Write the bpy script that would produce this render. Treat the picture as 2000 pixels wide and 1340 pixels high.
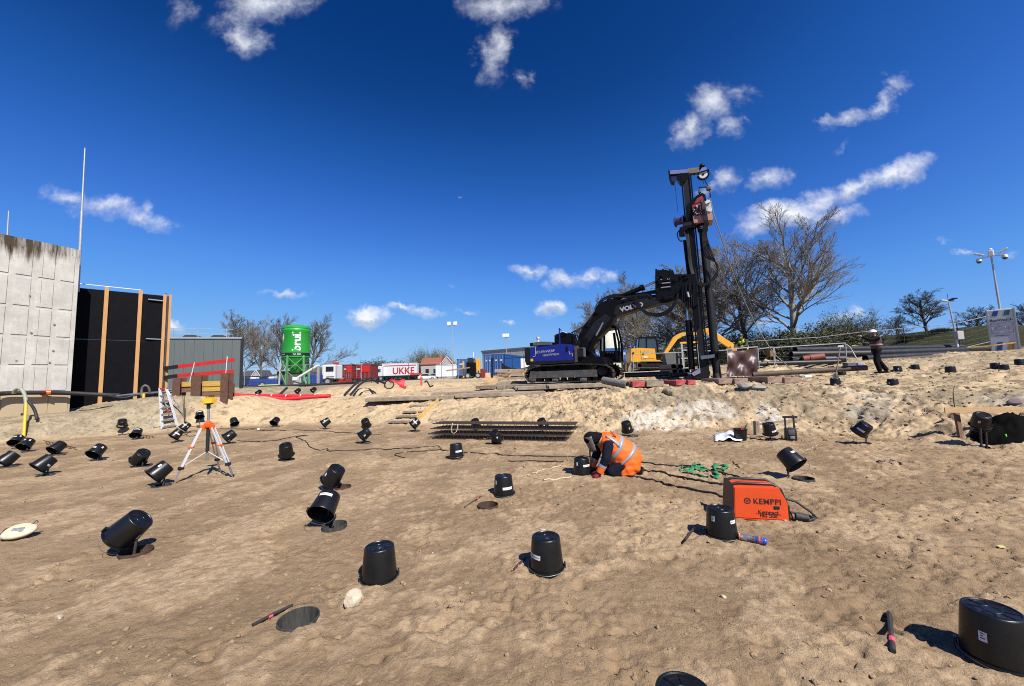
import bpy, bmesh, math, random
import numpy as np
from mathutils import Vector, Matrix
import mathutils

for o in list(bpy.data.objects):
 bpy.data.objects.remove(o, do_unlink=True)
SC = bpy.context.scene
COL = SC.collection
R = math.radians
rnd = random.Random(7)

# ------------------------------------------------------------------ camera
EYE = Vector((0.0, 0.0, 1.73))
F_PX = 751.0
PITCH = math.atan(67.0 / F_PX)
ROLL = R(1.8)
fwd = Vector((0, math.cos(PITCH), math.sin(PITCH)))
up0 = Vector((0, -math.sin(PITCH), math.cos(PITCH)))
rt0 = Vector((1, 0, 0))
RT = math.cos(ROLL) * rt0 - math.sin(ROLL) * up0
UP = math.sin(ROLL) * rt0 + math.cos(ROLL) * up0
cd = bpy.data.cameras.new("camera")
cam = bpy.data.objects.new("camera", cd)
COL.objects.link(cam)
cam.matrix_world = Matrix(((RT.x, UP.x, -fwd.x, EYE.x), (RT.y, UP.y, -fwd.y, EYE.y), (RT.z, UP.z, -fwd.z, EYE.z), (0, 0, 0, 1)))
cd.sensor_width = 36.0
cd.lens = 36.0 * F_PX / 2000.0
cd.clip_start = 0.05
cd.clip_end = 6000.0
SC.camera = cam

# ------------------------------------------------------------------ light
SUN_AZ = R(33.0)      # behind the camera, to its right
SUN_EL = R(48.0)
to_sun = Vector((math.sin(SUN_AZ) * math.cos(SUN_EL), -math.cos(SUN_AZ) * math.cos(SUN_EL), math.sin(SUN_EL)))
sl = bpy.data.lights.new("sun", 'SUN')
sl.energy = 5.0
sl.angle = R(0.5)
sl.color = (1.0, 0.955, 0.88)
sun = bpy.data.objects.new("sun", sl)
COL.objects.link(sun)
sun.rotation_euler = to_sun.to_track_quat('Z', 'Y').to_euler()
sun.location = (5, -10, 30)

SC.view_settings.view_transform = 'Standard'
SC.view_settings.look = 'None'
SC.view_settings.exposure = 0.75
SC.view_settings.gamma = 1.0
SC.view_settings.use_curve_mapping = False
SC.cycles.use_denoising = False
SC.cycles.filter_width = 1.05
SC.cycles.max_bounces = 6
SC.cycles.transparent_max_bounces = 12

def ray(px, py):
 return (fwd + RT * ((px - 1000.0) / F_PX) - UP * ((py - 670.0) / F_PX))

# clouds: (px, py, half width, half height, tilt degrees, density) of each lobe, read as directions in the sky
CLOUDS = [
 (520, 10, 85, 42, -10, 1.0), (478, 78, 34, 40, -50, .95), (445, 45, 50, 30, 0, .5), (352, 22, 30, 40, 30, .42), (590, 5, 40, 20, 0, .5),
 (985, 10, 85, 32, 0, .85), (962, 100, 36, 62, 10, .85), (1026, 158, 14, 26, 0, .5), (945, 150, 26, 34, 0, .4),
 (1395, 200, 48, 38, -10, .95), (1350, 255, 38, 34, -40, .9), (1425, 245, 32, 26, 0, .7), (1450, 185, 30, 18, 0, .45),
 (1650, 232, 50, 18, -15, .8), (1720, 205, 46, 18, -30, .8), (1760, 165, 24, 24, -60, .6),
 (1745, 340, 74, 24, -16, 1.2), (1665, 372, 50, 24, -30, 1.0), (1600, 395, 50, 26, -20, .95), (1530, 424, 84, 26, 0, 1.35), (1480, 440, 60, 22, -10, 1.0),
 (1640, 425, 60, 20, -10, .8), (1590, 430, 60, 22, 0, .8),
 (1418, 352, 38, 24, -25, .85), (1508, 348, 42, 24, -5, .9), (1380, 372, 30, 16, -20, .5),
 (125, 382, 52, 20, 12, .75), (200, 405, 72, 24, 14, .85), (285, 430, 56, 22, 18, .9), (300, 412, 30, 18, 50, .6),
 (552, 571, 42, 10, 0, .75),
 (720, 612, 42, 17, 5, 1.45), (718, 622, 48, 12, 3, 1.3),
 (795, 601, 36, 11, 10, .95), (835, 615, 36, 11, 8, .75),
 (905, 615, 22, 7, 5, .7), (996, 630, 16, 8, 0, .7),
 (1070, 603, 27, 16, 12, 1.15), (1062, 595, 14, 12, 0, .8),
 (1030, 528, 36, 14, 4, .9), (1110, 540, 42, 18, 8, .95), (1150, 536, 24, 12, 0, .8), (1178, 540, 19, 14, 10, .75), (1070, 555, 18, 10, 0, .5),
 (333, 638, 22, 13, 5, 1.1), (1876, 490, 22, 9, 0, .7), (1960, 496, 30, 8, 0, .45), (1640, 616, 46, 14, -6, .75), (1680, 612, 20, 16, 20, .8), (1480, 626, 40, 9, -3, .6),
 (895, 384, 8, 4, 0, .35), (1645, 285, 26, 8, -20, .3), (885, 555, 16, 5, 0, .3), (1540, 636, 60, 8, 0, .4), (1840, 470, 30, 5, 0, .35),
]

def build_world():
 w = bpy.data.worlds.new("World")
 SC.world = w
 w.use_nodes = True
 nt = w.node_tree
 N, L = nt.nodes, nt.links
 N.clear()

 def n(t, **kw):
  x = N.new(t)
  for k, v in kw.items():
   setattr(x, k, v)
  return x

 def math_(op, a, b=None, c=None, clamp=False):
  x = n('ShaderNodeMath', operation=op, use_clamp=clamp)
  for i, v in enumerate((a, b, c)):
   if v is None:
    continue
   if isinstance(v, (int, float)):
    x.inputs[i].default_value = v
   else:
    L.new(v, x.inputs[i])
  return x.outputs[0]

 def vmath(op, a, b=None, out=0):
  x = n('ShaderNodeVectorMath', operation=op)
  for i, v in enumerate((a, b)):
   if v is None:
    continue
   if isinstance(v, tuple):
    x.inputs[i].default_value = v
   else:
    L.new(v, x.inputs[i])
  return x.outputs[out]

 sky = n('ShaderNodeTexSky', sky_type='NISHITA')
 sky.sun_disc = False
 sky.sun_elevation = SUN_EL
 sky.sun_rotation = math.pi - SUN_AZ
 sky.altitude = 0
 sky.air_density = 1.0
 sky.dust_density = 0.35
 sky.ozone_density = 2.2
 # the air near the horizon is clear: read the sky a little above it
 tc0 = n('ShaderNodeTexCoord')
 sp0 = n('ShaderNodeSeparateXYZ')
 L.new(tc0.outputs['Generated'], sp0.inputs[0])
 cb = n('ShaderNodeCombineXYZ')
 L.new(sp0.outputs[0], cb.inputs[0])
 L.new(sp0.outputs[1], cb.inputs[1])
 L.new(math_('MULTIPLY_ADD', math_('MAXIMUM', sp0.outputs[2], 0.0), .95, .045), cb.inputs[2])
 L.new(vmath('NORMALIZE', cb.outputs[0]), sky.inputs[0])
 # deep polarised blue: tone curve per channel
 sc0 = n('ShaderNodeSeparateColor')
 L.new(sky.outputs[0], sc0.inputs[0])
 cc = n('ShaderNodeCombineColor')
 for k, pts in enumerate(SKY_CURVES):
  fc = n('ShaderNodeFloatCurve')
  cv = fc.mapping.curves[0]
  cv.points[0].location = (0, 0)
  cv.points[1].location = (1, pts[-1][1])
  for p in pts[:-1]:
   cv.points.new(p[0], p[1])
  fc.mapping.update()
  L.new(math_('MULTIPLY', sc0.outputs[k], .125), fc.inputs['Value'])
  L.new(math_('MULTIPLY', fc.outputs[0], SKY_GAIN), cc.inputs[k])
 skycol = cc.outputs[0]

 tc = n('ShaderNodeTexCoord')
 d = tc.outputs['Generated']
 sep = n('ShaderNodeSeparateXYZ')
 L.new(d, sep.inputs[0])
 ay = math_('MAXIMUM', math_('ABSOLUTE', sep.outputs[1]), 0.02)
 u = math_('DIVIDE', sep.outputs[0], ay)
 v = math_('DIVIDE', sep.outputs[2], ay)
 comb = n('ShaderNodeCombineXYZ')
 L.new(u, comb.inputs[0])
 L.new(v, comb.inputs[1])
 P = comb.outputs[0]

 def noise(vec, scale, detail=6, rough=.55, color=False, dim='3D'):
  x = n('ShaderNodeTexNoise', noise_dimensions=dim)
  x.inputs['Scale'].default_value = scale
  x.inputs['Detail'].default_value = detail
  x.inputs['Roughness'].default_value = rough
  L.new(vec, x.inputs['Vector'])
  return x.outputs['Color' if color else 'Fac']

 w1 = vmath('SUBTRACT', noise(P, 9.0, 5, .6, True), (.5, .5, .5))
 Pw = vmath('ADD', P, vmath('MULTIPLY', w1, (.16, .10, 0.0)))
 w2 = vmath('SUBTRACT', noise(P, 38.0, 5, .6, True), (.5, .5, .5))
 Pw = vmath('ADD', Pw, vmath('MULTIPLY', w2, (.035, .028, 0.0)))
 field = None
 top = None
 for (px, py, hw, hh, tilt, den) in CLOUDS:
  r = ray(px, py)
  cu, cv = r.x / r.y, r.z / r.y
  k = 1.0 / r.y / F_PX
  mp = n('ShaderNodeMapping', vector_type='TEXTURE')
  mp.inputs['Location'].default_value = (cu, cv, 0)
  mp.inputs['Rotation'].default_value = (0, 0, R(-tilt) + ROLL)
  mp.inputs['Scale'].default_value = (hw * k * 1.45, hh * k * 1.45, 1)
  L.new(Pw, mp.inputs['Vector'])
  ln = vmath('LENGTH', mp.outputs[0], None, 1)
  blob = math_('MULTIPLY', math_('SUBTRACT', 1.0, ln, clamp=True), den)
  sy = n('ShaderNodeSeparateXYZ')
  L.new(mp.outputs[0], sy.inputs[0])
  tp = math_('MULTIPLY', sy.outputs[1], blob)
  field = blob if field is None else math_('MAXIMUM', field, blob)
  top = tp if top is None else math_('ADD', top, tp)
 fb = noise(P, 26.0, 8, .62)
 fb2 = noise(P, 85.0, 6, .6)
 e = math_('ADD', field, math_('MULTIPLY', math_('SUBTRACT', fb, .5), .75))
 e = math_('ADD', e, math_('MULTIPLY', math_('SUBTRACT', fb2, .5), .16))
 mr = n('ShaderNodeMapRange', interpolation_type='SMOOTHSTEP')
 mr.inputs['From Min'].default_value = .06
 mr.inputs['From Max'].default_value = 1.22
 L.new(e, mr.inputs['Value'])
 gate = n('ShaderNodeMapRange', interpolation_type='SMOOTHSTEP')
 gate.inputs['From Min'].default_value = .02
 gate.inputs['From Max'].default_value = .3
 L.new(field, gate.inputs['Value'])
 alpha = math_('MULTIPLY', mr.outputs[0], gate.outputs[0])
 alpha = math_('MULTIPLY', alpha, .96)
 shade = n('ShaderNodeMapRange')
 shade.inputs['From Min'].default_value = -.28
 shade.inputs['From Max'].default_value = .12
 L.new(math_('ADD', top, math_('MULTIPLY', math_('SUBTRACT', fb2, .5), .5)), shade.inputs['Value'])
 cm = n('ShaderNodeMix', data_type='RGBA')
 cm.inputs['A'].default_value = tuple(c * CLOUD_K for c in (.50, .57, .72)) + (1,)
 cm.inputs['B'].default_value = tuple(c * CLOUD_K for c in (.93, .95, 1.0)) + (1,)
 L.new(shade.outputs[0], cm.inputs['Factor'])
 mix = n('ShaderNodeMix', data_type='RGBA')
 L.new(alpha, mix.inputs['Factor'])
 L.new(skycol, mix.inputs['A'])
 L.new(cm.outputs['Result'], mix.inputs['B'])
 bg = n('ShaderNodeBackground')
 bg.inputs['Strength'].default_value = SKY_STR
 L.new(mix.outputs['Result'], bg.inputs['Color'])
 out = n('ShaderNodeOutputWorld')
 L.new(bg.outputs[0], out.inputs[0])

SKY_STR = 0.10
SKY_GAIN = 10.0 / 2 ** 0.75
SKY_CURVES = [[(.094, .0030), (.124, .0140), (.177, .0480), (.268, .110), (.537, .285), (1, .45)],
              [(.161, .042), (.211, .096), (.296, .190), (.4325, .335), (.773, .54), (1, .62)],
              [(.302, .205), (.383, .386), (.51, .655), (.691, .85), (.952, .89), (1, .90)]]
CLOUD_K = 6.2
build_world()

# ------------------------------------------------------------------ materials
MATS = {}

def mat(name, col, rough=.6, metal=0.0, var=.12, scale=5.0, bump=0.0, bscale=40.0, dirt=None, spec=.5, stretch=None, emit=None, trans=0.0, alpha=1.0):
 """Procedural paint, metal, plastic or wood: colour noise, optional dust (amount, colour) and fine relief."""
 if name in MATS:
  return MATS[name]
 col = tuple(c * .74 for c in col)
 m = bpy.data.materials.new(name)
 m.use_nodes = True
 nt = m.node_tree
 N, L = nt.nodes, nt.links
 b = N['Principled BSDF']
 b.inputs['Roughness'].default_value = rough
 b.inputs['Metallic'].default_value = metal
 b.inputs['Specular IOR Level'].default_value = spec
 tc = N.new('ShaderNodeTexCoord')
 vec = tc.outputs['Object']
 if stretch:
  mp = N.new('ShaderNodeMapping')
  mp.inputs['Scale'].default_value = stretch
  L.new(vec, mp.inputs['Vector'])
  vec = mp.outputs[0]
 nz = N.new('ShaderNodeTexNoise')
 nz.inputs['Scale'].default_value = scale
 nz.inputs['Detail'].default_value = 6
 nz.inputs['Roughness'].default_value = .65
 L.new(vec, nz.inputs['Vector'])
 rp = N.new('ShaderNodeValToRGB')
 rp.color_ramp.elements[0].position = .3
 rp.color_ramp.elements[1].position = .7
 rp.color_ramp.elements[0].color = tuple(c * (1 - var) for c in col) + (1,)
 rp.color_ramp.elements[1].color = tuple(min(1, c * (1 + var)) for c in col) + (1,)
 L.new(nz.outputs['Fac'], rp.inputs[0])
 colr = rp.outputs[0]
 if dirt:
  amt, dc = dirt[0], tuple(c * .74 for c in dirt[1])
  n2 = N.new('ShaderNodeTexNoise')
  n2.inputs['Scale'].default_value = scale * .7
  n2.inputs['Detail'].default_value = 8
  n2.inputs['Roughness'].default_value = .7
  L.new(tc.outputs['Object'], n2.inputs['Vector'])
  mr = N.new('ShaderNodeMapRange')
  mr.inputs['From Min'].default_value = .62 - amt * .5
  mr.inputs['From Max'].default_value = .80 - amt * .3
  mr.inputs['To Max'].default_value = min(1, .35 + amt)
  L.new(n2.outputs['Fac'], mr.inputs['Value'])
  mx = N.new('ShaderNodeMix')
  mx.data_type = 'RGBA'
  mx.inputs['B'].default_value = tuple(dc) + (1,)
  L.new(mr.outputs[0], mx.inputs['Factor'])
  L.new(colr, mx.inputs['A'])
  colr = mx.outputs['Result']
  mr2 = N.new('ShaderNodeMapRange')
  mr2.inputs['To Min'].default_value = rough
  mr2.inputs['To Max'].default_value = .95
  L.new(mr.outputs[0], mr2.inputs['Value'])
  L.new(mr2.outputs[0], b.inputs['Roughness'])
 L.new(colr, b.inputs['Base Color'])
 if bump > 0:
  n3 = N.new('ShaderNodeTexNoise')
  n3.inputs['Scale'].default_value = bscale
  n3.inputs['Detail'].default_value = 4
  L.new(vec, n3.inputs['Vector'])
  bp = N.new('ShaderNodeBump')
  bp.inputs['Strength'].default_value = min(1, bump)
  bp.inputs['Distance'].default_value = .02
  L.new(n3.outputs['Fac'], bp.inputs['Height'])
  L.new(bp.outputs[0], b.inputs['Normal'])
 if emit:
  b.inputs['Emission Color'].default_value = tuple(col) + (1,)
  b.inputs['Emission Strength'].default_value = emit
 if trans:
  b.inputs['Transmission Weight'].default_value = trans
 MATS[name] = m
 return m

DUST = (.42, .30, .18)
# ------------------------------------------------------------------ mesh helpers

class MB:
 """Collects vertices and faces of one mesh."""

 def __init__(s):
  s.v, s.f = [], []

 def add(s, vs, fs):
  k = len(s.v)
  s.v.extend([tuple(p) for p in vs])
  s.f.extend([tuple(i + k for i in f) for f in fs])
  return s

 def box(s, c, size, rot=None):
  hx, hy, hz = (a / 2 for a in size)
  vs = [Vector((x, y, z)) for x in (-hx, hx) for y in (-hy, hy) for z in (-hz, hz)]
  if rot is not None:
   vs = [rot @ p for p in vs]
  c = Vector(c)
  return s.add([p + c for p in vs], [(0, 1, 3, 2), (4, 6, 7, 5), (0, 4, 5, 1), (2, 3, 7, 6), (0, 2, 6, 4), (1, 5, 7, 3)])

 def bevbox(s, c, size, b=.02, rot=None):
  bm = bmesh.new()
  bmesh.ops.create_cube(bm, size=1.0)
  for v in bm.verts:
   v.co = Vector((v.co.x * size[0], v.co.y * size[1], v.co.z * size[2]))
  bmesh.ops.bevel(bm, geom=list(bm.edges), offset=b, segments=2, profile=.5, affect='EDGES')
  c = Vector(c)
  vs = [((rot @ v.co) if rot is not None else v.co) + c for v in bm.verts]
  bm.verts.index_update()
  fs = [[v.index for v in f.verts] for f in bm.faces]
  bm.free()
  return s.add(vs, fs)

 def beam(s, p0, p1, w, h, upv=(0, 0, 1)):
  """Box from p0 to p1, w wide, h high."""
  p0, p1 = Vector(p0), Vector(p1)
  d = (p1 - p0)
  ln = d.length
  if ln < 1e-6:
   return s
  x = d / ln
  u = Vector(upv)
  y = u.cross(x)
  if y.length < 1e-4:
   y = Vector((0, 1, 0)).cross(x)
   if y.length < 1e-4:
    y = Vector((1, 0, 0)).cross(x)
  y.normalize()
  z = x.cross(y)
  rot = Matrix((x, y, z)).transposed()
  return s.box((p0 + p1) / 2, (ln, w, h), rot)

 def tube(s, pts, r, n=8, cap=True):
  pts = [Vector(p) for p in pts]
  rs = list(r) if isinstance(r, (list, tuple)) else [r] * len(pts)
  up = None
  vs, fs = [], []
  m = len(pts)
  for i, p in enumerate(pts):
   t = (pts[min(i + 1, m - 1)] - pts[max(i - 1, 0)])
   if t.length < 1e-9:
    t = Vector((0, 0, 1))
   t.normalize()
   if up is None:
    up = Vector((0, 0, 1)) if abs(t.z) < .9 else Vector((1, 0, 0))
   a = up - t * up.dot(t)
   if a.length < 1e-5:
    a = t.orthogonal()
   a.normalize()
   up = a
   b = t.cross(a)
   for k in range(n):
    th = 2 * math.pi * k / n
    vs.append(p + (a * math.cos(th) + b * math.sin(th)) * rs[i])
  for i in range(m - 1):
   for k in range(n):
    fs.append((i * n + k, i * n + (k + 1) % n, (i + 1) * n + (k + 1) % n, (i + 1) * n + k))
  if cap:
   fs.append(tuple(reversed(range(n))))
   fs.append(tuple((m - 1) * n + k for k in range(n)))
  return s.add(vs, fs)

 def lathe(s, prof, n=24, M=None):
  """prof: (r, z) pairs about Z; r=0 ends close."""
  vs, fs, rings = [], [], []
  for (r, z) in prof:
   if r < 1e-6:
    rings.append([len(vs)])
    vs.append(Vector((0, 0, z)))
   else:
    rings.append(list(range(len(vs), len(vs) + n)))
    for k in range(n):
     th = 2 * math.pi * k / n
     vs.append(Vector((r * math.cos(th), r * math.sin(th), z)))
  for a, b in zip(rings, rings[1:]):
   if len(a) == 1 and len(b) == 1:
    continue
   for k in range(n):
    k2 = (k + 1) % n
    if len(a) == 1:
     fs.append((a[0], b[k2], b[k]))
    elif len(b) == 1:
     fs.append((a[k], a[k2], b[0]))
    else:
     fs.append((a[k], a[k2], b[k2], b[k]))
  if M is not None:
   vs = [M @ p for p in vs]
  return s.add(vs, fs)

 def ball(s, c, r, n=12, m=8, sc=(1, 1, 1), M=None):
  prof = [(r * math.sin(math.pi * i / m), -r * math.cos(math.pi * i / m)) for i in range(m + 1)]
  prof[0] = (0, -r)
  prof[-1] = (0, r)
  T = Matrix.Translation(Vector(c)) @ Matrix.Diagonal((*sc, 1))
  if M is not None:
   T = M @ T
  return s.lathe(prof, n, T)

 def prism(s, poly, v0, v1, plane='xz'):
  """poly of (a, b) extruded along the third axis from v0 to v1."""
  n = len(poly)
  if plane == 'xz':
   P = lambda a, b, v: (a, v, b)
  elif plane == 'xy':
   P = lambda a, b, v: (a, b, v)
  else:
   P = lambda a, b, v: (v, a, b)
  vs = [P(a, b, v0) for a, b in poly] + [P(a, b, v1) for a, b in poly]
  fs = [tuple(reversed(range(n))), tuple(range(n, 2 * n))]
  for i in range(n):
   j = (i + 1) % n
   fs.append((i, j, n + j, n + i))
  return s.add(vs, fs)

 def quad(s, a, b, c, d):
  return s.add([a, b, c, d], [(0, 1, 2, 3)])

 def mesh(s, name, m=None, smooth=None, fix=True):
  me = bpy.data.meshes.new(name)
  me.from_pydata(s.v, [], s.f)
  if fix:
   bm = bmesh.new()
   bm.from_mesh(me)
   bmesh.ops.recalc_face_normals(bm, faces=bm.faces)
   bm.to_mesh(me)
   bm.free()
  if m is not None:
   me.materials.append(m)
  if smooth is not None:
   me.polygons.foreach_set('use_smooth', [True] * len(me.polygons))
   if smooth < 180:
    me.set_sharp_from_angle(angle=R(smooth))
  me.update()
  return me

 def build(s, name, m, parent=None, smooth=None, label=None, fix=True):
  return link(name, s.mesh(name, m, smooth, fix), parent, label)

def link(name, data, parent=None, label=None):
 o = bpy.data.objects.new(name, data)
 COL.objects.link(o)
 if parent is not None:
  o.parent = parent
 if label:
  o['label'] = label
 return o

def tag(o, label=None, cat=None, group=None, kind=None):
 if label:
  o['label'] = label
 if cat:
  o['category'] = cat
 if group:
  o['group'] = group
 if kind:
  o['kind'] = kind
 elif cat:
  o['kind'] = 'thing'
 return o

def thing(name, label, cat, loc=(0, 0, 0), rz=0.0, group=None):
 o = bpy.data.objects.new(name, None)
 COL.objects.link(o)
 o.location = loc
 o.rotation_euler = (0, 0, rz)
 o.empty_display_size = .2
 return tag(o, label, cat, group)

def kids(o):
 return [c for c in bpy.data.objects if c.parent is o]

def dup(root, loc=None, rz=None, label=None, group=None, children=None):
 ch = children if children is not None else kids(root)
 r = root.copy()
 COL.objects.link(r)
 if loc is not None:
  r.location = loc
 if rz is not None:
  r.rotation_euler = (0, 0, rz)
 if label:
  r['label'] = label
 if group:
  r['group'] = group
 for c in ch:
  k = c.copy()
  COL.objects.link(k)
  k.parent = r
  for g in kids(c) if children is None else []:
   q = g.copy()
   COL.objects.link(q)
   q.parent = k
 return r

def text_mesh(txt, size, m, name='lettering', parent=None, M=None, bold=0.0, align='CENTER', squash=1.0, depth=.002, sp=1.0):
 cu = bpy.data.curves.new(name, 'FONT')
 cu.body = txt
 cu.size = size
 cu.align_x = align
 cu.align_y = 'CENTER'
 cu.extrude = depth
 cu.space_character = sp
 cu.offset = bold
 cu.resolution_u = 3
 tmp = bpy.data.objects.new('tmp_text', cu)
 COL.objects.link(tmp)
 dg = bpy.context.evaluated_depsgraph_get()
 me = bpy.data.meshes.new_from_object(tmp.evaluated_get(dg))
 bpy.data.objects.remove(tmp, do_unlink=True)
 bpy.data.curves.remove(cu)
 me.name = name
 me.materials.clear()
 me.materials.append(m)
 T = Matrix.Diagonal((squash, 1, 1, 1))
 me.transform((M or Matrix.Identity(4)) @ T)
 return link(name, me, parent)

def basis(x, y, o=(0, 0, 0)):
 """Matrix whose local X runs along x, Y along y."""
 x = Vector(x).normalized()
 y = Vector(y)
 y = (y - x * y.dot(x)).normalized()
 z = x.cross(y)
 return Matrix(((x.x, y.x, z.x, o[0]), (x.y, y.y, z.y, o[1]), (x.z, y.z, z.z, o[2]), (0, 0, 0, 1)))

class Frame:
 """A vertical working plane through o, turned by ang about Z; reads photo points into its local (u, z)."""

 def __init__(s, o, ang=0.0):
  s.o = Vector(o)
  s.ang = ang
  s.t = Vector((math.cos(ang), math.sin(ang), 0))
  s.n = Vector((-math.sin(ang), math.cos(ang), 0))

 def uz(s, px, py, v=0.0):
  d = ray(px, py)
  q = s.o + s.n * v
  k = (q - EYE).dot(s.n) / d.dot(s.n)
  p = EYE + d * k - s.o
  return (p.dot(s.t), p.z)

 def p(s, px, py, v=0.0):
  u, z = s.uz(px, py, v)
  return Vector((u, v, z))

 def poly(s, pts, v=0.0):
  return [s.uz(a, b, v) for a, b in pts]

# ------------------------------------------------------------------ terrain
_prm = np.random.RandomState(3).permutation(256)
_prm = np.concatenate([_prm, _prm, _prm])
_ga = np.random.RandomState(5).rand(256) * 2 * np.pi
_gx, _gy = np.cos(_ga), np.sin(_ga)

def perlin(x, y):
 xi, yi = np.floor(x).astype(np.int64), np.floor(y).astype(np.int64)
 xf, yf = x - xi, y - yi
 xi &= 255
 yi &= 255
 u = xf * xf * xf * (xf * (xf * 6 - 15) + 10)
 v = yf * yf * yf * (yf * (yf * 6 - 15) + 10)

 def g(ix, iy, dx, dy):
  h = _prm[_prm[ix & 255] + (iy & 255)]
  return _gx[h] * dx + _gy[h] * dy
 a = g(xi, yi, xf, yf)
 b = g(xi + 1, yi, xf - 1, yf)
 c = g(xi, yi + 1, xf, yf - 1)
 d = g(xi + 1, yi + 1, xf - 1, yf - 1)
 return (a * (1 - u) + b * u) * (1 - v) + (c * (1 - u) + d * u) * v

def fbm(x, y, octv=4, gain=.5, ridge=False):
 s, a = 0.0, 1.0
 for i in range(octv):
  q = perlin(x + 17.3 * i, y - 9.1 * i)
  s = s + a * ((1 - 2.4 * np.abs(q)) if ridge else q)
  a *= gain
  x, y = x * 2.03, y * 2.03
 return s

PIT = np.array([(-27, -8), (-27, 10.2), (-17.8, 13.2), (-14.5, 15.0), (-12.1, 16.2), (-8.6, 16.4), (-3.9, 14.4), (0, 12.6), (2.2, 11.5),
    (4.5, 11.2), (6.8, 10.7), (8.3, 9.8), (9.5, 8.2), (10.1, 6), (10.6, -8)], float)
#           x     y     z of the surrounding ground
CTRL = np.array([(-30, 13, .7), (-21, 14.5, .75), (-18.2, 15.5, .85), (-18.5, 20, 1.25), (-15.5, 17.5, 1.35), (-13, 18.5, 1.25), (-11.2, 18.5, .72), (-9, 19.5, .98),
                 (-6.5, 19.5, 1.1), (-3, 18.0, .98), (0, 16.6, .93), (2.5, 15.6, 1.08), (5, 14.8, 1.28), (7.5, 14.0, 1.30), (10, 13.0, 1.18), (12, 12, 1.1), (14, 10.5, 1.0), (15, 7, 1.0),
                 (-12, 23, .55), (-8, 23.5, .62), (-4, 24, 1.15), (0, 21, 1.15), (4, 21, 1.18), (8, 20, 1.32), (-16, 25, .9),
                 (-12, 29, 1.45), (-6, 29, 1.55), (-20, 32, 1.6), (-8, 38, 1.75), (0, 27, 1.35), (5, 27, 1.5), (10, 26, 1.75), (0, 40, 1.75), (10, 40, 1.9),
                 (13, 15.5, 1.38), (17, 14, 1.42), (22, 13, 1.5), (13, 19.5, 1.65), (18, 19, 2.0), (24, 17.5, 2.2), (28, 14, 2.1), (24, 22, 2.35), (17, 25, 2.1), (32, 21, 2.5),
                 (30, 30, 2.6), (20, 33, 2.2), (-40, 40, 1.7), (40, 45, 2.2), (0, 70, 2.0), (-60, 90, 2.0), (60, 90, 2.0), (-35, 20, 1.2), (40, 5, 1.6), (30, -10, 1.5), (-45, 0, 1.2), (0, -20, 1.5)], float)
HOLES = []   # (x, y, r): filled by pile positions before the mesh is made
MOUNDS = []  # (x, y, radius, height)

def pit_dist(x, y):
 """Signed distance to the pit's toe line, positive outside."""
 best = np.full(x.shape, 1e9)
 inside = np.zeros(x.shape, bool)
 n = len(PIT)
 for i in range(n):
  ax, ay = PIT[i]
  bx, by = PIT[(i + 1) % n]
  dx, dy = bx - ax, by - ay
  t = np.clip(((x - ax) * dx + (y - ay) * dy) / (dx * dx + dy * dy), 0, 1)
  best = np.minimum(best, np.hypot(x - ax - t * dx, y - ay - t * dy))
  c = (ay > y) != (by > y)
  xx = ax + (y - ay) / (by - ay if by != ay else 1e-9) * dx
  inside ^= c & (x < xx)
 return np.where(inside, -best, best)

def base_height(x, y):
 x = np.asarray(x, float)
 y = np.asarray(y, float)
 sh = x.shape
 x, y = x.ravel(), y.ravel()
 out = np.empty(x.shape)
 near = (x > -50) & (x < 55) & (y > -30) & (y < 110)
 zz = np.full(x.shape, 2.0)
 if near.any():
  xn, yn = x[near], y[near]
  num = np.zeros(xn.shape)
  den = np.zeros(xn.shape)
  for cx, cy, cz in CTRL:
   w = 1.0 / ((xn - cx) ** 2 + (yn - cy) ** 2 + .6) ** 2.2
   num += w * cz
   den += w
  zz[near] = num / den
 far = np.clip((np.hypot(x, y - 30) - 60) / 50, 0, 1)
 zz = zz * (1 - far) + 2.0 * far
 # grassy dike on the right
 zz = zz + 1.7 * np.clip((x - 26 + 1.2 * perlin(x * .2, y * .2)) / 6, 0, 1) ** 1.5 * np.clip((y - 17 - .12 * (x - 24)) / 8, 0, 1) * np.clip((90 - y) / 40, 0, 1)
 s = pit_dist(x, y) + .25 * perlin(x * .7, y * .7) + .12 * perlin(x * 2.1, y * 2.1)
 wid = np.interp(x, [-19, -16, -13.5, -10, -4, 0, 5, 10, 13], [1.5, 1.9, 1.9, 2.7, 3.4, 3.9, 3.7, 3.5, 3.6])
 t = np.clip(s / wid, 0, 1)
 prof = np.where(t < .5, 1.15 * t, .575 + (t - .5) * .85)
 prof = prof * prof * (3 - 2 * prof) * .35 + prof * .65
 prof = np.clip(prof, 0, 1)
 out = zz * prof
 return out.reshape(sh), s.reshape(sh), t.reshape(sh)

def crust(x, y):
 """Dry broken crust on the pit floor: 0 where damp sand shows, 1 on the crust, with ragged edges."""
 c = fbm(x * .8 + 7, y * .8 - 3, 5, .62) + .35 * fbm(x * 6.5, y * 6.5, 3, .6) * .6
 return np.clip((c + .0) / .16, 0, 1)

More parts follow.
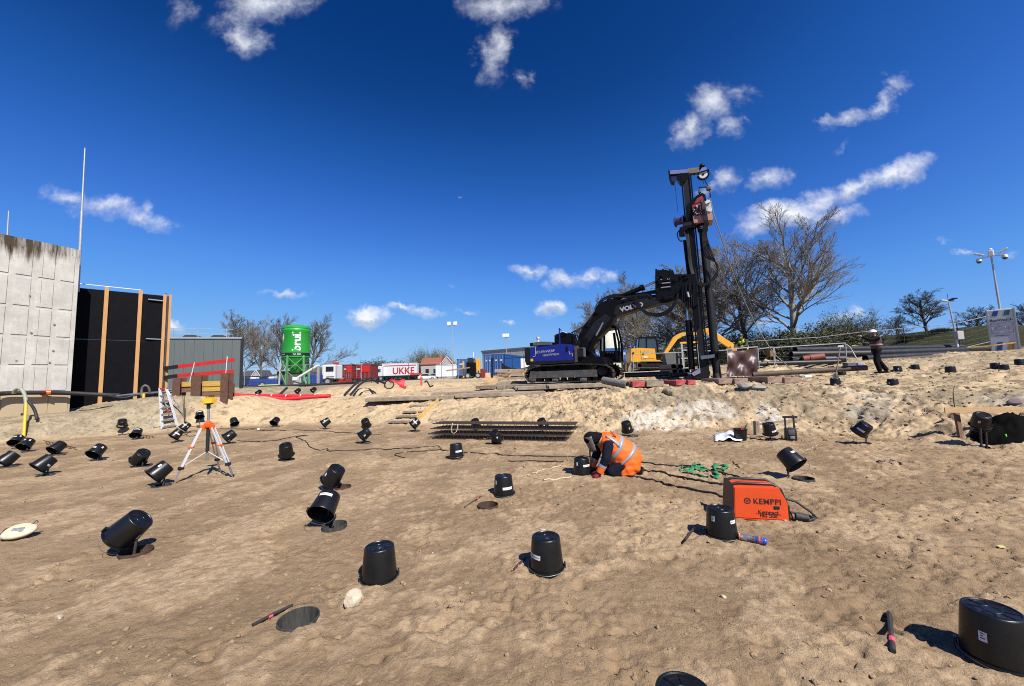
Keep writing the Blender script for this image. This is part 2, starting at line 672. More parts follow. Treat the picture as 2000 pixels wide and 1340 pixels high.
def height(x, y):
 h, s, t = base_height(x, y)
 x = np.asarray(x, float)
 y = np.asarray(y, float)
 rough = np.clip(np.interp(x, [-20, -12, -8, -1, 2, 14], [.8, .7, .6, .65, 1.3, 1.25]), 0, 2)
 slope = np.clip(s / .6, 0, 1)
 plate = np.clip((t - .75) * 4, 0, 1)
 near = np.clip((45 - np.hypot(x, y)) / 15, 0, 1)
 cle = np.maximum(0, fbm(x * 2.3 + 50, y * 3.1, 4, .6) - .10)
 h = h + slope * rough * near * (.085 * fbm(x * 1.1, y * 1.1, 3) + .06 * fbm(x * 3.4, y * 3.4, 4, .62) + .03 * fbm(x * 9, y * 9, 3, .65) - .22 * cle * cle - .10 * cle) * (1 - .35 * plate)
 floor = (1 - slope) * near
 cr = crust(x, y)
 h = h + floor * (.022 * fbm(x * .55 + 3, y * .55, 3) + .012 * fbm(x * 2.6, y * 2.6, 3, .55) + .014 * cr + .008 * cr * fbm(x * 14, y * 14, 3, .7) + .008 * fbm(x * 9, y * 9, 4, .7) - .03 * np.maximum(0, fbm(x * 8.5 + 9, y * 11, 3, .6) - .32))
 # trodden and tracked lumps: sharp ridges and clefts, most of them at the right
 lump = np.clip(fbm(x * .8 + 40, y * .8 + 11, 2) * 1.6 + .45 + .10 * x, .15, 1.35)
 rid = np.maximum(0, fbm(x * 4.2 - 30, y * 6.5 + 8, 3, .6) - .10)
 h = h + floor * lump * (.020 * fbm(x * 6 + 5, y * 6, 4, .65) - .16 * rid * np.minimum(rid, .3) - .05 * rid)
 n5 = fbm(x * 2.1 + 71, y * 3.4 - 20, 4, .6)
 gash = np.clip(1 - np.abs(n5) / .055, 0, 1) * np.clip(fbm(x * 1.3 - 12, y * 1.3 + 33, 3) * 3 + .15 + .05 * x, 0, 1)
 h = h - floor * lump * .040 * gash + floor * lump * .012 * np.clip(n5 / .3, 0, 1)
 for (mx, my, mr, mh) in MOUNDS:
  d2 = ((x - mx) ** 2 + (y - my) ** 2) / mr ** 2
  h = h + mh * np.exp(-d2) * (1 + .4 * perlin(x * 5, y * 5))
 return h

def gz(x, y):
 return float(height(np.array([float(x)]), np.array([float(y)]))[0])

def ground_at(px, py, dz=0.0):
 """First point of the ground that the sight line through a photo point meets."""
 d = ray(px, py)
 d = d / d.y
 ys = np.concatenate([np.linspace(1.2, 60, 2400), np.linspace(60, 400, 800)])
 X = EYE.x + d.x * ys
 Z = EYE.z + d.z * ys
 H = height(X, ys) + dz
 k = np.argmax(Z < H)
 if not (Z < H).any():
  k = len(ys) - 1
 y = ys[k]
 if k > 0 and (Z < H).any():
  a, b = Z[k - 1] - H[k - 1], H[k] - Z[k]
  y = ys[k - 1] + (ys[k] - ys[k - 1]) * a / max(1e-9, a + b)
 x = EYE.x + d.x * y
 return Vector((x, y, gz(x, y)))
# ------------------------------------------------------------------ the ground sheet

def axis(parts):
 out = []
 for a, b, st in parts:
  n = max(1, int(round((b - a) / st)))
  out.extend(np.linspace(a, b, n, endpoint=False))
 out.append(parts[-1][1])
 return np.array(out)

def soil_masks(x, y, s, t):
 """Soil kinds: r pale dry sand, g grey clay, b white lime sand, a dark wet earth."""
 n1 = fbm(x * .9, y * .9, 4)
 n2 = fbm(x * 3.3 + 9, y * 3.3, 4, .6)
 sand = np.clip((s + .35 * n1) / .45, 0, 1)
 grey = np.clip((-12.9 - x + 1.2 * n1) / 1.2, 0, 1) * np.clip((s + .2 * n1) / .4, 0, 1)

 def blob(cx, cy, rx, ry, k=1.0):
  d = np.sqrt(((x - cx) / rx) ** 2 + ((y - cy) / ry) ** 2)
  return np.clip((1.15 - d + .55 * n1 + .35 * n2) / .5, 0, 1) * k
 white = 0 * x
 for (px, py, rx, ry, k) in SOIL_WHITE:
  q = ground_at(px, py)
  white = np.maximum(white, blob(q.x, q.y, rx, ry, k))
 white = white * np.clip(.75 + 2.2 * n2, 0, 1) * np.clip(s / .25, 0, 1)
 for (px, py, rx, ry, k) in SOIL_GREY:
  q = ground_at(px, py)
  grey = np.maximum(grey, blob(q.x, q.y, rx, ry, k) * np.clip(s / .25 + 0.0, 0, 1))
 n3 = fbm(x * 1.7 + 31, y * 2.4 - 8, 4, .62)
 dark = np.where(s < .15, np.clip((n1 + .5 * n2 - .25) * 2, 0, 1), np.clip((n3 - .12 + .05 * np.clip(x - 1, -3, 3)) * 4, 0, 1))
 for (px, py, rx, ry, k) in SOIL_DARK:
  q = ground_at(px, py)
  dark = np.maximum(dark, blob(q.x, q.y, rx, ry, k))
 return sand, grey, white, dark

SOIL_WHITE = [(1265, 815, .75, .7, 1.0), (1300, 812, .7, .7, .9), (1345, 818, .8, .7, .75), (1395, 805, .7, .6, .8), (1500, 805, .35, .7, 1), (1690, 775, .5, 1.0, .5), (1700, 800, .5, .5, .4), (310, 822, .4, .3, .5), (1975, 780, .5, .5, .35)]
SOIL_DARK = [(1300, 774, 1.2, .7, .9), (1365, 780, .9, .7, 1.0), (1440, 788, .8, .6, .8), (1530, 776, 1.1, .7, .8), (1490, 760, 1.6, .5, .7), (1690, 806, .5, .5, 1.0), (1590, 800, .6, .5, .6), (1880, 775, 1.2, .6, .7), (1820, 745, 1.5, .5, .5), (925, 810, 1.0, .5, .5)]
SOIL_GREY = [(1330, 770, 1.1, .8, .95), (1280, 775, .9, .7, .8), (1360, 785, .7, .6, 1.0), (920, 812, 1.2, .6, .5), (985, 806, .8, .5, .45), (1680, 810, .5, .5, .8), (1560, 790, .9, .5, .55), (1480, 770, 1.2, .6, .6),
             (1900, 700, 3.5, 1.6, .7), (1560, 705, 3, 1.6, .8), (880, 745, 5, 2.0, .7), (560, 760, 6, 3.0, .45), (1640, 735, .8, .4, .7), (1960, 775, 1.4, .8, .5), (1845, 775, 1.0, .4, .4)]

def make_ground():
 X = axis([(-2500, -300, 220), (-300, -60, 24), (-60, -24, 1.2), (-24, -11, .09), (-11, -4, .045), (-4, 4, .022), (4, 11, .04), (11, 25, .09), (25, 60, 1.2), (60, 300, 24), (300, 2500, 220)])
 Y = axis([(-300, -12, 24), (-12, .9, .8), (.9, 5.2, .020), (5.2, 10, .032), (10, 21, .06), (21, 30, .18), (30, 60, .6), (60, 120, 4), (120, 400, 28), (400, 5000, 300)])
 gx, gy = np.meshgrid(X, Y)
 nx, ny = len(X), len(Y)
 x, y = gx.ravel(), gy.ravel()
 # snap vertices on to the pile rims so that the openings are clean circles
 dead = np.zeros(x.shape, bool)
 for (hx, hy, hr) in HOLES:
  d = np.hypot(x - hx, y - hy)
  cell = max(X[np.searchsorted(X, hx)] - X[np.searchsorted(X, hx) - 1], Y[np.searchsorted(Y, hy)] - Y[np.searchsorted(Y, hy) - 1])
  near = np.abs(d - hr) < cell * .75
  k = np.where(d > 1e-6, hr / np.maximum(d, 1e-6), 1)
  x = np.where(near, hx + (x - hx) * k, x)
  y = np.where(near, hy + (y - hy) * k, y)
  dead |= (d <= hr + cell * .75)
 z = height(x, y)
 _, s, t = base_height(x, y)
 idx = np.arange(nx * ny).reshape(ny, nx)
 q = np.stack([idx[:-1, :-1], idx[:-1, 1:], idx[1:, 1:], idx[1:, :-1]], -1).reshape(-1, 4)
 q = q[~dead[q].all(1)]
 me = bpy.data.meshes.new('ground')
 me.vertices.add(len(x))
 me.vertices.foreach_set('co', np.stack([x, y, z], -1).astype(np.float32).ravel())
 me.loops.add(len(q) * 4)
 me.loops.foreach_set('vertex_index', q.astype(np.int32).ravel())
 me.polygons.add(len(q))
 me.polygons.foreach_set('loop_start', (np.arange(len(q)) * 4).astype(np.int32))
 me.polygons.foreach_set('loop_total', np.full(len(q), 4, np.int32))
 me.polygons.foreach_set('use_smooth', np.ones(len(q), bool))
 me.update(calc_edges=True)
 near = (np.abs(x) < 60) & (y < 90) & (y > -15)
 m = [np.zeros(x.shape) for _ in range(4)]
 r = soil_masks(x[near], y[near], s[near], t[near])
 for a, b in zip(m, r):
  a[near] = b
 m[0][~near] = .3
 # grass: dike on the right and everything far beyond the site
 fz = fbm(x * .25, y * .25, 3)
 grass = np.clip((x - 25 + 1.5 * fz) / 1.5, 0, 1) * np.clip((y - 19.5 - .12 * (x - 24) + fz) / 1.5, 0, 1)
 grass = np.maximum(grass, np.clip((np.hypot(x, y) - 75) / 25, 0, 1))
 ca = me.color_attributes.new('soil', 'FLOAT_COLOR', 'POINT')
 ca.data.foreach_set('color', np.stack([m[0], m[1], m[2], m[3]], -1).astype(np.float32).ravel())
 ka = me.attributes.new('crust', 'FLOAT', 'POINT')
 ka.data.foreach_set('value', crust(x, y).astype(np.float32))
 fa = me.attributes.new('grass', 'FLOAT', 'POINT')
 fa.data.foreach_set('value', grass.astype(np.float32))
 me.materials.append(ground_material())
 o = link('ground', me)
 tag(o, 'sandy brown building pit floor with pale sand slopes', None, None, 'structure')
 return o

def ground_material():
 m = bpy.data.materials.new('site_soil')
 m.use_nodes = True
 nt = m.node_tree
 N, L = nt.nodes, nt.links
 b = N['Principled BSDF']
 b.inputs['Specular IOR Level'].default_value = .15
 b.inputs['Roughness'].default_value = .95
 geo = N.new('ShaderNodeNewGeometry')
 pos = geo.outputs['Position']

 def noise(scale, detail=6, rough=.6, vec=pos):
  x = N.new('ShaderNodeTexNoise')
  x.inputs['Scale'].default_value = scale
  x.inputs['Detail'].default_value = detail
  x.inputs['Roughness'].default_value = rough
  L.new(vec, x.inputs['Vector'])
  return x.outputs['Fac']

 def rng(v, a, c, lo=0.0, hi=1.0):
  x = N.new('ShaderNodeMapRange')
  x.inputs['From Min'].default_value = a
  x.inputs['From Max'].default_value = c
  x.inputs['To Min'].default_value = lo
  x.inputs['To Max'].default_value = hi
  L.new(v, x.inputs['Value'])
  return x.outputs[0]

 def mix(f, a, c, mode='MIX'):
  x = N.new('ShaderNodeMix')
  x.data_type = 'RGBA'
  x.blend_type = mode
  for k, v in (('Factor', f), ('A', a), ('B', c)):
   if isinstance(v, (int, float)):
    x.inputs[k].default_value = v
   elif isinstance(v, tuple):
    x.inputs[k].default_value = v + (1,)
   else:
    L.new(v, x.inputs[k])
  return x.outputs['Result']

 def mul(a, c):
  x = N.new('ShaderNodeMath')
  x.operation = 'MULTIPLY'
  for i, v in enumerate((a, c)):
   if isinstance(v, (int, float)):
    x.inputs[i].default_value = v
   else:
    L.new(v, x.inputs[i])
  return x.outputs[0]

 at = N.new('ShaderNodeAttribute')
 at.attribute_name = 'soil'
 sp = N.new('ShaderNodeSeparateColor')
 L.new(at.outputs['Color'], sp.inputs[0])
 ga = N.new('ShaderNodeAttribute')
 ga.attribute_name = 'grass'
 big, mid, fine, grain = noise(.45, 4), noise(2.2, 7, .66), noise(9, 7, .68), noise(70, 4, .6)
 # pit floor: damp brown under a patchy dry crust
 ck = N.new('ShaderNodeAttribute')
 ck.attribute_name = 'crust'
 floor = mix(rng(big, .38, .62), (.250, .170, .098), (.318, .220, .130))
 floor = mix(mul(rng(noise(4.2, 6, .7), .50, .68), .8), floor, (.180, .116, .064))
 floor = mix(mul(rng(mid, .50, .64), .4), floor, (.38, .265, .158))
 floor = mix(mul(rng(noise(19, 7, .72), .53, .64), .6), floor, (.40, .285, .175))
 floor = mix(mul(rng(noise(33, 6, .7), .58, .66), .6), floor, (.15, .098, .055))
 cru = mix(rng(fine, .38, .62), (.32, .220, .128), (.54, .395, .245))
 cru = mix(mul(rng(noise(26, 6, .7), .55, .66), .8), cru, (.66, .50, .325))
 floor = mix(mul(ck.outputs['Fac'], .60), floor, cru)
 floor = mix(mul(at.outputs['Alpha'], .35), floor, (.185, .122, .068))
 sand = mix(rng(mid, .35, .65), (.45, .325, .185), (.60, .455, .285))
 sand = mix(mul(rng(fine, .53, .66), .6), sand, (.27, .19, .105))
 sand = mix(mul(rng(noise(1.3, 5, .7), .54, .68), .6), sand, (.33, .245, .15))
 sand = mix(mul(at.outputs['Alpha'], rng(fine, .25, .6, .3, .95)), sand, (.165, .125, .085))
 clay = mix(rng(mid, .35, .65), (.225, .178, .115), (.41, .33, .22))
 clay = mix(mul(rng(fine, .52, .64), .7), clay, (.13, .105, .072))
 lime = mix(rng(fine, .40, .60), (.82, .79, .72), (.42, .37, .29))
 c = mix(sp.outputs[0], floor, sand)
 c = mix(mul(sp.outputs[1], rng(fine, .20, .42)), c, clay)
 c = mix(mul(sp.outputs[2], rng(fine, .36, .52)), c, lime)
 grass = mix(rng(mid, .35, .65), (.020, .025, .009), (.050, .050, .020))
 c = mix(ga.outputs['Fac'], c, grass)
 c = mix(rng(grain, .25, .75, 0, .5), c, (.5, .5, .5), 'SOFT_LIGHT')
 c = mix(mul(rng(grain, .60, .72), .35), c, (.10, .068, .04))
 c = mix(1.0, c, (.76, .76, .76), 'MULTIPLY')
 L.new(c, b.inputs['Base Color'])
 bp = N.new('ShaderNodeBump')
 bp.inputs['Strength'].default_value = .9
 bp.inputs['Distance'].default_value = .030
 L.new(noise(14, 8, .68), bp.inputs['Height'])
 # scuffs and cracks: narrow grooves along noise contours
 ab = N.new('ShaderNodeMath')
 ab.operation = 'ABSOLUTE'
 sb = N.new('ShaderNodeMath')
 sb.operation = 'SUBTRACT'
 sb.inputs[1].default_value = .5
 L.new(noise(5.5, 6, .65), sb.inputs[0])
 L.new(sb.outputs[0], ab.inputs[0])
 bp3 = N.new('ShaderNodeBump')
 L.new(mul(rng(noise(1.1, 5, .65), .46, .64), rng(sp.outputs[0], .6, .2, .15, .55)), bp3.inputs['Strength'])
 bp3.inputs['Distance'].default_value = .030
 L.new(rng(ab.outputs[0], 0, .028), bp3.inputs['Height'])
 L.new(bp.outputs[0], bp3.inputs['Normal'])
 bp2 = N.new('ShaderNodeBump')
 bp2.inputs['Strength'].default_value = .7
 bp2.inputs['Distance'].default_value = .008
 L.new(noise(75, 5, .65), bp2.inputs['Height'])
 L.new(bp3.outputs[0], bp2.inputs['Normal'])
 L.new(bp2.outputs[0], b.inputs['Normal'])
 return m
# ------------------------------------------------------------------ piles and their black buckets
M_BUCKET = mat('black_plastic', (.0075, .0078, .0086), .36, 0, .25, 9, .05, 60, dirt=(.05, (.026, .022, .018)), spec=.36)
M_STICK = mat('white_label', (.74, .74, .76), .6, 0, .05)
M_INK = mat('label_ink', (.10, .10, .13), .8)
M_WIRE = mat('bail_wire', (.28, .28, .28), .45, .8, .1)
M_RUST = mat('rusty_steel', (.085, .045, .030), .85, .2, .4, 14, .4, 60)
M_STEEL = mat('dull_steel', (.06, .057, .052), .75, .2, .7, 9, .2, 60, dirt=(.2, (.05, .04, .032)), stretch=(3, 3, .4))
M_ROD = mat('dark_rod', (.055, .045, .042), .7, .4, .3, 30)
M_PLUG = mat('wet_soil', (.075, .055, .038), .95, 0, .4, 20, .6, 60)
M_PINK = mat('pink_tape', (.85, .10, .16), .5)

def at(px, py, Y):
 """Point on a photo sight line at distance Y in front of the camera's place."""
 d = ray(px, py)
 return EYE + d * (Y / d.y)

H_B = .272
B_R0, B_R1 = .150, .127

def bucket_r(z):
 return B_R0 + (B_R1 - B_R0) * z / H_B

BUCKET_BODY = MB().lathe([(.146, .004), (.1475, .0), (.150, .004), (.1495, .03), (.1278, .258), (.1245, .268), (.119, H_B), (.112, H_B), (.108, .266), (.085, .266), (.083, .2675), (.080, .266), (.045, .266), (.043, .269), (.036, .269), (.034, .266), (0, .266)], 40) \
 .lathe([(.1475, .0), (.1455, .006), (.124, .255), (0, .258)], 32)
for _k in range(8):
 _a = math.pi * _k / 4 + .2
 BUCKET_BODY.beam((.047 * math.cos(_a), .047 * math.sin(_a), .267), (.106 * math.cos(_a), .106 * math.sin(_a), .267), .006, .005)
BUCKET_BODY = BUCKET_BODY.mesh('body', M_BUCKET, 50)
_rim = MB().lathe([(.1505, -.001), (.160, .0), (.1625, .006), (.160, .014), (.1500, .0145)], 40)
for k in range(2):
 a = math.pi * k
 _rim.bevbox((.163 * math.cos(a), .163 * math.sin(a), .022), (.014, .045, .042), .004)
BUCKET_RIM = _rim.mesh('rim', M_BUCKET, 50)
def bail_mesh(droop):
 pts = []
 for i in range(17):
  a = math.pi * i / 16
  pts.append((.165 * math.cos(a), -.165 * math.sin(a) * math.cos(droop), .022 - .165 * math.sin(a) * math.sin(droop)))
 return MB().tube(pts, .0021, 6).mesh('handle', M_WIRE, 60)

BAIL_DOWN = bail_mesh(R(78))
BAIL_FLAT = bail_mesh(R(8))
BAIL_SIDE = bail_mesh(R(40))
_stk = {}

def sticker_mesh(kind, phi, zc):
 key = (kind, round(phi, 2), zc)
 if key in _stk:
  return _stk[key]
 w, h = (.155, .036) if kind == 'long' else ((.075, .032) if kind == 'mid' else (.034, .052))
 mb = MB()
 n = 8
 ink = MB()
 for i in range(n + 1):
  for z in (zc - h / 2, zc + h / 2):
   r = bucket_r(z) + .0018
   a = phi - math.pi / 2 + (i / n - .5) * w / r
   mb.v.append((r * math.cos(a), r * math.sin(a), z))
 for i in range(n):
  mb.f.append((2 * i, 2 * i + 2, 2 * i + 3, 2 * i + 1))

 def p(s, z, off=.0028):
  r = bucket_r(z) + off
  a = phi - math.pi / 2 + s / r
  return (r * math.cos(a), r * math.sin(a), z)
 q = random.Random(int(phi * 100) + int(zc * 1000))
 if kind in ('long', 'mid'):
  s = -w * .42
  while s < w * .40:
   ww = q.uniform(.004, .009)
   hh = q.uniform(.006, .011)
   ink.quad(p(s, zc - hh / 2), p(s + ww, zc - hh / 2), p(s + ww, zc + hh / 2), p(s, zc + hh / 2))
   s += ww + q.uniform(.002, .008)
 else:
  for j in range(3):
   z = zc + .014 - j * .013
   ink.quad(p(-.010, z), p(q.uniform(0, .012), z), p(q.uniform(0, .012), z + .006), p(-.010, z + .006))
 _stk[key] = (mb.mesh('sticker', M_STICK, 180, fix=False), ink.mesh('print', M_INK, None, fix=False))
 return _stk[key]

def place_bucket(label, rim, axis, stickers=(), spin=0.0, bail=BAIL_FLAT, sunk=0.0):
 """rim: centre of the open end; axis: towards the closed end."""
 o = thing('bucket', label, 'bucket', rim, 0, 'black builder buckets over the pile heads')
 ax = Vector(axis).normalized()
 q = Vector((0, 0, 1)).rotation_difference(ax)
 o.rotation_mode = 'QUATERNION'
 o.rotation_quaternion = q @ mathutils.Quaternion((0, 0, 1), spin)
 link('body', BUCKET_BODY, o)
 link('rim', BUCKET_RIM, o)
 if bail is not None:
  link('handle', bail, o)
 for (kind, phi, zc) in stickers:
  a, b = sticker_mesh(kind, phi, zc)
  st = link('sticker', a, o)
  link('print', b, st)
 return o

RING_R = .138
_casing = {}

def casing_mesh(h, m, depth=.7):
 key = (h, m.name)
 if key not in _casing:
  r = RING_R
  _casing[key] = MB().lathe([(r + .004, -.25), (r + .004, h), (r - .004, h), (r - .004, -depth)], 32).mesh('casing', m, 40)
 return _casing[key]

def place_pile(label, pos, rod_to=None, h=.012, m=None, rod_from=None, cut=True, rods=1, deep=.55):
 o = thing('pile_casing', label, 'pile', pos, 0, 'steel pile casings set in the pit floor')
 link('casing', casing_mesh(h, m or M_STEEL), o)
 far = not (cut and pos[1] < 10.5 and abs(pos[0]) < 10.5)
 if far:
  deep = -.012
 MB().lathe([(0, -deep), (RING_R - .003, -deep)], 24).build('fill', M_PLUG, o)
 if rod_to is not None:
  b = Vector(rod_from) if rod_from is not None else Vector(pos)
  for k in range(rods):
   off = Vector((.05 * (k - (rods - 1) / 2) * 2.2, 0, 0))
   MB().tube([b + off - Vector(pos) + Vector((0, 0, -max(deep, 0) + .05)), Vector(rod_to) + off - Vector(pos)], .013 if rods == 1 else .017, 8).build('rod', M_ROD, o, 40)
 if cut and pos[1] < 10.5 and abs(pos[0]) < 10.5:
  HOLES.append((pos[0], pos[1], RING_R))
 return o

# buckets that stand rim down on the ground, over their pile
L, S, D = 'long', 'small', 'mid'
GROUND_BUCKETS = [
 # px, py of the rim's centre, stickers (kind, angle to the right of facing us, height), label
 (741, 1131, [], 'plain black upturned bucket without any sticker, beside the pale rock', .9),
 (1068, 1109, [(L, -.95, .13)], 'black upturned bucket with one long white sticker and a sheen on its base', 0),
 (1410, 1044, [(S, -.55, .19), (D, .95, .17)], 'black upturned bucket touching the spray can, before the orange welding machine', 0),
 (1137, 926, [(S, -.62, .19), (L, .75, .16)], 'black upturned bucket at the hands of the kneeling worker', 0),
 (984, 966, [(S, -.95, .19), (L, .45, .11)], 'black upturned bucket between an open pile hole and the kneeling worker', 0),
 (1950, 1288, [(S, -.35, .15)], 'large looking black bucket with scuffed base in the near right corner', .5),
 (1345, 1478, [], 'black bucket of which only the base shows at the bottom edge', .3),
]
for px, py, st, lab, spin in GROUND_BUCKETS:
 p = ground_at(px, py)
 for a in range(8):
  p.z = max(p.z, gz(p.x + .15 * math.cos(a * .785), p.y + .15 * math.sin(a * .785)) - .006)
 az = math.atan2(p.x, p.y)
 place_bucket(lab, p, (0, 0, 1), [(k, ph + 0, z) for k, ph, z in st], -az, BAIL_FLAT)

# the bucket that stands tipped on a pipe by the long cable
p = ground_at(892, 896)
place_bucket('black bucket perched slightly askew on its pile, long sticker, on the cable line', p + Vector((0, 0, .05)), (-.06, .02, 1), [(L, .45, .12)], -math.atan2(p.x, p.y), BAIL_FLAT)
place_pile('low casing under the bucket that stands askew on the cable line', p, None, .05, M_RUST)

# buckets hung on the pile rods: rim centre, base centre, rod foot, pile centre (or None), how the base leans (+ towards us), stickers, label
HUNG = [
 ((230, 1052), (276, 1012), (252, 1084), (265, 1080), 1, [(S, .95, .15)], 'black bucket leaning well over on its rod, nearest the cream pouch', 'rusty casing with a leaning half pipe under the tilted bucket nearest the cream pouch'),
 ((626, 1005), (645, 967), (637, 1034), (653, 1032), -1, [(L, -.25, .19)], 'black bucket with its dark mouth facing us and handle hanging, middle of the pit floor', 'grey open casing under the bucket that shows its mouth'),
 ((644, 941), (660, 915), (650, 956), (668, 953), 1, [(S, -1.1, .14)], 'black bucket tilted to the right just behind the one that shows its mouth', 'rust red casing just behind the bucket that shows its mouth'),
 ((297, 932), (322, 913), (310, 950), None, -.15, [(S, -.5, .18)], 'black bucket leaning beside the left foot of the survey tripod', 'casing with rod beside the left foot of the survey tripod'),
 ((269, 900), (281, 884), (277, 911), None, 1, [], 'black bucket without stickers up the slope behind the left tripod foot', 'casing with rod behind the left tripod foot'),
 ((72, 915), (97, 897), (84, 929), None, -.25, [(D, .9, .12)], 'black bucket with bright sheen and skewed sticker, second from the left edge', 'casing with rod near the left edge of the pit'),
 ((3, 905), (26, 888), (13, 913), None, -.25, [(S, -1.2, .2)], 'black bucket cut off by the left edge of the view', 'casing with rod at the very left edge of the pit'),
 ((181, 889), (199, 872), (188, 900), None, -1, [(D, -.5, .14), (S, .5, .19)], 'black bucket with two stickers and open mouth, between ladder and left wall', 'casing under the two sticker bucket between ladder and left wall'),
 ((102, 881), (120, 868), (111, 889), None, -.6, [], 'plain black bucket before a rebar ladder lying on the floor', 'casing before the rebar ladder lying at the left'),
 ((44, 874), (59, 860), (52, 883), None, -1, [(S, -.5, .18), (S, .3, .19)], 'black bucket near the yellow pipe, front one of a close pair', 'casing of the front bucket by the yellow pipe'),
 ((28, 866), (38, 854), (33, 875), None, -1, [(D, -.4, .17), (S, .4, .2)], 'black bucket at the foot of the yellow pipe, rear one of a close pair', 'casing at the foot of the yellow pipe'),
 ((559.5, 889), (557.5, 869), (559, 899), None, 1, [], 'black bucket with a light rim standing alone right of the tripod', 'casing with rod standing alone right of the tripod'),
 ((440, 857), (453, 848), (445, 867), None, .2, [(S, -.2, .14), (S, .8, .06)], 'black bucket just right of the tripod legs', 'casing just right of the tripod legs'),
 ((338, 854.5), (349, 844), (343, 864), None, -.2, [(L, .2, .13)], 'black bucket with a long sticker, nearer one under the stepladder', 'casing nearer to us under the stepladder'),
 ((356, 838), (365.5, 829.5), (361, 846), None, -.2, [(L, -.4, .15), (S, .7, .14)], 'black bucket at the right foot of the stepladder, before a wire coil', 'casing at the right foot of the stepladder'),
 ((264, 851), (270, 840), (267, 858), None, -1, [(L, 0, .19)], 'black bucket beside the rebar ladder left of the stepladder', 'casing beside the rebar ladder left of the stepladder'),
 ((239, 832), (239, 821), (238, 849), None, 1, [(L, -.2, .10)], 'black bucket high on a thin rod against the grey bank', 'casing with a tall thin rod against the grey bank'),
 ((390, 815), (390, 807), (390, 831), None, -.7, [(L, 0, .2)], 'black bucket high on a rod behind the laser level tripod', 'casing with a tall rod behind the laser level tripod'),
 ((459, 828), (455.5, 819), (457, 834), None, -.8, [], 'dark mouthed bucket at the foot of the sand right of the tall steel post', 'casing at the foot of the sand right of the tall steel post'),
 ((534, 827), (541, 819), (537, 834), None, -.8, [], 'plain black bucket alone at the foot of the pale sand, left of centre', 'casing alone at the foot of the pale sand, left of centre'),
 ((630, 829), (640, 822), (636, 838), None, -.2, [(S, -.5, .12)], 'small looking black bucket with white dot at the foot of the sand slope', 'casing under the bucket with a white dot'),
 ((716, 832), (712.5, 821), (712, 845), None, 1, [], 'plain black bucket directly behind another, left of the timber steps', 'rear casing of two, left of the timber steps'),
 ((705.5, 854), (717, 844), (713, 866), None, .3, [(S, .1, .14), (S, 1.0, .06)], 'black bucket with two small stickers, front one of two left of the timber steps', 'front casing of two, left of the timber steps'),
 ((805, 832), (814, 824), (810, 843), None, -.2, [(L, -.1, .13), (S, -.8, .15)], 'black bucket with white stripe right under the timber steps', 'casing under the timber steps with a red tape beside it'),
 ((972, 859), (964, 845), (968, 868), None, 1, [(S, .35, .18)], 'black bucket in front of the stack of rebar cages', 'rusty casing in front of the stack of rebar cages'),
 ((1226, 842), (1222, 825), (1226, 851), (1236, 852), 1, [(S, .45, .14)], 'black bucket behind the back of the kneeling worker', 'casing behind the back of the kneeling worker'),
 ((1505, 848), (1500, 827), (1506, 860), None, 1, [(L, .75, .10)], 'black bucket between the work lamp and the upright bucket of tools', 'casing beside the black work lamp'),
 ((1558, 910), (1531, 884), (1548, 936), (1570, 937), -.6, [(D, .75, .17)], 'black bucket leaning to the left on its rod behind the welding machine', 'dark open casing behind the welding machine'),
 ((1676, 846), (1691, 831), (1686, 866), None, .45, [(L, -.35, .13)], 'black bucket tipped on edge at the toe of the right hand slope', 'casing at the toe of the right hand slope'),
 ((1914, 831), (1919, 810), (1918, 872), (1924, 874), 1, [(S, -.4, .17)], 'black bucket on two rods under the timber board', 'casing with two rods under the timber board'),
 ((1062, 834), (1058, 824), (1060, 846), None, .4, [(S, .3, .12)], 'glossy black bucket poking up behind the right half of the rebar cages', 'casing behind the right half of the rebar cages'),
 ((930, 834), (928, 824), (930, 846), None, .6, [], 'black bucket half hidden behind the left half of the rebar cages', 'casing behind the left half of the rebar cages'),
]
for rim, base, foot, ring, lean, st, lab, plab in HUNG:
 f = ground_at(*foot)
 Y = f.y
 r3 = at(rim[0], rim[1], Y)
 pb = at(base[0], base[1], Y)
 # the point of the base's sight line nearest to the rim: an axis square to the line of sight; the rest leans to or from us
 rb = (pb - EYE).normalized()
 foot3 = EYE + rb * (r3 - EYE).dot(rb)
 dv = foot3 - r3
 l = dv.length
 if l > H_B:
  dv *= H_B / l
  l = H_B
 view = -rb
 rest = math.sqrt(max(0, H_B * H_B - l * l)) * max(-1, min(1, lean))
 ax = dv + view * rest
 c = r3 - view * rest * .3
 az = math.atan2(r3.x, r3.y)
 bail = BAIL_DOWN if lean < -.3 or lab.startswith('black bucket with bright') else BAIL_SIDE
 place_bucket(lab, c, ax, st, -az * .8, bail)
 p = ground_at(*ring) if ring else f + Vector((.03, .02, 0))
 p.z = gz(p.x, p.y)
 rt = c + ax.normalized() * .25
 place_pile(plab, p, rt, (.02 if not ring else .05 if 'grey open' in plab else .03), M_RUST if 'rust' in plab else M_STEEL, f, True, 2 if 'two rods' in plab else 1, .55 if Y < 9 else .18)

# open piles without a bucket
p = ground_at(583, 1211)
place_pile('open steel pile casing with scraped wall beside the pink taped rod, nearest one', p, None, .016, M_STEEL, cut=True, deep=.6)
p = ground_at(953, 987)
place_pile('open rusty pile casing flush with the ground beside a short pink rod', p, None, .012, M_RUST, cut=True, deep=.5)
p = ground_at(1154, 918)
place_pile('casing with a bare upright rod between worker and bucket', p, at(1151, 862, p.y), .01, M_RUST, cut=True)

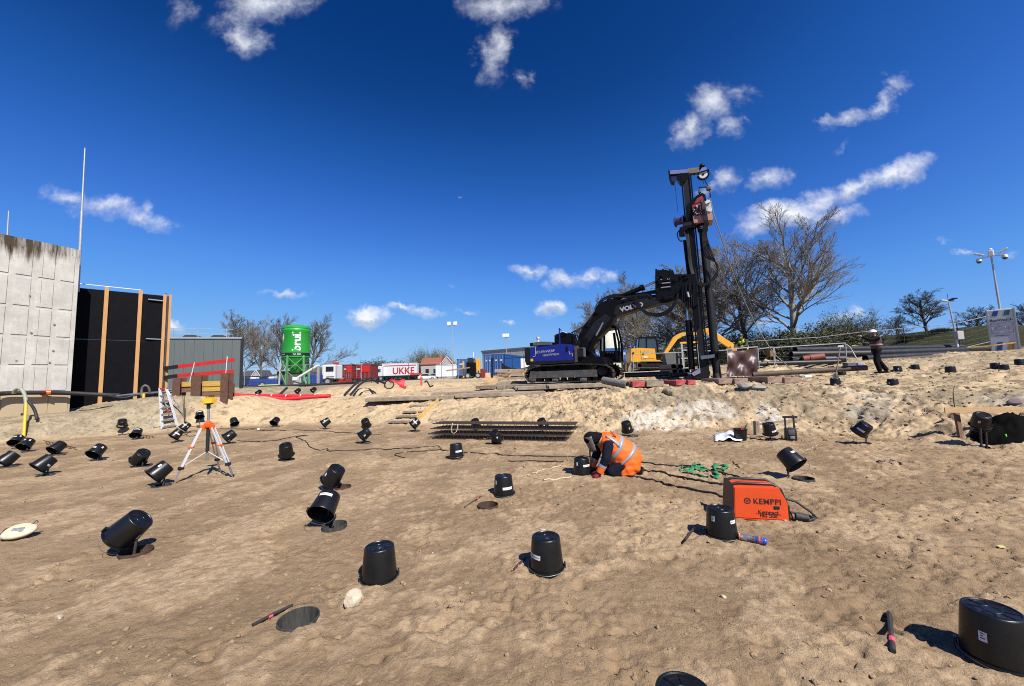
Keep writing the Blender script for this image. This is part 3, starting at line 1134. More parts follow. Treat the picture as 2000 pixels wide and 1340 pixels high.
# buckets on the higher ground at the right, and those in the second pit at the left
for px, py, st, lab, sunk in [
 (1632, 751, [], 'black bucket with a shovel handle standing behind it, on the upper sand', .07),
 (1644, 733, [], 'black bucket lying low behind the one with the shovel handle', .13),
 (1744, 752, [(S, -.6, .15)], 'black bucket on the crest in front of the worker in the white helmet', .08),
 (1754, 725, [(S, .2, .15)], 'black bucket with white mark right of the worker in the white helmet', .05),
 (1788, 720, [], 'small looking dark bucket on the flat sand, beyond a thin stick', .09),
 (1857, 727, [], 'dark bucket standing between the light mast and the pit crest', .06),
 (1945, 720, [], 'dark bucket leaning against its neighbour below the white cabinet', .05),
 (1961, 721, [], 'dark bucket with torn rim, right one of a pair below the white cabinet', .1),
 (1992, 712, [], 'dark bucket at the right edge of the view on the high sand', .06),
]:
 p = ground_at(px, py)
 place_bucket(lab, p - Vector((0, 0, sunk)), (rnd.uniform(-.08, .08), rnd.uniform(-.05, .05), 1), st, -math.atan2(p.x, p.y), None)
for px, py, Y, lab, plab in [(505, 767, 24.5, 'black bucket on a rod beyond the red pipes, left one of three', 'rod and casing beyond the red pipes, left one of three'),
                             (581.5, 764, 24.5, 'black bucket with torn sticker on a rod beyond the red pipes, middle one', 'rod and casing beyond the red pipes, middle one'),
                             (612, 762, 24.2, 'black bucket on a rod beyond the red pipes, right one of three', 'rod and casing beyond the red pipes, right one of three')]:
 c = at(px, py, Y)
 place_bucket(lab, c + Vector((-.08, 0, -.06)), (.75, -.1, .6), [(S, 0, .15)], .3, None)
 p = Vector((c.x, c.y, gz(c.x, c.y)))
 place_pile(plab, p, c + Vector((0, 0, .05)), .02, M_RUST, cut=False, deep=.02)

# short marking rods with pink tape, lying about
for a, b, tape, r, lab in [((493, 1224), (571, 1184), .42, .011, 'dark steel rod with bright pink tape lying by the open casing'),
                           ((907, 992), (939, 971), .8, .007, 'thin rod with a pale pink end left of the rusty open casing'),
                           ((1003, 1115), (1026, 1092), .35, .011, 'rod with red tape lying in the shadow of the long sticker bucket'),
                           ((1338, 1058), (1358, 1033), .9, .012, 'dark rod lying left of the bucket by the spray can'),
                           ((1737, 1202), (1745, 1276), .75, .014, 'black rod with pink tape end, right of the pit floor'),
                           ((808, 842), (822, 842), .85, .012, 'short rod with red tape under the timber steps')]:
 A, B = ground_at(*a), ground_at(*b)
 o = thing('marking_rod', lab, 'rod', (A + B) / 2, 0, 'marking rods on the pit floor')
 u = Vector((0, 0, r * 1.0))
 A, B = A - o.location + u, B - o.location + u
 MB().tube([A, A.lerp(B, .5) + Vector((0, 0, .004)), B], r, 8).build('rod', M_ROD, o, 40)
 t0, t1 = A.lerp(B, tape - .05), A.lerp(B, tape + .05)
 MB().tube([t0, t1], r * 1.2, 8).build('tape', M_PINK, o, 40)
# ------------------------------------------------------------------ gear on the pit floor
M_ALU = mat('aluminium', (.62, .63, .64), .32, .85, .08, 20, .05, 80)
M_ALU_W = mat('bright_alu', (.80, .81, .82), .35, .35, .05, 20)
M_BLACK = mat('black_paint', (.012, .012, .013), .5, 0, .3, 10)
M_RUBBER = mat('black_rubber', (.014, .014, .015), .65, 0, .3, 14, .2, 60, dirt=(.12, (.14, .10, .065)))
M_ORANGE = mat('orange_paint', (.80, .085, .018), .42, 0, .08, 6, dirt=(.05, (.62, .40, .28)))
M_ORANGE_P = mat('orange_plastic', (.85, .11, .01), .4, 0, .06)
M_YEL = mat('yellow_plastic', (.86, .46, .015), .4, 0, .08)
M_YPAINT = mat('yellow_paint', (.80, .46, .03), .45, 0, .12, 5, dirt=(.12, DUST))
M_REDP = mat('red_paint', (.55, .022, .020), .5, 0, .15, 6, dirt=(.08, DUST))
M_WHITE = mat('white_paint', (.74, .74, .73), .5, 0, .05, 4, dirt=(.08, DUST))
M_WOOD = mat('pine_board', (.62, .40, .19), .75, 0, .18, 3, .25, 30, stretch=(1, 12, 12))
M_WOODG = mat('grey_timber', (.26, .205, .15), .9, 0, .35, 3, .5, 25, dirt=(.30, (.50, .39, .26)))
M_CONC = mat('concrete', (.50, .485, .45), .9, 0, .12, 3, .25, 40)
M_PAPER = mat('paper', (.80, .80, .84), .8, 0, .03)
M_GREEN = mat('green_strap', (.02, .22, .08), .75, 0, .25, 12, .3, 120)
M_CREAM = mat('cream_webbing', (.62, .50, .33), .8, 0, .15, 20)

# --- survey tripod
A, B, C = ground_at(339, 944), ground_at(456, 932), ground_at(429, 919)
ctr = (A + B + C) / 3
ctr.z = gz(ctr.x, ctr.y)
F = Frame(ctr, 0)
hub = F.p(407, 830)
top = F.p(407.5, 790)
o = thing('tripod', 'orange and aluminium survey tripod standing on the pit floor', 'tripod', ctr)
hb = Vector((hub.x, 0, hub.z))
m = MB().lathe([(0, -.05), (.055, -.05), (.075, -.02), (.075, .03), (.045, .05), (.045, .07), (0, .07)], 16, Matrix.Translation(hb))
for P in (A, B, C):
 d = (P - ctr)
 d.z = 0
 d.normalize()
 m.bevbox(hb + d * .095 + Vector((0, 0, -.04)), (.07, .07, .10), .012, Matrix.Rotation(math.atan2(d.y, d.x), 3, 'Z'))
m.build('hub', M_ORANGE_P, o, 40)
MB().tube([hb + Vector((0, 0, .05)), Vector((top.x, 0, top.z))], .021, 12).build('centre_column', M_ALU, o, 40)
mm = MB().tube([hb + Vector((0, 0, -.05)), hb + Vector((0, 0, -.52))], .03, 12)
mm.build('column_sleeve', M_BLACK, o, 40)
MB().tube([hb + Vector((0, 0, -.52)), hb + Vector((0, 0, -.68))], .02, 12).build('column_end', M_ALU, o, 40)
MB().lathe([(0, -.03), (.03, -.03), (.035, 0), (.03, .04), (.045, .05), (.075, .06), (.075, .075), (0, .075)], 14, Matrix.Translation(Vector((top.x, 0, top.z - .05)))).build('crank_head', M_BLACK, o, 40)
for i, P in enumerate((A, B, C)):
 q = P - ctr
 d = Vector((q.x, q.y, 0)).normalized()
 s0 = hb + d * .115 + Vector((0, 0, -.05))
 side = d.cross(Vector((0, 0, 1)))
 midp = s0.lerp(q, .74)
 leg = MB()
 for sgn in (-1, 1):
  leg.beam(s0 + side * .028 * sgn, midp + side * .024 * sgn, .016, .03, d)
 lg = leg.build('leg', M_ALU_W if i != 2 else M_ALU, o)
 MB().beam(midp - (q - s0).normalized() * .12, q, .026, .022, d).build('lower_leg', M_ALU, lg)
 MB().bevbox(midp, (.075, .075, .06), .012).build('clamp', M_BLACK, lg, 40)
 MB().bevbox(s0.lerp(q, .36), (.07, .075, .035), .008).build('collar', M_ORANGE_P, lg, 40)
 MB().tube([q + Vector((0, 0, .05)), q + Vector((0, 0, -.04))], [.018, .004], 8).build('foot_spike', M_BLACK, lg, 40)
 MB().tube([hb + Vector((0, 0, -.50)), s0.lerp(q, .72)], .008, 6).build('brace', M_ALU_W, o, 40)
lp = ctr + Vector((top.x, 0, top.z + .022))
LS = .70
o = thing('laser_level', 'yellow rotating laser level on top of the survey tripod', 'laser level', lp)
bm = MB()
bm.add([(-.15, -.10, 0), (.15, -.10, .01), (.15, .10, .01), (-.15, .10, 0), (-.135, -.085, .06), (.145, -.085, .07), (.145, .085, .07), (-.135, .085, .06), (-.07, -.07, .165), (.125, -.07, .165), (.125, .07, .165), (-.07, .07, .165)],
       [(3, 2, 1, 0), (0, 1, 5, 4), (1, 2, 6, 5), (2, 3, 7, 6), (3, 0, 4, 7), (4, 5, 9, 8), (5, 6, 10, 9), (6, 7, 11, 10), (7, 4, 8, 11), (8, 9, 10, 11)])
hs = bm.build('housing', M_YEL, o)
MB().lathe([(0, -.022), (.055, -.022), (.06, .0), (0, .0)], 16, Matrix.Translation((.0, 0, 0.004))).build('base_plate', M_BLACK, o, 40)
MB().bevbox((.03, 0, .17), (.15, .12, .012), .003).bevbox((.03, 0, .205), (.16, .13, .014), .004).build('guard', M_BLACK, o, 40)
for x in (-.035, .095):
 MB().tube([(x, .04, .17), (x, .04, .2)], .006, 6).tube([(x, -.04, .17), (x, -.04, .2)], .006, 6).build('guard_post', M_BLACK, o)
MB().lathe([(0, .17), (.035, .17), (.035, .2), (0, .2)], 14, Matrix.Translation((.03, 0, 0))).build('rotor', M_ALU, o, 40)
MB().box((-.1, -.089, .045), (.05, .01, .02)).build('keypad', M_BLACK, o)
o.scale = (LS, LS, LS)

# --- aluminium stepladder leaning on the bank
f1, f2 = ground_at(317, 839), ground_at(347, 834)
t1 = at(312.5, 759, f1.y + .75)
t2 = at(325.5, 759, f1.y + .75)
o = thing('stepladder', 'aluminium stepladder with red top leaning against the grey bank', 'ladder', f1)
P = lambda v: v - f1
for a, b in ((f1, t1), (f2, t2)):
 MB().beam(P(a), P(b), .03, .10, (0, 1, 0)).build('stile', M_ALU_W, o)
for i in range(6):
 k = .05 + i * .155
 a, b = f1.lerp(t1, k), f2.lerp(t2, k)
 MB().beam(P(a), P(b), .035, .16, (0, 1, .3)).build('tread', M_ALU, o)
MB().beam(P(t1) + Vector((-.03, 0, 0)), P(t2) + Vector((.03, 0, 0)), .08, .05).build('top_cap', M_REDP, o)
MB().beam(P(f1) + Vector((0, .45, .18)), P(t1), .025, .04).build('rear_leg', M_ALU, o)
MB().beam(P(f2) + Vector((0, .45, .18)), P(t2), .025, .04).build('rear_leg', M_ALU, o)
MB().bevbox(P(f2.lerp(t2, .42)) + Vector((-.1, -.1, 0)), (.05, .05, .16), .01).build('hook', M_REDP, o)

# --- welding machine
a, b = ground_at(1434, 1013), ground_at(1541, 1018)
ang = math.atan2(b.y - a.y, b.x - a.x)
zb = min(a.z, b.z)
a.z = zb
F = Frame(a, ang)
o = thing('welding_machine', 'orange welding power source with black frame standing on the pit floor', 'welding machine', a, ang)
face = [(1435, 1012), (1541, 1017), (1538, 983), (1521, 953), (1433, 951)]
fp = F.poly(face)
W = fp[1][0]
Hh = fp[4][1]
fp[0] = (0, .0)
fp[1] = (W, .0)
MB().prism(fp, 0, .30).build('side_panel', M_ORANGE, o)
MB().prism([(x * .96 + .012, z * .93 + .02) for x, z in fp], -.006, .0).build('door', M_ORANGE, o)
MB().prism([(fp[4][0] + .005, fp[4][1] - .004), (fp[3][0] - .02, fp[3][1] - .004), (fp[3][0] - .05, fp[3][1] + .012), (fp[4][0] + .01, fp[4][1] + .012)], .03, .27).build('top_cover', M_ORANGE, o)
fr = MB()
fr.prism([(-.055, .0), (-.004, .0), (fp[4][0] - .004, Hh + .03), (fp[4][0] - .035, Hh + .03)], .0, .30)
fr.build('front_frame', M_BLACK, o)
hx0, hx1 = fp[4][0], fp[3][0]
hd = MB()
for v in (.04, .26):
 hd.tube([(hx0 - .01, v, Hh + .02), (hx0 + .05, v, Hh + .04), (hx1 - .05, v, Hh + .035), (hx1 + .03, v, Hh - .02), (W + .012, v, Hh * .45)], .016, 8)
hd.build('handle_frame', M_BLACK, o, 60)
MB().bevbox((W + .015, .15, .09), (.03, .26, .18), .01).build('rear_panel', M_BLACK, o)
MB().bevbox((W * .80, -.010, Hh * .42), (.055, .012, .032), .004).build('latch', M_BLACK, o)
M_LOGO = mat('logo_black', (.05, .015, .010), .6)
Mt = basis((1, 0, 0), (0, 0, 1), (W * .635, -.008, Hh * .58))
text_mesh('KEMPPI', .086, M_LOGO, 'lettering', o, Mt, .001, squash=.95, sp=1.12)
lg = MB()
for i in range(24):
 t0 = 2 * math.pi * i / 24
 t1_ = 2 * math.pi * (i + 1) / 24
 c = (W * .27, Hh * .585)
 lg.quad((c[0] + .036 * math.cos(t0), -.008, c[1] + .036 * math.sin(t0)), (c[0] + .036 * math.cos(t1_), -.008, c[1] + .036 * math.sin(t1_)), (c[0] + .024 * math.cos(t1_), -.008, c[1] + .024 * math.sin(t1_)), (c[0] + .024 * math.cos(t0), -.008, c[1] + .024 * math.sin(t0)))
for x0, x1 in ((-.022, -.004), (.022, .004)):
 lg.add([(c[0] + x0, -.008, c[1] + .016), (c[0] + x1, -.008, c[1] + .012), (c[0], -.008, c[1] - .02)], [(0, 1, 2)])
lg.build('emblem', M_LOGO, o)
text_mesh('Kempact', .058, M_LOGO, 'lettering', o, basis((1, 0, 0), (0, 0, 1), (W * .64, -.008, Hh * .26)), 0)
text_mesh('MIG 2530', .044, M_LOGO, 'lettering', o, basis((1, 0, 0), (0, 0, 1), (W * .64, -.008, Hh * .14)), 0)
MB().box((W * .64, -.0085, Hh * .20), (.26, .002, .004)).build('rule_line', M_LOGO, o)
wl = a.copy()
o2 = thing('welding_cable', 'black welding torch lead coiled behind the orange welding machine', 'cable', (a.x, a.y, a.z))
R3 = Matrix.Rotation(ang, 3, 'Z')
pts = [R3 @ Vector(p) for p in ((W + .03, .10, .22), (W + .12, .10, .20), (W + .25, .08, .10), (W + .30, .06, .04), (W + .2, .02, .02), (W + .05, .02, .03), (W + .04, .05, .09), (W + .16, .08, .07), (W + .29, .12, .025), (W + .32, .2, .02))]
MB().tube([pts[0].lerp(pts[0], 0)] + [p for p in pts], .013, 8).build('lead', M_RUBBER, o2, 60)
MB().tube([pts[4] + Vector((0, 0, .03)), pts[5] + Vector((.03, 0, .03))], [.03, .035], 10).build('plug', M_STEEL, o2, 40)

# --- spray can
p = ground_at(1445, 1054)
q = ground_at(1499, 1066)
d = (q - p)
d.z = 0
ln = d.length
o = thing('spray_can', 'paint spray can with blue cap lying beside a black bucket', 'spray can', p + Vector((0, 0, .034)), math.atan2(d.y, d.x))
Mx = Matrix.Rotation(math.pi / 2, 4, 'Y')
sg = [(0, .16, M_WHITE, .033), (.015, .07, M_ORANGE_P, .0333), (.07, .30, M_ALU, .033), (.30, .58, mat('can_grey', (.16, .15, .17), .4, 0, .9, 30), .033), (.58, .72, mat('can_blue', (.05, .09, .30), .4, 0, .8, 25), .033), (.72, .78, M_PINK, .0333), (.78, .86, mat('can_grey', (.2, .2, .2)), .033)]
for nm, (k0, k1, m, r) in zip(('base', 'band', 'sleeve', 'print', 'print', 'band', 'shoulder'), sg):
 MB().lathe([(0, k0 * ln), (r, k0 * ln), (r, k1 * ln), (0, k1 * ln)], 20, Mx).build(nm, m, o, 40)
MB().lathe([(0, .86 * ln), (.031, .86 * ln), (.031, .95 * ln), (.024, .99 * ln), (0, ln)], 20, Mx).build('cap', mat('cap_blue', (.02, .07, .55), .35), o, 40)

# --- cables on the floor

def cable(label, pts, r=.011, m=None, name='cable', wob=.02, group=None):
 P = [ground_at(*q) for q in pts]
 out = []
 n = 6
 rr = random.Random(len(pts) * 31 + int(pts[0][0]))
 for i in range(len(P) - 1):
  p0, p1, p2, p3 = P[max(i - 1, 0)], P[i], P[i + 1], P[min(i + 2, len(P) - 1)]
  for k in range(n):
   t = k / n
   v = .5 * ((2 * p1) + (p2 - p0) * t + (2 * p0 - 5 * p1 + 4 * p2 - p3) * t * t + (3 * p1 - p0 - 3 * p2 + p3) * t ** 3)
   v.x += rr.uniform(-wob, wob)
   v.y += rr.uniform(-wob, wob)
   v.z = gz(v.x, v.y) + r * .9
   out.append(v)
 out.append(P[-1] + Vector((0, 0, r)))
 c = out[0].copy()
 o = MB().tube([v - c for v in out], r, 6).build(name, m or M_RUBBER, None, 60)
 o.location = c
 return tag(o, label, 'cable', group)

CG = 'cables and leads on the pit floor'
cable('long thin black cable along the foot of the pale sand', [(300, 836), (420, 838), (520, 841), (610, 842), (680, 846), (745, 850)], .012, group=CG)
cable('black cable lying in a loose zigzag left of the rebar cages', [(463, 861), (525, 862), (575, 853), (600, 851), (578, 855), (596, 862), (604, 871), (620, 879), (640, 877), (644, 882), (700, 880), (760, 878)], .012, group=CG)
cable('black cable with a loop running from the rebar cages towards the kneeling worker', [(760, 878), (845, 873), (856, 872), (858, 879), (800, 883), (772, 889), (791, 895)], .011, group=CG)
cable('straight black cable passing behind the kneeling worker', [(858, 878), (905, 884), (980, 889), (1060, 892), (1130, 893), (1180, 894)], .012, group=CG)
cable('short black cable with a clamp left of the hard shadow', [(992, 901), (1045, 901), (1080, 903), (1100, 903)], .012, group=CG)
cable('pale rope lying in a bow before the worker', [(1030, 930), (1060, 938), (1085, 937), (1115, 932)], .009, M_CREAM, 'rope', group=CG)
cable('pale cord left of the bucket at the worker', [(1040, 924), (1065, 917), (1095, 911)], .008, M_CREAM, 'rope', group=CG)
cable('upper black lead from worker to welding machine', [(1250, 903), (1290, 909), (1340, 911), (1380, 917), (1430, 928), (1450, 934)], .013, group=CG)
cable('middle black lead from worker to welding machine', [(1255, 917), (1300, 925), (1350, 937), (1405, 947), (1430, 950)], .015, group=CG)
cable('lower black lead from worker to welding machine', [(1215, 928), (1260, 936), (1300, 947), (1360, 960), (1428, 975)], .015, group=CG)
cable('thin black wire coil at the foot of the stepladder', [(361, 846), (368, 852), (385, 850), (382, 843), (370, 843), (366, 848), (350, 853), (330, 856)], .009, group=CG)
cable('thin pale cord on the floor right of the work lamp', [(1560, 880), (1590, 873), (1594, 866), (1570, 862)], .006, M_CREAM, 'rope', group=CG)
cable('bent dark twig of wire on the floor right of the green strap', [(1431, 900), (1434, 905), (1441, 911), (1444, 913)], .008, M_RUST, 'wire', group=CG)
cable('dark cable at the back corner between stepladder and steel post', [(430, 836), (460, 838), (500, 838), (560, 841)], .01, group=CG)

# --- green lifting strap
p = ground_at(1375, 922)
o = thing('lifting_strap', 'crumpled green lifting sling lying across the black leads', 'strap', p)
loops = [[(1328, 921), (1334, 914), (1350, 912), (1358, 915), (1352, 922), (1336, 924)], [(1352, 914), (1358, 907), (1370, 908), (1372, 914), (1360, 917)], [(1358, 918), (1378, 919), (1392, 922), (1400, 928), (1405, 936), (1395, 935), (1388, 928)],
         [(1395, 918), (1402, 910), (1412, 909), (1422, 914), (1414, 921), (1400, 920)], [(1340, 925), (1356, 927), (1372, 932), (1385, 934)]]
for i, lp in enumerate(loops):
 P3 = [ground_at(*q) - p for q in lp]
 mb = MB()
 pts = []
 for k in range(len(P3) - 1):
  for t in (0, .25, .5, .75):
   pts.append(P3[k].lerp(P3[k + 1], t))
 pts.append(P3[-1])
 h = .035
 for k, v in enumerate(pts):
  zz = gz(p.x + v.x, p.y + v.y) - p.z + .012 + .022 * abs(math.sin(k * .55 + i))
  tl = .03 * math.sin(k * .8 + i)
  mb.v.append((v.x - tl, v.y - .03, zz))
  mb.v.append((v.x + tl, v.y + .035, zz + h * math.cos(k * .4)))
 for k in range(len(pts) - 1):
  mb.f.append((2 * k, 2 * k + 2, 2 * k + 3, 2 * k + 1))
 ob = mb.build('webbing', M_GREEN, o, 180)
 md = ob.modifiers.new('thick', 'SOLIDIFY')
 md.thickness = .006

# --- stack of rebar cages
M_BAR = mat('rebar', (.060, .042, .034), .75, .4, .35, 25)
base = ground_at(985, 856)
A, B = ground_at(842, 859), ground_at(1104, 864)
ang = math.atan2(B.y - A.y, B.x - A.x)
dv = Vector((math.cos(ang), math.sin(ang), 0))
nv = Vector((-math.sin(ang), math.cos(ang), 0))
Lc = (B - A).length
for k in range(3):
 hgt = .125
 z0 = .02 + k * (hgt + .012)
 shift = k * .10
 o = thing('rebar_cage', ['flat rebar cage at the bottom of the stack on the pit floor', 'middle rebar cage of the stack', 'topmost rebar cage of the stack, its right end sticking out'][k],
              'rebar cage', A + Vector((0, 0, z0)) + dv * (.02 * k) + nv * (.1 + shift), ang, 'rebar cages stacked on the pit floor')
 wid = .62
 lb = MB()
 Lk = Lc + (.10 * k)
 for zz in (0.0, hgt):
  for j in range(10):
   v = j * wid / 9
   x0 = -.02 - .05 * (j % 3)
   lb.tube([(x0 - (.12 if zz else 0), v, zz), (Lk, v, zz)], .008, 5)
 lb.build('long_rebar_lattice', M_BAR, o)
 st = MB()
 nst = int(Lk / .115)
 for i in range(nst):
  x = .1 + i * .115
  st.tube([(x, 0, 0), (x, 0, hgt), (x, wid, hgt), (x, wid, 0), (x, 0, 0)], .0048, 4, False)
 st.build('stirrup_lattice', M_BAR, o)
for (px, py, k, lab) in ((887, 838, 0, 'cream webbing loop hung on the left half of the rebar cages'), (1061, 858, 1, 'cream webbing loop hanging off the right half of the rebar cages')):
 d = A.y + .0
 c = at(px, py, d - .03)
 mb = MB()
 loop = [(-.06, .16), (-.10, .02), (-.09, -.10), (-.03, -.14), (.05, -.08), (.09, .05), (.08, .17)] if k == 0 else [(.14, .19), (.03, .10), (-.08, -.08), (-.14, -.10), (-.04, -.16), (.06, -.14), (.05, .05), (.03, .12)]
 n = len(loop)
 pts = []
 for i in range(n - 1):
  for t in (0, .33, .66):
   pts.append((loop[i][0] * (1 - t) + loop[i + 1][0] * t, loop[i][1] * (1 - t) + loop[i + 1][1] * t))
 for (x, z) in pts:
  mb.v.append((x, -.01, z))
  mb.v.append((x + .035, -.035, z + .01))
 for i in range(len(pts) - 1):
  mb.f.append((2 * i, 2 * i + 2, 2 * i + 3, 2 * i + 1))
 ob = mb.build('sling', M_CREAM, None, 180)
 ob.location = c
 tag(ob, lab, 'sling', 'cream slings on the rebar cages')
 ob.modifiers.new('thick', 'SOLIDIFY').thickness = .006
# small rebar ladders on the floor at the left
for (a1, a2, b1, b2, lab) in (((85, 861), (148, 875), (90, 868), (150, 879), 'rusty rebar ladder lying behind the plain bucket at the left'), ((250, 847), (301, 853), (250, 851), (302, 858), 'rusty rebar ladder lying left of the stepladder')):
 P = [ground_at(*q) for q in (a1, a2, b1, b2)]
 o = thing('rebar_ladder', lab, 'rebar', P[0], 0, 'rebar ladders on the floor')
 P = [v - o.location + Vector((0, 0, .012)) for v in P]
 MB().tube([P[0], P[1]], .008, 5).build('bar', M_BAR, o)
 MB().tube([P[2], P[3]], .008, 5).build('bar', M_BAR, o)
 for i in range(9):
  t = .06 + i * .11
  MB().tube([P[0].lerp(P[1], t), P[2].lerp(P[3], t)], .007, 5).build('rung', M_BAR, o)

# --- drawing, bucket of tools, work lamp, stakes
p = ground_at(1415, 862)
pts = [(1393, 850), (1421, 851), (1445, 850), (1452, 861), (1440, 868), (1425, 866), (1396, 862)]
P3 = [ground_at(*q) - p for q in pts]
mb = MB()
grid = []
c0, c1, c2, c3 = ground_at(1394, 850) - p, ground_at(1452, 848) - p, ground_at(1450, 864) - p, ground_at(1396, 863) - p
for j in range(7):
 for i in range(13):
  s, t = i / 12, j / 6
  v = c0.lerp(c1, s).lerp(c3.lerp(c2, s), t)
  z = .02 + .05 * abs(math.sin(s * 5.2)) * (1 - .5 * t) + (.09 * math.exp(-((s - .55) / .12) ** 2))
  mb.v.append((v.x, v.y, gz(v.x + p.x, v.y + p.y) - p.z + z))
for j in range(6):
 for i in range(12):
  k = j * 13 + i
  mb.f.append((k, k + 1, k + 14, k + 13))
ob = mb.build('drawing_sheet', M_PAPER, None, 180)
ob.location = p
ob.modifiers.new('thick', 'SOLIDIFY').thickness = .002
tag(ob, 'creased white paper drawing lying beside the upright bucket of tools', 'paper')
p = ground_at(1447, 860)
o = thing('tool_bucket', 'black bucket standing upright with tools sticking out, beside the paper drawing', 'bucket', p + Vector((0, 0, .28)), .3)
o.rotation_euler = (math.pi, 0, .3)
link('body', BUCKET_BODY, o)
link('rim', BUCKET_RIM, o)
for (x0, x1, y, m, nm) in ((.05, .20, .02, M_BLACK, 'tool_grip'), (-.02, .06, .05, M_REDP, 'tool_grip'), (.07, .09, -.03, M_ORANGE_P, 'tool_grip')):
 MB().tube([(x0, y, .12), (x1, y, -.09 if m is M_BLACK else -.05)], .014, 8).build(nm, m, o, 40)
p = ground_at(1545, 860)
F = Frame(p)
o = thing('work_lamp', 'black battery work lamp with tall handle standing at the slope toe', 'lamp', p, -.35)
MB().bevbox((0, 0, .15), (.24, .16, .30), .03).build('housing', M_BLACK, o, 40)
MB().bevbox((0, -.085, .2), (.13, .02, .13), .01).build('control_panel', mat('dark_grey_plastic', (.10, .10, .11), .4), o, 40)
MB().bevbox((0.01, -.098, .08), (.10, .02, .07), .01).build('socket_panel', mat('mid_grey_plastic', (.2, .2, .21), .4), o, 40)
for x in (-.09, .09):
 MB().box((x, 0, .42), (.03, .05, .26)).build('handle_post', M_BLACK, o)
MB().box((.02, 0, .56), (.30, .06, .05)).build('handle_bar', M_BLACK, o)
pa, pb = ground_at(1478, 850), at(1563, 819, ground_at(1545, 860).y + .25)
o = MB().beam((0, 0, 0), at(1476, 831, pb.y + .1) * 0 + Vector((0, 0, 0.001)) + (pb - at(1480, 829, pb.y)), .03, .05).build('batten', M_WOODG, None)
o.location = at(1480, 829, pb.y)
tag(o, 'grey wooden batten held level behind the work lamp', 'batten')
o = MB().bevbox((0, 0, .17), (.12, .1, .40), .015).build('post_stub', M_WOODG, None)
o.location = pa
o.rotation_euler = (0, .06, .2)
tag(o, 'dark timber stub standing left of the bucket by the work lamp', 'post')

# --- profile board on stake at the right
st0 = ground_at(1877, 850)
Yb = st0.y - .05
L0, R0 = at(1845, 801, Yb), at(2090, 800, Yb - .5)
o = thing('profile_board', 'long pine board on a stake above the right hand slope', 'board', st0)
MB().beam(L0 - st0, R0 - st0, .03, .115).build('board', M_WOOD, o)
tp = at(1867, 803, st0.y + .02)
MB().beam(Vector((0, 0, -.15)), tp - st0, .09, .05, (0, 1, 0)).build('stake', mat('stake_wood', (.20, .11, .07), .8, 0, .3, 5, .3), o)
en = at(2085, 812, Yb - .48)
MB().beam(Vector((en.x, en.y, gz(en.x, en.y) - .15)) - st0, en - st0, .09, .05, (0, 1, 0)).build('stake', mat('stake_wood', (.20, .11, .07)), o)
st = ground_at(1866, 806)
o = MB().tube([(0, 0, 0), (.02, .02, .30), (.07, .05, .50), (.12, .05, .62)], [.012, .01, .008, .005], 6).build('rebar_stick', M_RUST, None, 60)
o.location = st
tag(o, 'bent thin rusty stick standing in the sand above the pine board', 'stick')
p = ground_at(1968, 862)
o = MB().bevbox((0, 0, .06), (.025, .02, .17), .005).build('marker_peg', mat('fluor_green', (.15, .80, .05), .5), None)
o.location = p
o.rotation_euler = (0, -.15, 0)
tag(o, 'small fluorescent green marking peg below the black sheeting', 'peg')
# black plastic sheeting heap
p = ground_at(2012, 856)
mb = MB()
nn = 26
for j in range(nn):
 for i in range(nn):
  s, t = i / (nn - 1) * 2 - 1, j / (nn - 1) * 2 - 1
  r2 = s * s + t * t
  z = .40 * max(0, 1 - r2) ** .6 + .06 * float(perlin(np.array([s * 3.0]), np.array([t * 3.0]))[0]) * (1 if r2 < 1 else .3)
  X, Y = s * .62, t * .45
  mb.v.append((X, Y, gz(p.x + X + .1, p.y + Y) - p.z + z - .03))
for j in range(nn - 1):
 for i in range(nn - 1):
  k = j * nn + i
  mb.f.append((k, k + 1, k + nn + 1, k + nn))
o = mb.build('plastic_sheeting', mat('black_foil', (.002, .002, .002), .8, 0, .3, 8, .3, 12, spec=.05), None, 180)
o.location = p + Vector((.1, .45, 0))
tag(o, 'heap of black plastic sheeting under the pine board at the right edge', 'plastic sheet')

# --- cream pouch at the left
p = ground_at(35, 1052)
o = thing('padded_pouch', 'cream padded pouch with grey patch lying on the pit floor', 'pouch', p + Vector((0, 0, .085)), .25)
o.rotation_euler = (.42, 0, .25)
MB().ball((0, 0, 0), 1, 20, 10, (.165, .12, .055)).build('pad', mat('cream_canvas', (.66, .55, .38), .85, 0, .12, 10, .3, 40), o, 180)
MB().bevbox((.03, -.04, .048), (.11, .06, .01), .003, Matrix.Rotation(.45, 3, 'X')).build('patch', mat('grey_patch', (.22, .22, .22), .6, 0, .4, 40), o)
MB().tube([(-.11, -.085, -.01), (-.112, -.05, .035), (-.11, 0, .045), (-.10, .08, .02)], .008, 6).build('strap', M_BLACK, o, 60)
MB().tube([(.09, .06, .03), (.10, .11, .05), (.12, .10, .03)], .009, 6).build('strap', M_BLACK, o, 60)

# --- stones and litter

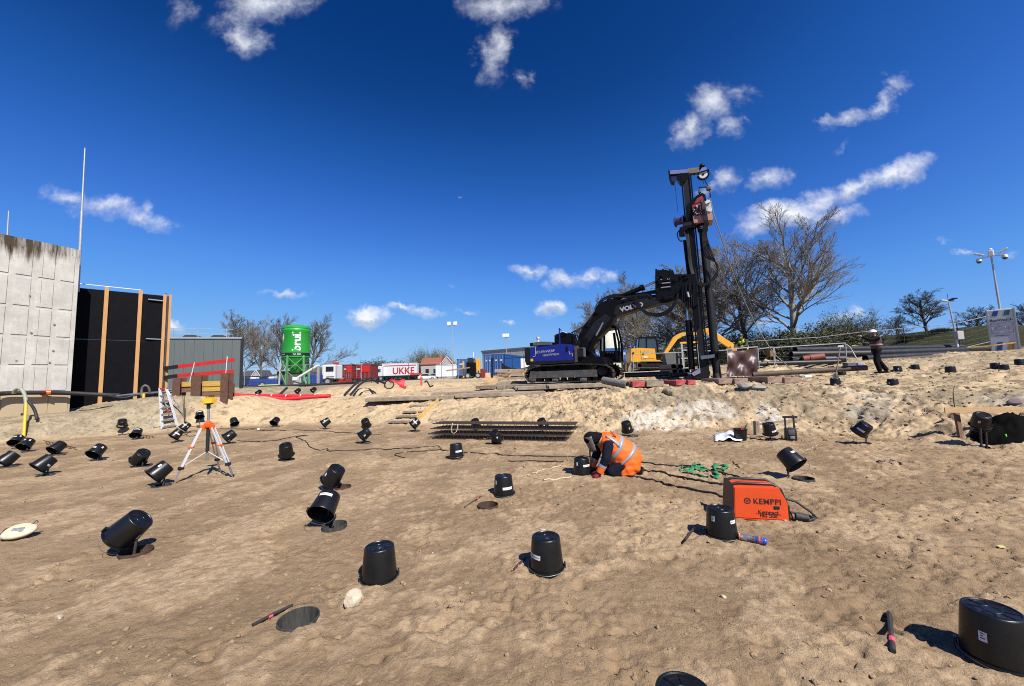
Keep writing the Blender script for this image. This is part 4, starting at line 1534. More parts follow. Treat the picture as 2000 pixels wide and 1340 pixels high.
def stone(px, py, r, lab, seed, sc=(1, .8, .7), m=None, name='stone', cat='stone'):
 p = ground_at(px, py)
 bm = bmesh.new()
 bmesh.ops.create_icosphere(bm, subdivisions=3, radius=1)
 q = random.Random(seed)
 planes = [Vector((q.uniform(-1, 1), q.uniform(-1, 1), q.uniform(-1, 1))).normalized() for _ in range(9)]
 for v in bm.verts:
  for n in planes:
   d = v.co.dot(n) - .72
   if d > 0:
    v.co -= n * d * .92
  v.co *= 1 + q.uniform(-.03, .03)
 me = bpy.data.meshes.new(name)
 bm.to_mesh(me)
 bm.free()
 me.transform(Matrix.Diagonal((r * sc[0], r * sc[1], r * sc[2], 1)))
 me.materials.append(m or mat('pale_stone', (.50, .41, .30), .9, 0, .35, 14, .6, 40))
 o = link(name, me)
 o.location = p + Vector((0, 0, r * sc[2] * .45))
 o.rotation_euler = (0, 0, seed)
 return tag(o, lab, cat, 'loose stones on the pit floor')

stone(690, 1180, .085, 'large angular pale rock lying between open casing and plain bucket', 4, (.9, .8, .9))
stone(116, 1207, .03, 'small whitish stone alone in the lower left of the pit floor', 9, (1.3, .7, .6))
stone(1413, 1167, .022, 'small grey stone right of centre, below the spray can', 12)
stone(1024, 912, .035, 'tan lump before the worker, left of the pale cord', 2, (1.1, .8, .8), mat('tan_clod', (.42, .29, .17), .95, 0, .2, 10))
stone(1100, 912, .05, 'tan clod beside the pale cord', 22, (1.3, .8, .6), mat('tan_clod', (.42, .29, .17)))
stone(505, 840, .07, 'white stone at the foot of the pale sand', 5, (1.1, .8, .8), mat('white_stone', (.8, .76, .66), .9))
stone(1060, 1037, .03, 'pale lump just behind the long sticker bucket', 31, (1.4, .8, .6))
stone(845, 1141 - 60, .012, 'tiny pale stone on the open floor left of the plain bucket', 41)
stone(1987, 788, .14, 'purplish rock on the right hand slope near the edge', 6, (1.4, .8, .6), mat('purple_stone', (.20, .15, .16), .9))
stone(1305, 771, .22, 'grey clay boulder near the top of the slope', 8, (1.2, .8, .75), mat('clay_boulder', (.25, .20, .14), .95, 0, .3, 8, .5))
stone(1455, 757, .26, 'flat grey concrete lump half buried at the crest', 14, (1.3, .8, .5), mat('grey_lump', (.30, .30, .27), .95, 0, .2, 8, .4))
stone(1480, 761, .2, 'smaller grey concrete lump at the crest', 15, (1.3, .8, .5), mat('grey_lump', (.30, .30, .27)))
p = ground_at(1955, 1070)
o = MB().prism([(-.03, -.015), (.02, -.02), (.035, .01), (0, .02), (-.025, .012)], 0, .008, 'xy').build('leaf_scrap', mat('pale_leaf', (.62, .58, .20), .7), None)
o.location = p + Vector((0, 0, .006))
tag(o, 'pale yellow scrap of leaf on the floor near the right edge', 'leaf')
for (a_, b_, lab) in (((1716, 901), (1745, 908), 'left one of two thin sticks lying on the floor right of the welder'), ((1740, 900), (1763, 907), 'right one of two thin sticks lying on the floor right of the welder')):
 A_, B_ = ground_at(*a_), ground_at(*b_)
 o = MB().beam(Vector((0, 0, .02)), B_ - A_ + Vector((0, 0, .025)), .03, .02).build('wood_stick', M_WOODG, None)
 o.location = A_
 tag(o, lab, 'stick', 'sticks on the pit floor')

# --- clods scattered over floor and slopes
_cl, _cs = MB(), MB()
_q = random.Random(11)
_ico = bmesh.new()
bmesh.ops.create_icosphere(_ico, subdivisions=1, radius=1)
_iv = [v.co.copy() for v in _ico.verts]
_ico.verts.index_update()
_if = [[v.index for v in f.verts] for f in _ico.faces]
_ico.free()
_pts = []
for i in range(8000):
 if i < 2600:
  y = 1.3 + 9 * _q.random() ** 1.6
  x = _q.uniform(-1.35, 1.35) * (y + .4)
  r = _q.choice((.006, .008, .010, .013, .018, .004, .006)) * (1 + .12 * y * .5)
 else:
  y = _q.uniform(9, 19)
  x = _q.uniform(-1.3, 1.3) * y
  r = _q.choice((.012, .016, .022, .03, .012, .045))
 _pts.append((x, y, r))
_xs = np.array([p[0] for p in _pts])
_ys = np.array([p[1] for p in _pts])
_hz = height(_xs, _ys)
_, _ss, _ = base_height(_xs, _ys)
_dens = fbm(_xs * .9 + 3, _ys * .9, 3)
for (x, y, r), z, s, dn in zip(_pts, _hz, _ss, _dens):
 if s < 0 and y > 9 and _q.random() < .6:
  r *= .5
 if s < 0 and dn + .05 * x < -.15 and _q.random() < .75:
  continue
 if s > .1:
  r *= 1.25 if x > 1.5 else .8
 if any((x - h[0]) ** 2 + (y - h[1]) ** 2 < (h[2] + .02) ** 2 for h in HOLES):
  continue
 sx, sy, sz = r * _q.uniform(.7, 1.5), r * _q.uniform(.7, 1.4), r * _q.uniform(.5, .9)
 a = _q.uniform(0, 6.28)
 ca, sa = math.cos(a), math.sin(a)
 vv = []
 for v in _iv:
  k = _q.uniform(.75, 1.15)
  vx, vy = v.x * sx * k, v.y * sy * k
  vv.append((x + vx * ca - vy * sa, y + vx * sa + vy * ca, z + v.z * sz * k + sz * .25))
 (_cs if s > .15 else _cl).add(vv, _if)
o = link('soil_clods', _cl.mesh('soil_clods', None, None, fix=False))
o.data.materials.append(mat('clod_soil', (.31, .21, .12), .95, 0, .35, 3, .5, 60))
tag(o, 'crumbs and clods of sandy soil', None, None, 'stuff')
o = link('sand_clods', _cs.mesh('sand_clods', None, None, fix=False))
o.data.materials.append(mat('clod_sand', (.40, .30, .19), .95, 0, .4, 2, .5, 40))
tag(o, 'clumps of pale sand and clay on the slopes', None, None, 'stuff')
# ------------------------------------------------------------------ left: concrete wall, black wall, building
def wall_material():
 m = bpy.data.materials.new('cast_concrete')
 m.use_nodes = True
 nt = m.node_tree
 N, L = nt.nodes, nt.links
 b = N['Principled BSDF']
 b.inputs['Roughness'].default_value = .9
 b.inputs['Specular IOR Level'].default_value = .2
 tc = N.new('ShaderNodeTexCoord')
 geo = N.new('ShaderNodeNewGeometry')
 sp = N.new('ShaderNodeSeparateXYZ')
 L.new(geo.outputs['Position'], sp.inputs[0])

 def noise(scale, detail, rough, sc=None):
  x = N.new('ShaderNodeTexNoise')
  x.inputs['Scale'].default_value = scale
  x.inputs['Detail'].default_value = detail
  x.inputs['Roughness'].default_value = rough
  if sc:
   mp = N.new('ShaderNodeMapping')
   mp.inputs['Scale'].default_value = sc
   L.new(geo.outputs['Position'], mp.inputs['Vector'])
   L.new(mp.outputs[0], x.inputs['Vector'])
  else:
   L.new(geo.outputs['Position'], x.inputs['Vector'])
  return x.outputs['Fac']

 def rng(v, a, c, lo=0., hi=1.):
  x = N.new('ShaderNodeMapRange')
  for k, q in (('From Min', a), ('From Max', c), ('To Min', lo), ('To Max', hi)):
   x.inputs[k].default_value = q
  L.new(v, x.inputs['Value'])
  return x.outputs[0]

 def mth(op, a, c):
  x = N.new('ShaderNodeMath')
  x.operation = op
  for i, q in enumerate((a, c)):
   if isinstance(q, (int, float)):
    x.inputs[i].default_value = q
   else:
    L.new(q, x.inputs[i])
  return x.outputs[0]

 def mix(f, a, c):
  x = N.new('ShaderNodeMix')
  x.data_type = 'RGBA'
  for k, q in (('Factor', f), ('A', a), ('B', c)):
   if isinstance(q, tuple):
    x.inputs[k].default_value = q + (1,)
   elif isinstance(q, float):
    x.inputs[k].default_value = q
   else:
    L.new(q, x.inputs[k])
  return x.outputs['Result']
 c = mix(rng(noise(1.6, 6, .65), .35, .65), (.50, .48, .43), (.66, .63, .57))
 c = mix(mth('MULTIPLY', rng(noise(9, 6, .7), .52, .72), .5), c, (.38, .365, .33))
 # algae run-down from the top edge: old dirt with its own outline
 z = sp.outputs[2]
 run = mth('ADD', rng(z, WALL_TOP - 1.5, WALL_TOP - .05), mth('MULTIPLY', mth('SUBTRACT', noise(1.0, 6, .7, (2.6, 2.6, .22)), .5), 2.2))
 c = mix(rng(run, .74, 1.12), c, (.075, .055, .035))
 c = mix(mth('MULTIPLY', rng(noise(2.2, 6, .7, (1.5, 1.5, .35)), .58, .72), .35), c, (.30, .29, .27))
 # dust splashed on the foot
 foot = mth('ADD', rng(z, WALL_FOOT + .95, WALL_FOOT + .65), mth('MULTIPLY', mth('SUBTRACT', noise(3, 6, .7), .5), .5))
 c = mix(rng(foot, .4, .9), c, (.50, .39, .255))
 c = mix(.26, c, (0., 0., 0.))
 L.new(c, b.inputs['Base Color'])
 bp = N.new('ShaderNodeBump')
 bp.inputs['Strength'].default_value = .4
 bp.inputs['Distance'].default_value = .01
 L.new(noise(25, 6, .7), bp.inputs['Height'])
 L.new(bp.outputs[0], b.inputs['Normal'])
 return m

pr = at(137, 803, 16.4)
pl = at(0, 818, 14.7)
ang = math.atan2(pr.y - pl.y, pr.x - pl.x)
o0 = Vector((pl.x, pl.y, 0))
F = Frame(o0, ang)
uR = F.uz(150, 600)[0]
zT = F.uz(150, 500)[1]
WALL_TOP = zT
WALL_FOOT = pr.z
M_WALL = wall_material()
o = thing('concrete_wall', 'tall pale concrete wall with cast panel grid and dark stained top edge', 'wall', o0, ang)
uL = -5.0
MB().box(((uL + uR) / 2, .22, (zT - .6) / 2 + .3), (uR - uL, .40, zT + .6)).build('wall_slab', M_WALL, o)
cols = [F.uz(x, 640)[0] for x in (14, 60, 105)] + [uR - .06]
w0 = cols[1] - cols[0]
cols = [cols[0] - 2 * w0, cols[0] - w0] + cols
rows = [zT - .04] + [F.uz(60, y)[1] for y in (541, 600, 657, 714, 766)]
for i in range(len(cols) - 1):
 for j in range(len(rows) - 1):
  a, b = cols[i] + .09, cols[i + 1] - .09
  z1, z0 = rows[j] - (.05 if j else 0), rows[j + 1] + .05
  sub = [(a, a + (b - a) * .24), (a + (b - a) * .24 + .008, b)] if i % 2 else [(a, b)]
  for (s0, s1) in sub:
   MB().bevbox(((s0 + s1) / 2, .012, (z0 + z1) / 2), (s1 - s0, .034, z1 - z0), .008).build('panel', M_WALL, o)
z1, z0 = rows[-1] - .05, WALL_FOOT - .3
for i in range(len(cols) - 1):
 MB().bevbox(((cols[i] + cols[i + 1]) / 2, .012, (z0 + z1) / 2), (cols[i + 1] - cols[i] - .03, .03, z1 - z0), .008).build('foot_panel', M_WALL, o)
for px, py in ((61, 650), (58, 578), (106, 634), (104, 685), (32, 705), (97, 708)):
 u, z = F.uz(px, py)
 MB().lathe([(0, 0), (.035, 0), (.03, -.012), (0, -.012)], 10, Matrix.Translation((u, -.008, z)) @ Matrix.Rotation(math.pi / 2, 4, 'X')).build('tie_hole', mat('tie_grey', (.2, .19, .17), .9), o)

# black film faced wall
a, b = at(140, 770, 17.4), at(322, 770, 19.6)
ang = math.atan2(b.y - a.y, b.x - a.x)
o0 = Vector((a.x, a.y, 0))
F = Frame(o0, ang)
M_FILM = mat('black_film_ply', (.0035, .003, .005), .6, 0, .4, 3, spec=.08)
M_POST = mat('spruce_post', (.52, .27, .10), .75, 0, .18, 3, .2, 30, stretch=(10, 10, 1))
o = thing('black_wall', 'black film faced plywood wall held by pale timber uprights', 'wall', o0, ang)
us = [F.uz(120, 600)[0], F.uz(203, 660)[0], F.uz(270, 660)[0], F.uz(318, 660)[0]]
zt = F.uz(240, 570)[1]
zb = gz(b.x, b.y) - .4
for i in range(3):
 zz = [zb, zb + (zt - zb) * .58, zt]
 for j in range(2):
  MB().box(((us[i] + us[i + 1]) / 2, .02 + .004 * ((i + j) % 2), (zz[j] + zz[j + 1]) / 2), (us[i + 1] - us[i] - .006, .021, zz[j + 1] - zz[j] - .005)).build('plywood_sheet', M_FILM, o)
for i, u in enumerate(us[1:]):
 top = zt + (.16 if i < 2 else .06)
 MB().box((u, -.05, (zb + top) / 2), (.14 if i < 2 else .12, .10, top - zb)).build('upright', M_POST, o)
MB().box((us[3] + .22, .16, (zb + zt + .1) / 2), (.10, .14, zt + .1 - zb)).build('upright', M_POST, o)
MB().box((us[3] + .12, .10, (zb + zt) / 2), (.09, .1, zt - zb)).build('dark_upright', mat('dark_post', (.06, .035, .02), .8), o)
MB().beam((us[0], -.02, zt + .19), (us[2], -.02, zt + .17), .06, .03).build('top_rail', M_WHITE, o)
MB().beam((us[2] + .9, .3, zt + .02), (us[3] + .05, -.02, zt + .12), .05, .05).build('top_brace', M_BLACK, o)
for py in (587, 663):
 z = F.uz(305, py)[1]
 MB().beam((us[3] - .62, -.07, z + .02), (us[3] + .02, -.07, z), .05, .045).build('bracket', M_ALU, o)

# lightning rods behind the concrete wall
M_GALV = mat('galvanised', (.50, .52, .54), .45, .5, .12, 6)
for (a_, b_, Y, r, lab) in (((166, 289), (152, 570), 16.9, .055, 'tall galvanised rod rising at the right end of the concrete wall'), ((17, 412), (11, 520), 15.9, .045, 'galvanised rod above the left part of the concrete wall')):
 A_, B_ = at(*a_, Y), at(*b_, Y)
 o = thing('lightning_rod', lab, 'rod', B_)
 T = A_ - B_
 MB().tube([(0, 0, 0), T * .55], [r, r * .95], 10).build('lower_tube', M_GALV, o, 40)
 MB().tube([T * .55, T], [r * .7, r * .45], 10).build('upper_tube', M_GALV, o, 40)

# grey building on the left
M_CLAD = mat('grey_cladding', (.115, .135, .135), .55, .1, .06, 1, stretch=(6, 6, .3))
a, b = at(318, 758, 27.5), at(470, 757, 29.0)
ang = math.atan2(b.y - a.y, b.x - a.x)
o0 = Vector((a.x, a.y, 0))
F = Frame(o0, ang)
u0, u1 = F.uz(300, 700)[0], F.uz(470.5, 700)[0]
zt, zb = F.uz(471, 661)[1], F.uz(468, 756)[1]
o = thing('grey_building', 'low flat roofed grey building behind the black wall', 'building', o0, ang)
n = 9
for i in range(n):
 s0, s1 = u0 + (u1 - u0) * i / n, u0 + (u1 - u0) * (i + 1) / n
 MB().bevbox(((s0 + s1) / 2, .05, (zt + zb) / 2), (s1 - s0 - .008, .1, zt - zb), .012).build('cladding_panel', M_CLAD, o)
MB().prism([(u0, .12), (u1 - .02, .12), (u1 - 8, 7.0), (u0 - 6, 7.0)], zb, zt - .03, 'xy').build('body', mat('dark_cladding', (.05, .055, .055), .6), o)
MB().box(((u0 + u1) / 2, .06, zt + .03), (u1 - u0 + .1, .26, .12)).build('roof_edge', mat('roof_trim', (.30, .32, .33), .5), o)
MB().box((u1 + .02, .1, (zt + zb) / 2 - .2), (.14, .24, zt - zb + .5)).build('corner_trim', M_BLACK, o)
MB().box((u1 - .55, .1, zb - .18), (1.0, .14, .30)).build('plinth_board', mat('cream_board', (.55, .50, .44), .7), o)
MB().box((u1 - 1.2, 1.5, zb - .55), (2.2, 2.6, .7)).build('gap_shade_block', M_BLACK, o)  # black block stands in for the shade in the gap under the building
for (x0, x1) in ((330, 372), (388, 430)):
 p0, p1 = F.uz(x0, 651), F.uz(x1, 655)
 mb = MB()
 mb.prism([(p0[0], zt + .1), (p1[0], zt + .1), ((p0[0] + p1[0]) / 2 + .3, zt + .42), ((p0[0] + p1[0]) / 2 - .3, zt + .42)], 1.5, 4.0)
 mb.build('roof_light', mat('roof_dark', (.05, .055, .06), .4), o)
for px in (380, 437, 330):
 u = F.uz(px, 650)[0]
 MB().beam((u, .6, zt), (u, .6, zt + .78), .05, .05).build('rail_post', M_GALV, o)
for dz in (.38, .76):
 MB().beam((u0, .6, zt + dz + .05), (F.uz(450, 650)[0], .6, zt + dz), .035, .035).build('rail', M_GALV, o)

# red boards on stakes
for (a_, c_, b_, lab) in (((318, 720), (348, 716), (458, 703), 'upper red board of a barrier before the grey building'), ((318, 738), (347, 734), (456, 725), 'lower red board of a barrier before the grey building')):
 Y = 19.6
 A_, C_, B_ = at(*a_, Y), at(*c_, Y), at(*b_, Y)
 o = thing('barrier_board', lab, 'barrier board', A_, 0, 'barrier boards')
 MB().beam(Vector(), C_ - A_, .03, .19).build('dark_end', M_BLACK, o)
 MB().beam(C_ - A_ + Vector((.004, 0, 0)), B_ - A_, .03, .19).build('red_board', M_REDP, o)
for (a_, b_, lab) in (((380, 708), (370, 748), 'slanting white stake left between the steel beams'), ((444, 696), (440, 742), 'white stake over the right steel beam')):
 A_, B_ = at(*a_, 19.4), at(*b_, 19.4)
 o = MB().tube([Vector(), A_ - B_], .018, 6).build('stake', M_WHITE, None)
 o.location = B_
 tag(o, lab, 'stake', 'white stakes')

def ibeam(x0, x1, ytop, ybot, Y, lab):
 a, b = at(x0, ybot, Y), at(x1, ybot, Y)
 zt = at((x0 + x1) / 2, ytop, Y).z
 w = b.x - a.x
 g = gz((a.x + b.x) / 2, Y)
 zb = min(a.z, g) - .3
 o = thing('steel_beam', lab, 'steel beam', ((a.x + b.x) / 2, Y, zb), 0, 'steel soldier beams')
 h = zt - zb
 m = mat('brown_rust', (.125, .062, .038), .85, .1, .3, 5, .3, 30)
 MB().box((0, 0, h / 2), (.018, w * .9, h)).build('web', m, o)
 MB().box((0, -w * .46, h / 2), (w, .02, h)).build('flange', m, o)
 MB().box((0, w * .46, h / 2), (w, .02, h)).build('flange', m, o)
 return o

ibeam(342, 357, 738, 772, 18.2, 'short rusty steel beam at the left of the timber lagging')
ibeam(379, 398, 733, 782, 18.0, 'rusty steel beam in the middle of the timber lagging')
ibeam(433, 448, 729, 826, 17.6, 'tall rusty steel beam reaching down to the pit floor')
ibeam(449, 455, 749, 790, 18.4, 'narrow rusty steel beam right of the tall one')
M_LAG = mat('yellow_lagging', (.55, .34, .07), .8, 0, .25, 3, .3, 20, stretch=(1, 5, 6), dirt=(.1, (.20, .11, .06)))
M_LAGB = mat('brown_lagging', (.20, .11, .065), .85, 0, .3, 3, .3, 20, stretch=(1, 5, 6))
for k, (x0, x1, y0, y1, Y, m, lab) in enumerate([(356, 380, 746, 755, 18.2, M_LAG, 'upper stained board left of the middle steel beam'), (356, 380, 755, 766, 18.25, M_LAGB, 'lower brown board left of the middle steel beam'),
                                   (396, 433, 745, 754, 17.9, M_LAG, 'topmost yellow board between the steel beams'), (396, 433, 754, 764, 17.93, M_LAG, 'second yellow board between the steel beams'), (396, 433, 764, 784, 17.96, M_LAGB, 'brown wet board under the yellow boards')]):
 p0, p1 = at(x0, y0, Y), at(x1, y1, Y)
 o = MB().bevbox((0, 0, 0), (p1.x - p0.x, .07, p0.z - p1.z - .006), .008).build('lagging_board', m, None)
 o.location = ((p0.x + p1.x) / 2, Y, (p0.z + p1.z) / 2)
 tag(o, lab, 'board', 'timber lagging boards')
p0, p1 = at(398, 780, 17.9), at(433, 835, 17.5)
mb = MB()
for j in range(9):
 for i in range(9):
  s, t = i / 8, j / 8
  mb.v.append(((p1.x - p0.x) * s, .06 * float(perlin(np.array([s * 3.1]), np.array([t * 4.0]))[0]), (p1.z - .2 - p0.z) * t))
for j in range(8):
 for i in range(8):
  k = j * 9 + i
  mb.f.append((k, k + 1, k + 10, k + 9))
o = mb.build('grout_slab', mat('grey_grout', (.37, .335, .30), .9, 0, .25, 4, .5, 20), None, 180)
o.location = (p0.x, 17.75, p0.z)
o.modifiers.new('thick', 'SOLIDIFY').thickness = .12
tag(o, 'pale grey grout face between the steel beams, behind the tripod', 'grout')

# hoses and yellow pipes on the left bank

def path_tube(name, pts, r, m, lab, cat, group=None, n=10):
 P = [at(*p) for p in pts]
 out = []
 for i in range(len(P) - 1):
  q0, q1, q2, q3 = P[max(i - 1, 0)], P[i], P[i + 1], P[min(i + 2, len(P) - 1)]
  for k in range(5):
   t = k / 5
   out.append(.5 * ((2 * q1) + (q2 - q0) * t + (2 * q0 - 5 * q1 + 4 * q2 - q3) * t * t + (3 * q1 - q0 - 3 * q2 + q3) * t ** 3))
 out.append(P[-1])
 c = out[0].copy()
 o = MB().tube([v - c for v in out], r, n).build(name, m, None, 60)
 o.location = c
 return tag(o, lab, cat, group)

path_tube('drain_hose', [(-60, 775, 13.6), (0, 769, 14.5), (60, 767, 15.2), (137, 768, 16.2), (200, 771, 16.9), (235, 772, 17.1)], .085, M_RUBBER, 'thick black drain hose running along the foot of the concrete wall', 'hose', 'hoses on the bank')
path_tube('drain_hose', [(228, 774, 17.0), (262, 770, 17.3), (300, 767, 17.8), (340, 765, 18.3)], .05, mat('blue_grey_hose', (.07, .08, .13), .5), 'blue grey hose running on along the foot of the black wall', 'hose', 'hoses on the bank')
path_tube('drain_hose', [(210, 772, 16.9), (240, 777, 16.9), (270, 771, 17.2), (300, 769, 17.6)], .04, M_RUBBER, 'thinner black hose below the blue grey one', 'hose', 'hoses on the bank')
path_tube('suction_hose', [(27, 768, 14.55), (31, 761, 14.5), (39, 759, 14.45), (46, 766, 14.4), (50, 779, 14.35), (51, 790, 14.3)], .055, mat('green_grey_hose', (.30, .32, .24), .6), 'grey green hose bent over into the yellow pipe', 'hose', 'hoses on the bank')
path_tube('suction_hose', [(53, 783, 14.35), (60, 789, 14.35), (67, 800, 14.4), (71, 812, 14.4), (71, 819, 14.35)], .045, M_RUBBER, 'dark hose hanging beside the yellow pipe', 'hose', 'hoses on the bank')
path_tube('suction_hose', [(277, 774, 16.9), (277, 760, 16.9), (283, 753, 16.9), (290, 757, 17.0), (293, 768, 17.1)], .045, mat('green_grey_hose2', (.14, .14, .11), .6), 'short hose loop over the yellow stub beside the stepladder', 'hose', 'hoses on the bank')
g = ground_at(46, 858)
o = MB().tube([Vector(), at(51, 788, 14.3) - g], .04, 12).build('yellow_pipe', M_YPAINT, None, 40)
o.location = g
tag(o, 'yellow pipe standing on the grey bank at the far left', 'pipe')
a, b = at(280, 786, 16.85), at(281, 769, 16.9)
o = MB().tube([Vector(), b - a], .05, 12).build('yellow_pipe', M_YPAINT, None, 40)
o.location = a
tag(o, 'short yellow pipe stub left of the stepladder', 'pipe')
o = MB().lathe([(.09, -.14), (.105, -.14), (.105, .14), (.09, .14)], 14, Matrix.Rotation(math.pi / 2, 4, 'Y')).build('hose_clamp', M_ORANGE_P, None, 40)
o.location = at(90, 767, 15.6)
o.rotation_euler = (0, 0, .7)
tag(o, 'bright orange coupling on the thick black hose', 'coupling')
a = ground_at(358, 830)
for dx in (0, 3):
 A_, B_ = at(357 + dx, 772, a.y + .2), at(360 + dx * .3, 828, a.y)
 o = MB().tube([Vector(), A_ - B_], .012, 6).build('rebar_rod', M_RUST, None)
 o.location = B_
 tag(o, 'thin rusty rod standing behind the stepladder, ' + ('left one of a pair' if dx == 0 else 'right one of a pair'), 'rod', 'thin standing rods')

# --- red pipes on the ridge
M_REDPIPE = mat('red_pipe', (.62, .016, .022), .4, 0, .1, 3, dirt=(.04, DUST))
for (a_, b_, dz, lab) in (((451, 781), (640, 774), .0, 'rear long red pipe with white clips on the sand ridge'), ((453, 791), (560, 782), .0, 'front long red pipe on the sand ridge'), ((556, 782), (646, 773), .03, 'red pipe lying on over the front one, right end of the ridge')):
 A_, B_ = at(*a_, 20.6 if a_[1] < 785 else 20.0), at(*b_, 21.2 if a_[1] < 785 else 20.6)
 for P_ in (A_, B_):
  P_.z = max(P_.z, gz(P_.x, P_.y) + .08)
 o = thing('red_pipe', lab, 'pipe', A_, 0, 'red pipes on the sand ridge')
 MB().tube([Vector(), B_ - A_], .10, 12).build('pipe', M_REDPIPE, o, 40)
 if a_[0] == 451:
  for k in range(6):
   q = (B_ - A_) * (.12 + .15 * k)
   MB().lathe([(.102, -.025), (.112, -.025), (.112, .025), (.102, .025)], 12, Matrix.Translation(q) @ Matrix.Rotation(math.pi / 2, 4, 'Y')).build('clip', M_WHITE, o)
stone(600, 778, .1, 'white bag like lump on the red pipes', 51, (1.5, .8, .6), mat('white_bag', (.8, .8, .8), .8), 'white_bag', 'bag')
stone(618, 778, .09, 'smaller white lump at the right end of the red pipes', 52, (1.5, .8, .5), mat('white_bag', (.8, .8, .8)), 'white_bag', 'bag')

# --- hoses climbing from the second pit
path_tube('drain_hose', [(532, 783, 22.8), (545, 772, 24.5), (560, 758, 27.0)], .08, M_RUBBER, 'black hose climbing the bank below the silo', 'hose', 'hoses on the bank')
path_tube('drain_hose', [(673, 772, 21.5), (690, 754, 24.5), (706, 743, 26.5), (725, 741, 26.5), (738, 748, 25)], .07, M_RUBBER, 'left one of two black hoses over the sand ridge', 'hose', 'hoses on the bank')
path_tube('drain_hose', [(685, 771, 21.5), (702, 752, 24.5), (715, 744, 26), (735, 743, 26), (752, 749, 24)], .07, M_RUBBER, 'right one of two black hoses over the sand ridge', 'hose', 'hoses on the bank')
path_tube('drain_hose', [(455, 756, 30), (520, 755, 31), (600, 752, 31), (660, 749, 31), (700, 747, 30)], .09, M_RUBBER, 'black hose lying along the fence line under the silo', 'hose', 'hoses on the bank')
path_tube('hose_reel', [(752, 757, 21.5), (751, 749, 21.5), (757, 744, 21.5), (766, 745, 21.5), (769, 752, 21.5), (764, 758, 21.5), (755, 758, 21.4), (751, 752, 21.4)], .035, M_RUBBER, 'black hose coil with red sheet over it on the sand', 'hose', 'hoses on the bank')
g = at(772, 747, 21.6)
mb = MB()
for j in range(5):
 for i in range(9):
  s, t = i / 8, j / 4
  mb.v.append((-.35 + .85 * s, -.2 * t + .15, .12 - .02 * j + .05 * math.sin(s * 9 + j) - .32 * t * (s - .1)))
for j in range(4):
 for i in range(8):
  k = j * 9 + i
  mb.f.append((k, k + 1, k + 10, k + 9))
o = mb.build('red_sheet', mat('red_sheet', (.68, .02, .035), .6, 0, .15, 4), None, 180)
o.location = g
o.modifiers.new('thick', 'SOLIDIFY').thickness = .01
tag(o, 'bright red sheet thrown over the hose coil', 'sheet')
o = MB().bevbox((0, 0, 0), (.34, .2, .16), .03, Matrix.Rotation(.4, 3, 'Y')).build('red_white_block', mat('red_sheet', (.68, .02, .035)), None)
o.location = at(787, 755, 21.3)
tag(o, 'crumpled red and white barrier piece right of the hose coil', 'barrier piece')
o = thing('red_post', 'red post with a red bar floating behind it at the back of the sand', 'post', at(823, 752, 21.8))
MB().bevbox((0, 0, .22), (.10, .10, .52), .015).build('post', mat('faded_red', (.62, .10, .07), .6), o)
A_, B_ = at(801, 731, 22.2), at(824, 730, 22.2)
MB().beam(A_ - o.location, B_ - o.location, .05, .10).build('bar', M_REDP, o)
path_tube('drain_hose', [(829, 747, 22), (833, 744, 22), (837, 750, 21.8), (840, 755, 21.6), (846, 753, 21.5)], .04, M_RUBBER, 'short black hose end right of the red post', 'hose', 'hoses on the bank')

# --- timber steps down the sand slope
o = thing('timber_steps', 'timber treads with yellow side boards cut into the sand slope', 'steps', ground_at(800, 800))
for (x0, y0, x1, y1) in ((814, 783, 855, 781), (802, 795, 842, 792), (789, 807, 829, 804), (776, 815, 815, 814), (763, 825, 799, 825)):
 A_, B_ = ground_at(x0, y0), ground_at(x1, y1)
 z = (A_.z + B_.z) / 2 + .03
 MB().beam(Vector((A_.x, A_.y, z)) - o.location, Vector((B_.x, B_.y, z)) - o.location, .30, .06).build('tread', M_WOODG, o)
A_, B_ = ground_at(817, 821), ground_at(866, 776)
MB().beam(A_ - o.location + Vector((0, 0, .06)), B_ - o.location + Vector((0, 0, .08)), .04, .15).build('side_board', mat('yellow_board', (.66, .43, .12), .7, 0, .2, 3), o)
A_, B_ = ground_at(781, 809), ground_at(814, 781)
MB().beam(A_ - o.location + Vector((0, 0, .02)), B_ - o.location + Vector((0, 0, .04)), .04, .10).build('side_board', mat('pale_board', (.66, .47, .26), .7, 0, .2, 3), o)
MB().bevbox(ground_at(815, 815) - o.location + Vector((0, 0, .1)), (.05, .04, .3), .005).build('peg', mat('yellow_board', (.66, .43, .12)), o)

# --- crane mats
def crane_mat(c, ang, ln, lab, wid=1.0, th=.2, nb=4, tone=None):
 o = thing('crane_mat', lab, 'timber mat', c, ang, 'timber mats under the rig')
 q = random.Random(int(c[0] * 100) + int(c[1] * 37))
 for i in range(nb):
  w = wid / nb
  MB().bevbox((q.uniform(-.05, .05), (i + .5) * w - wid / 2, th / 2 + q.uniform(-.012, .012)), (ln + q.uniform(-.1, .1), w - .014, th), .014).build('plank', tone or M_WOODG, o)
 return o

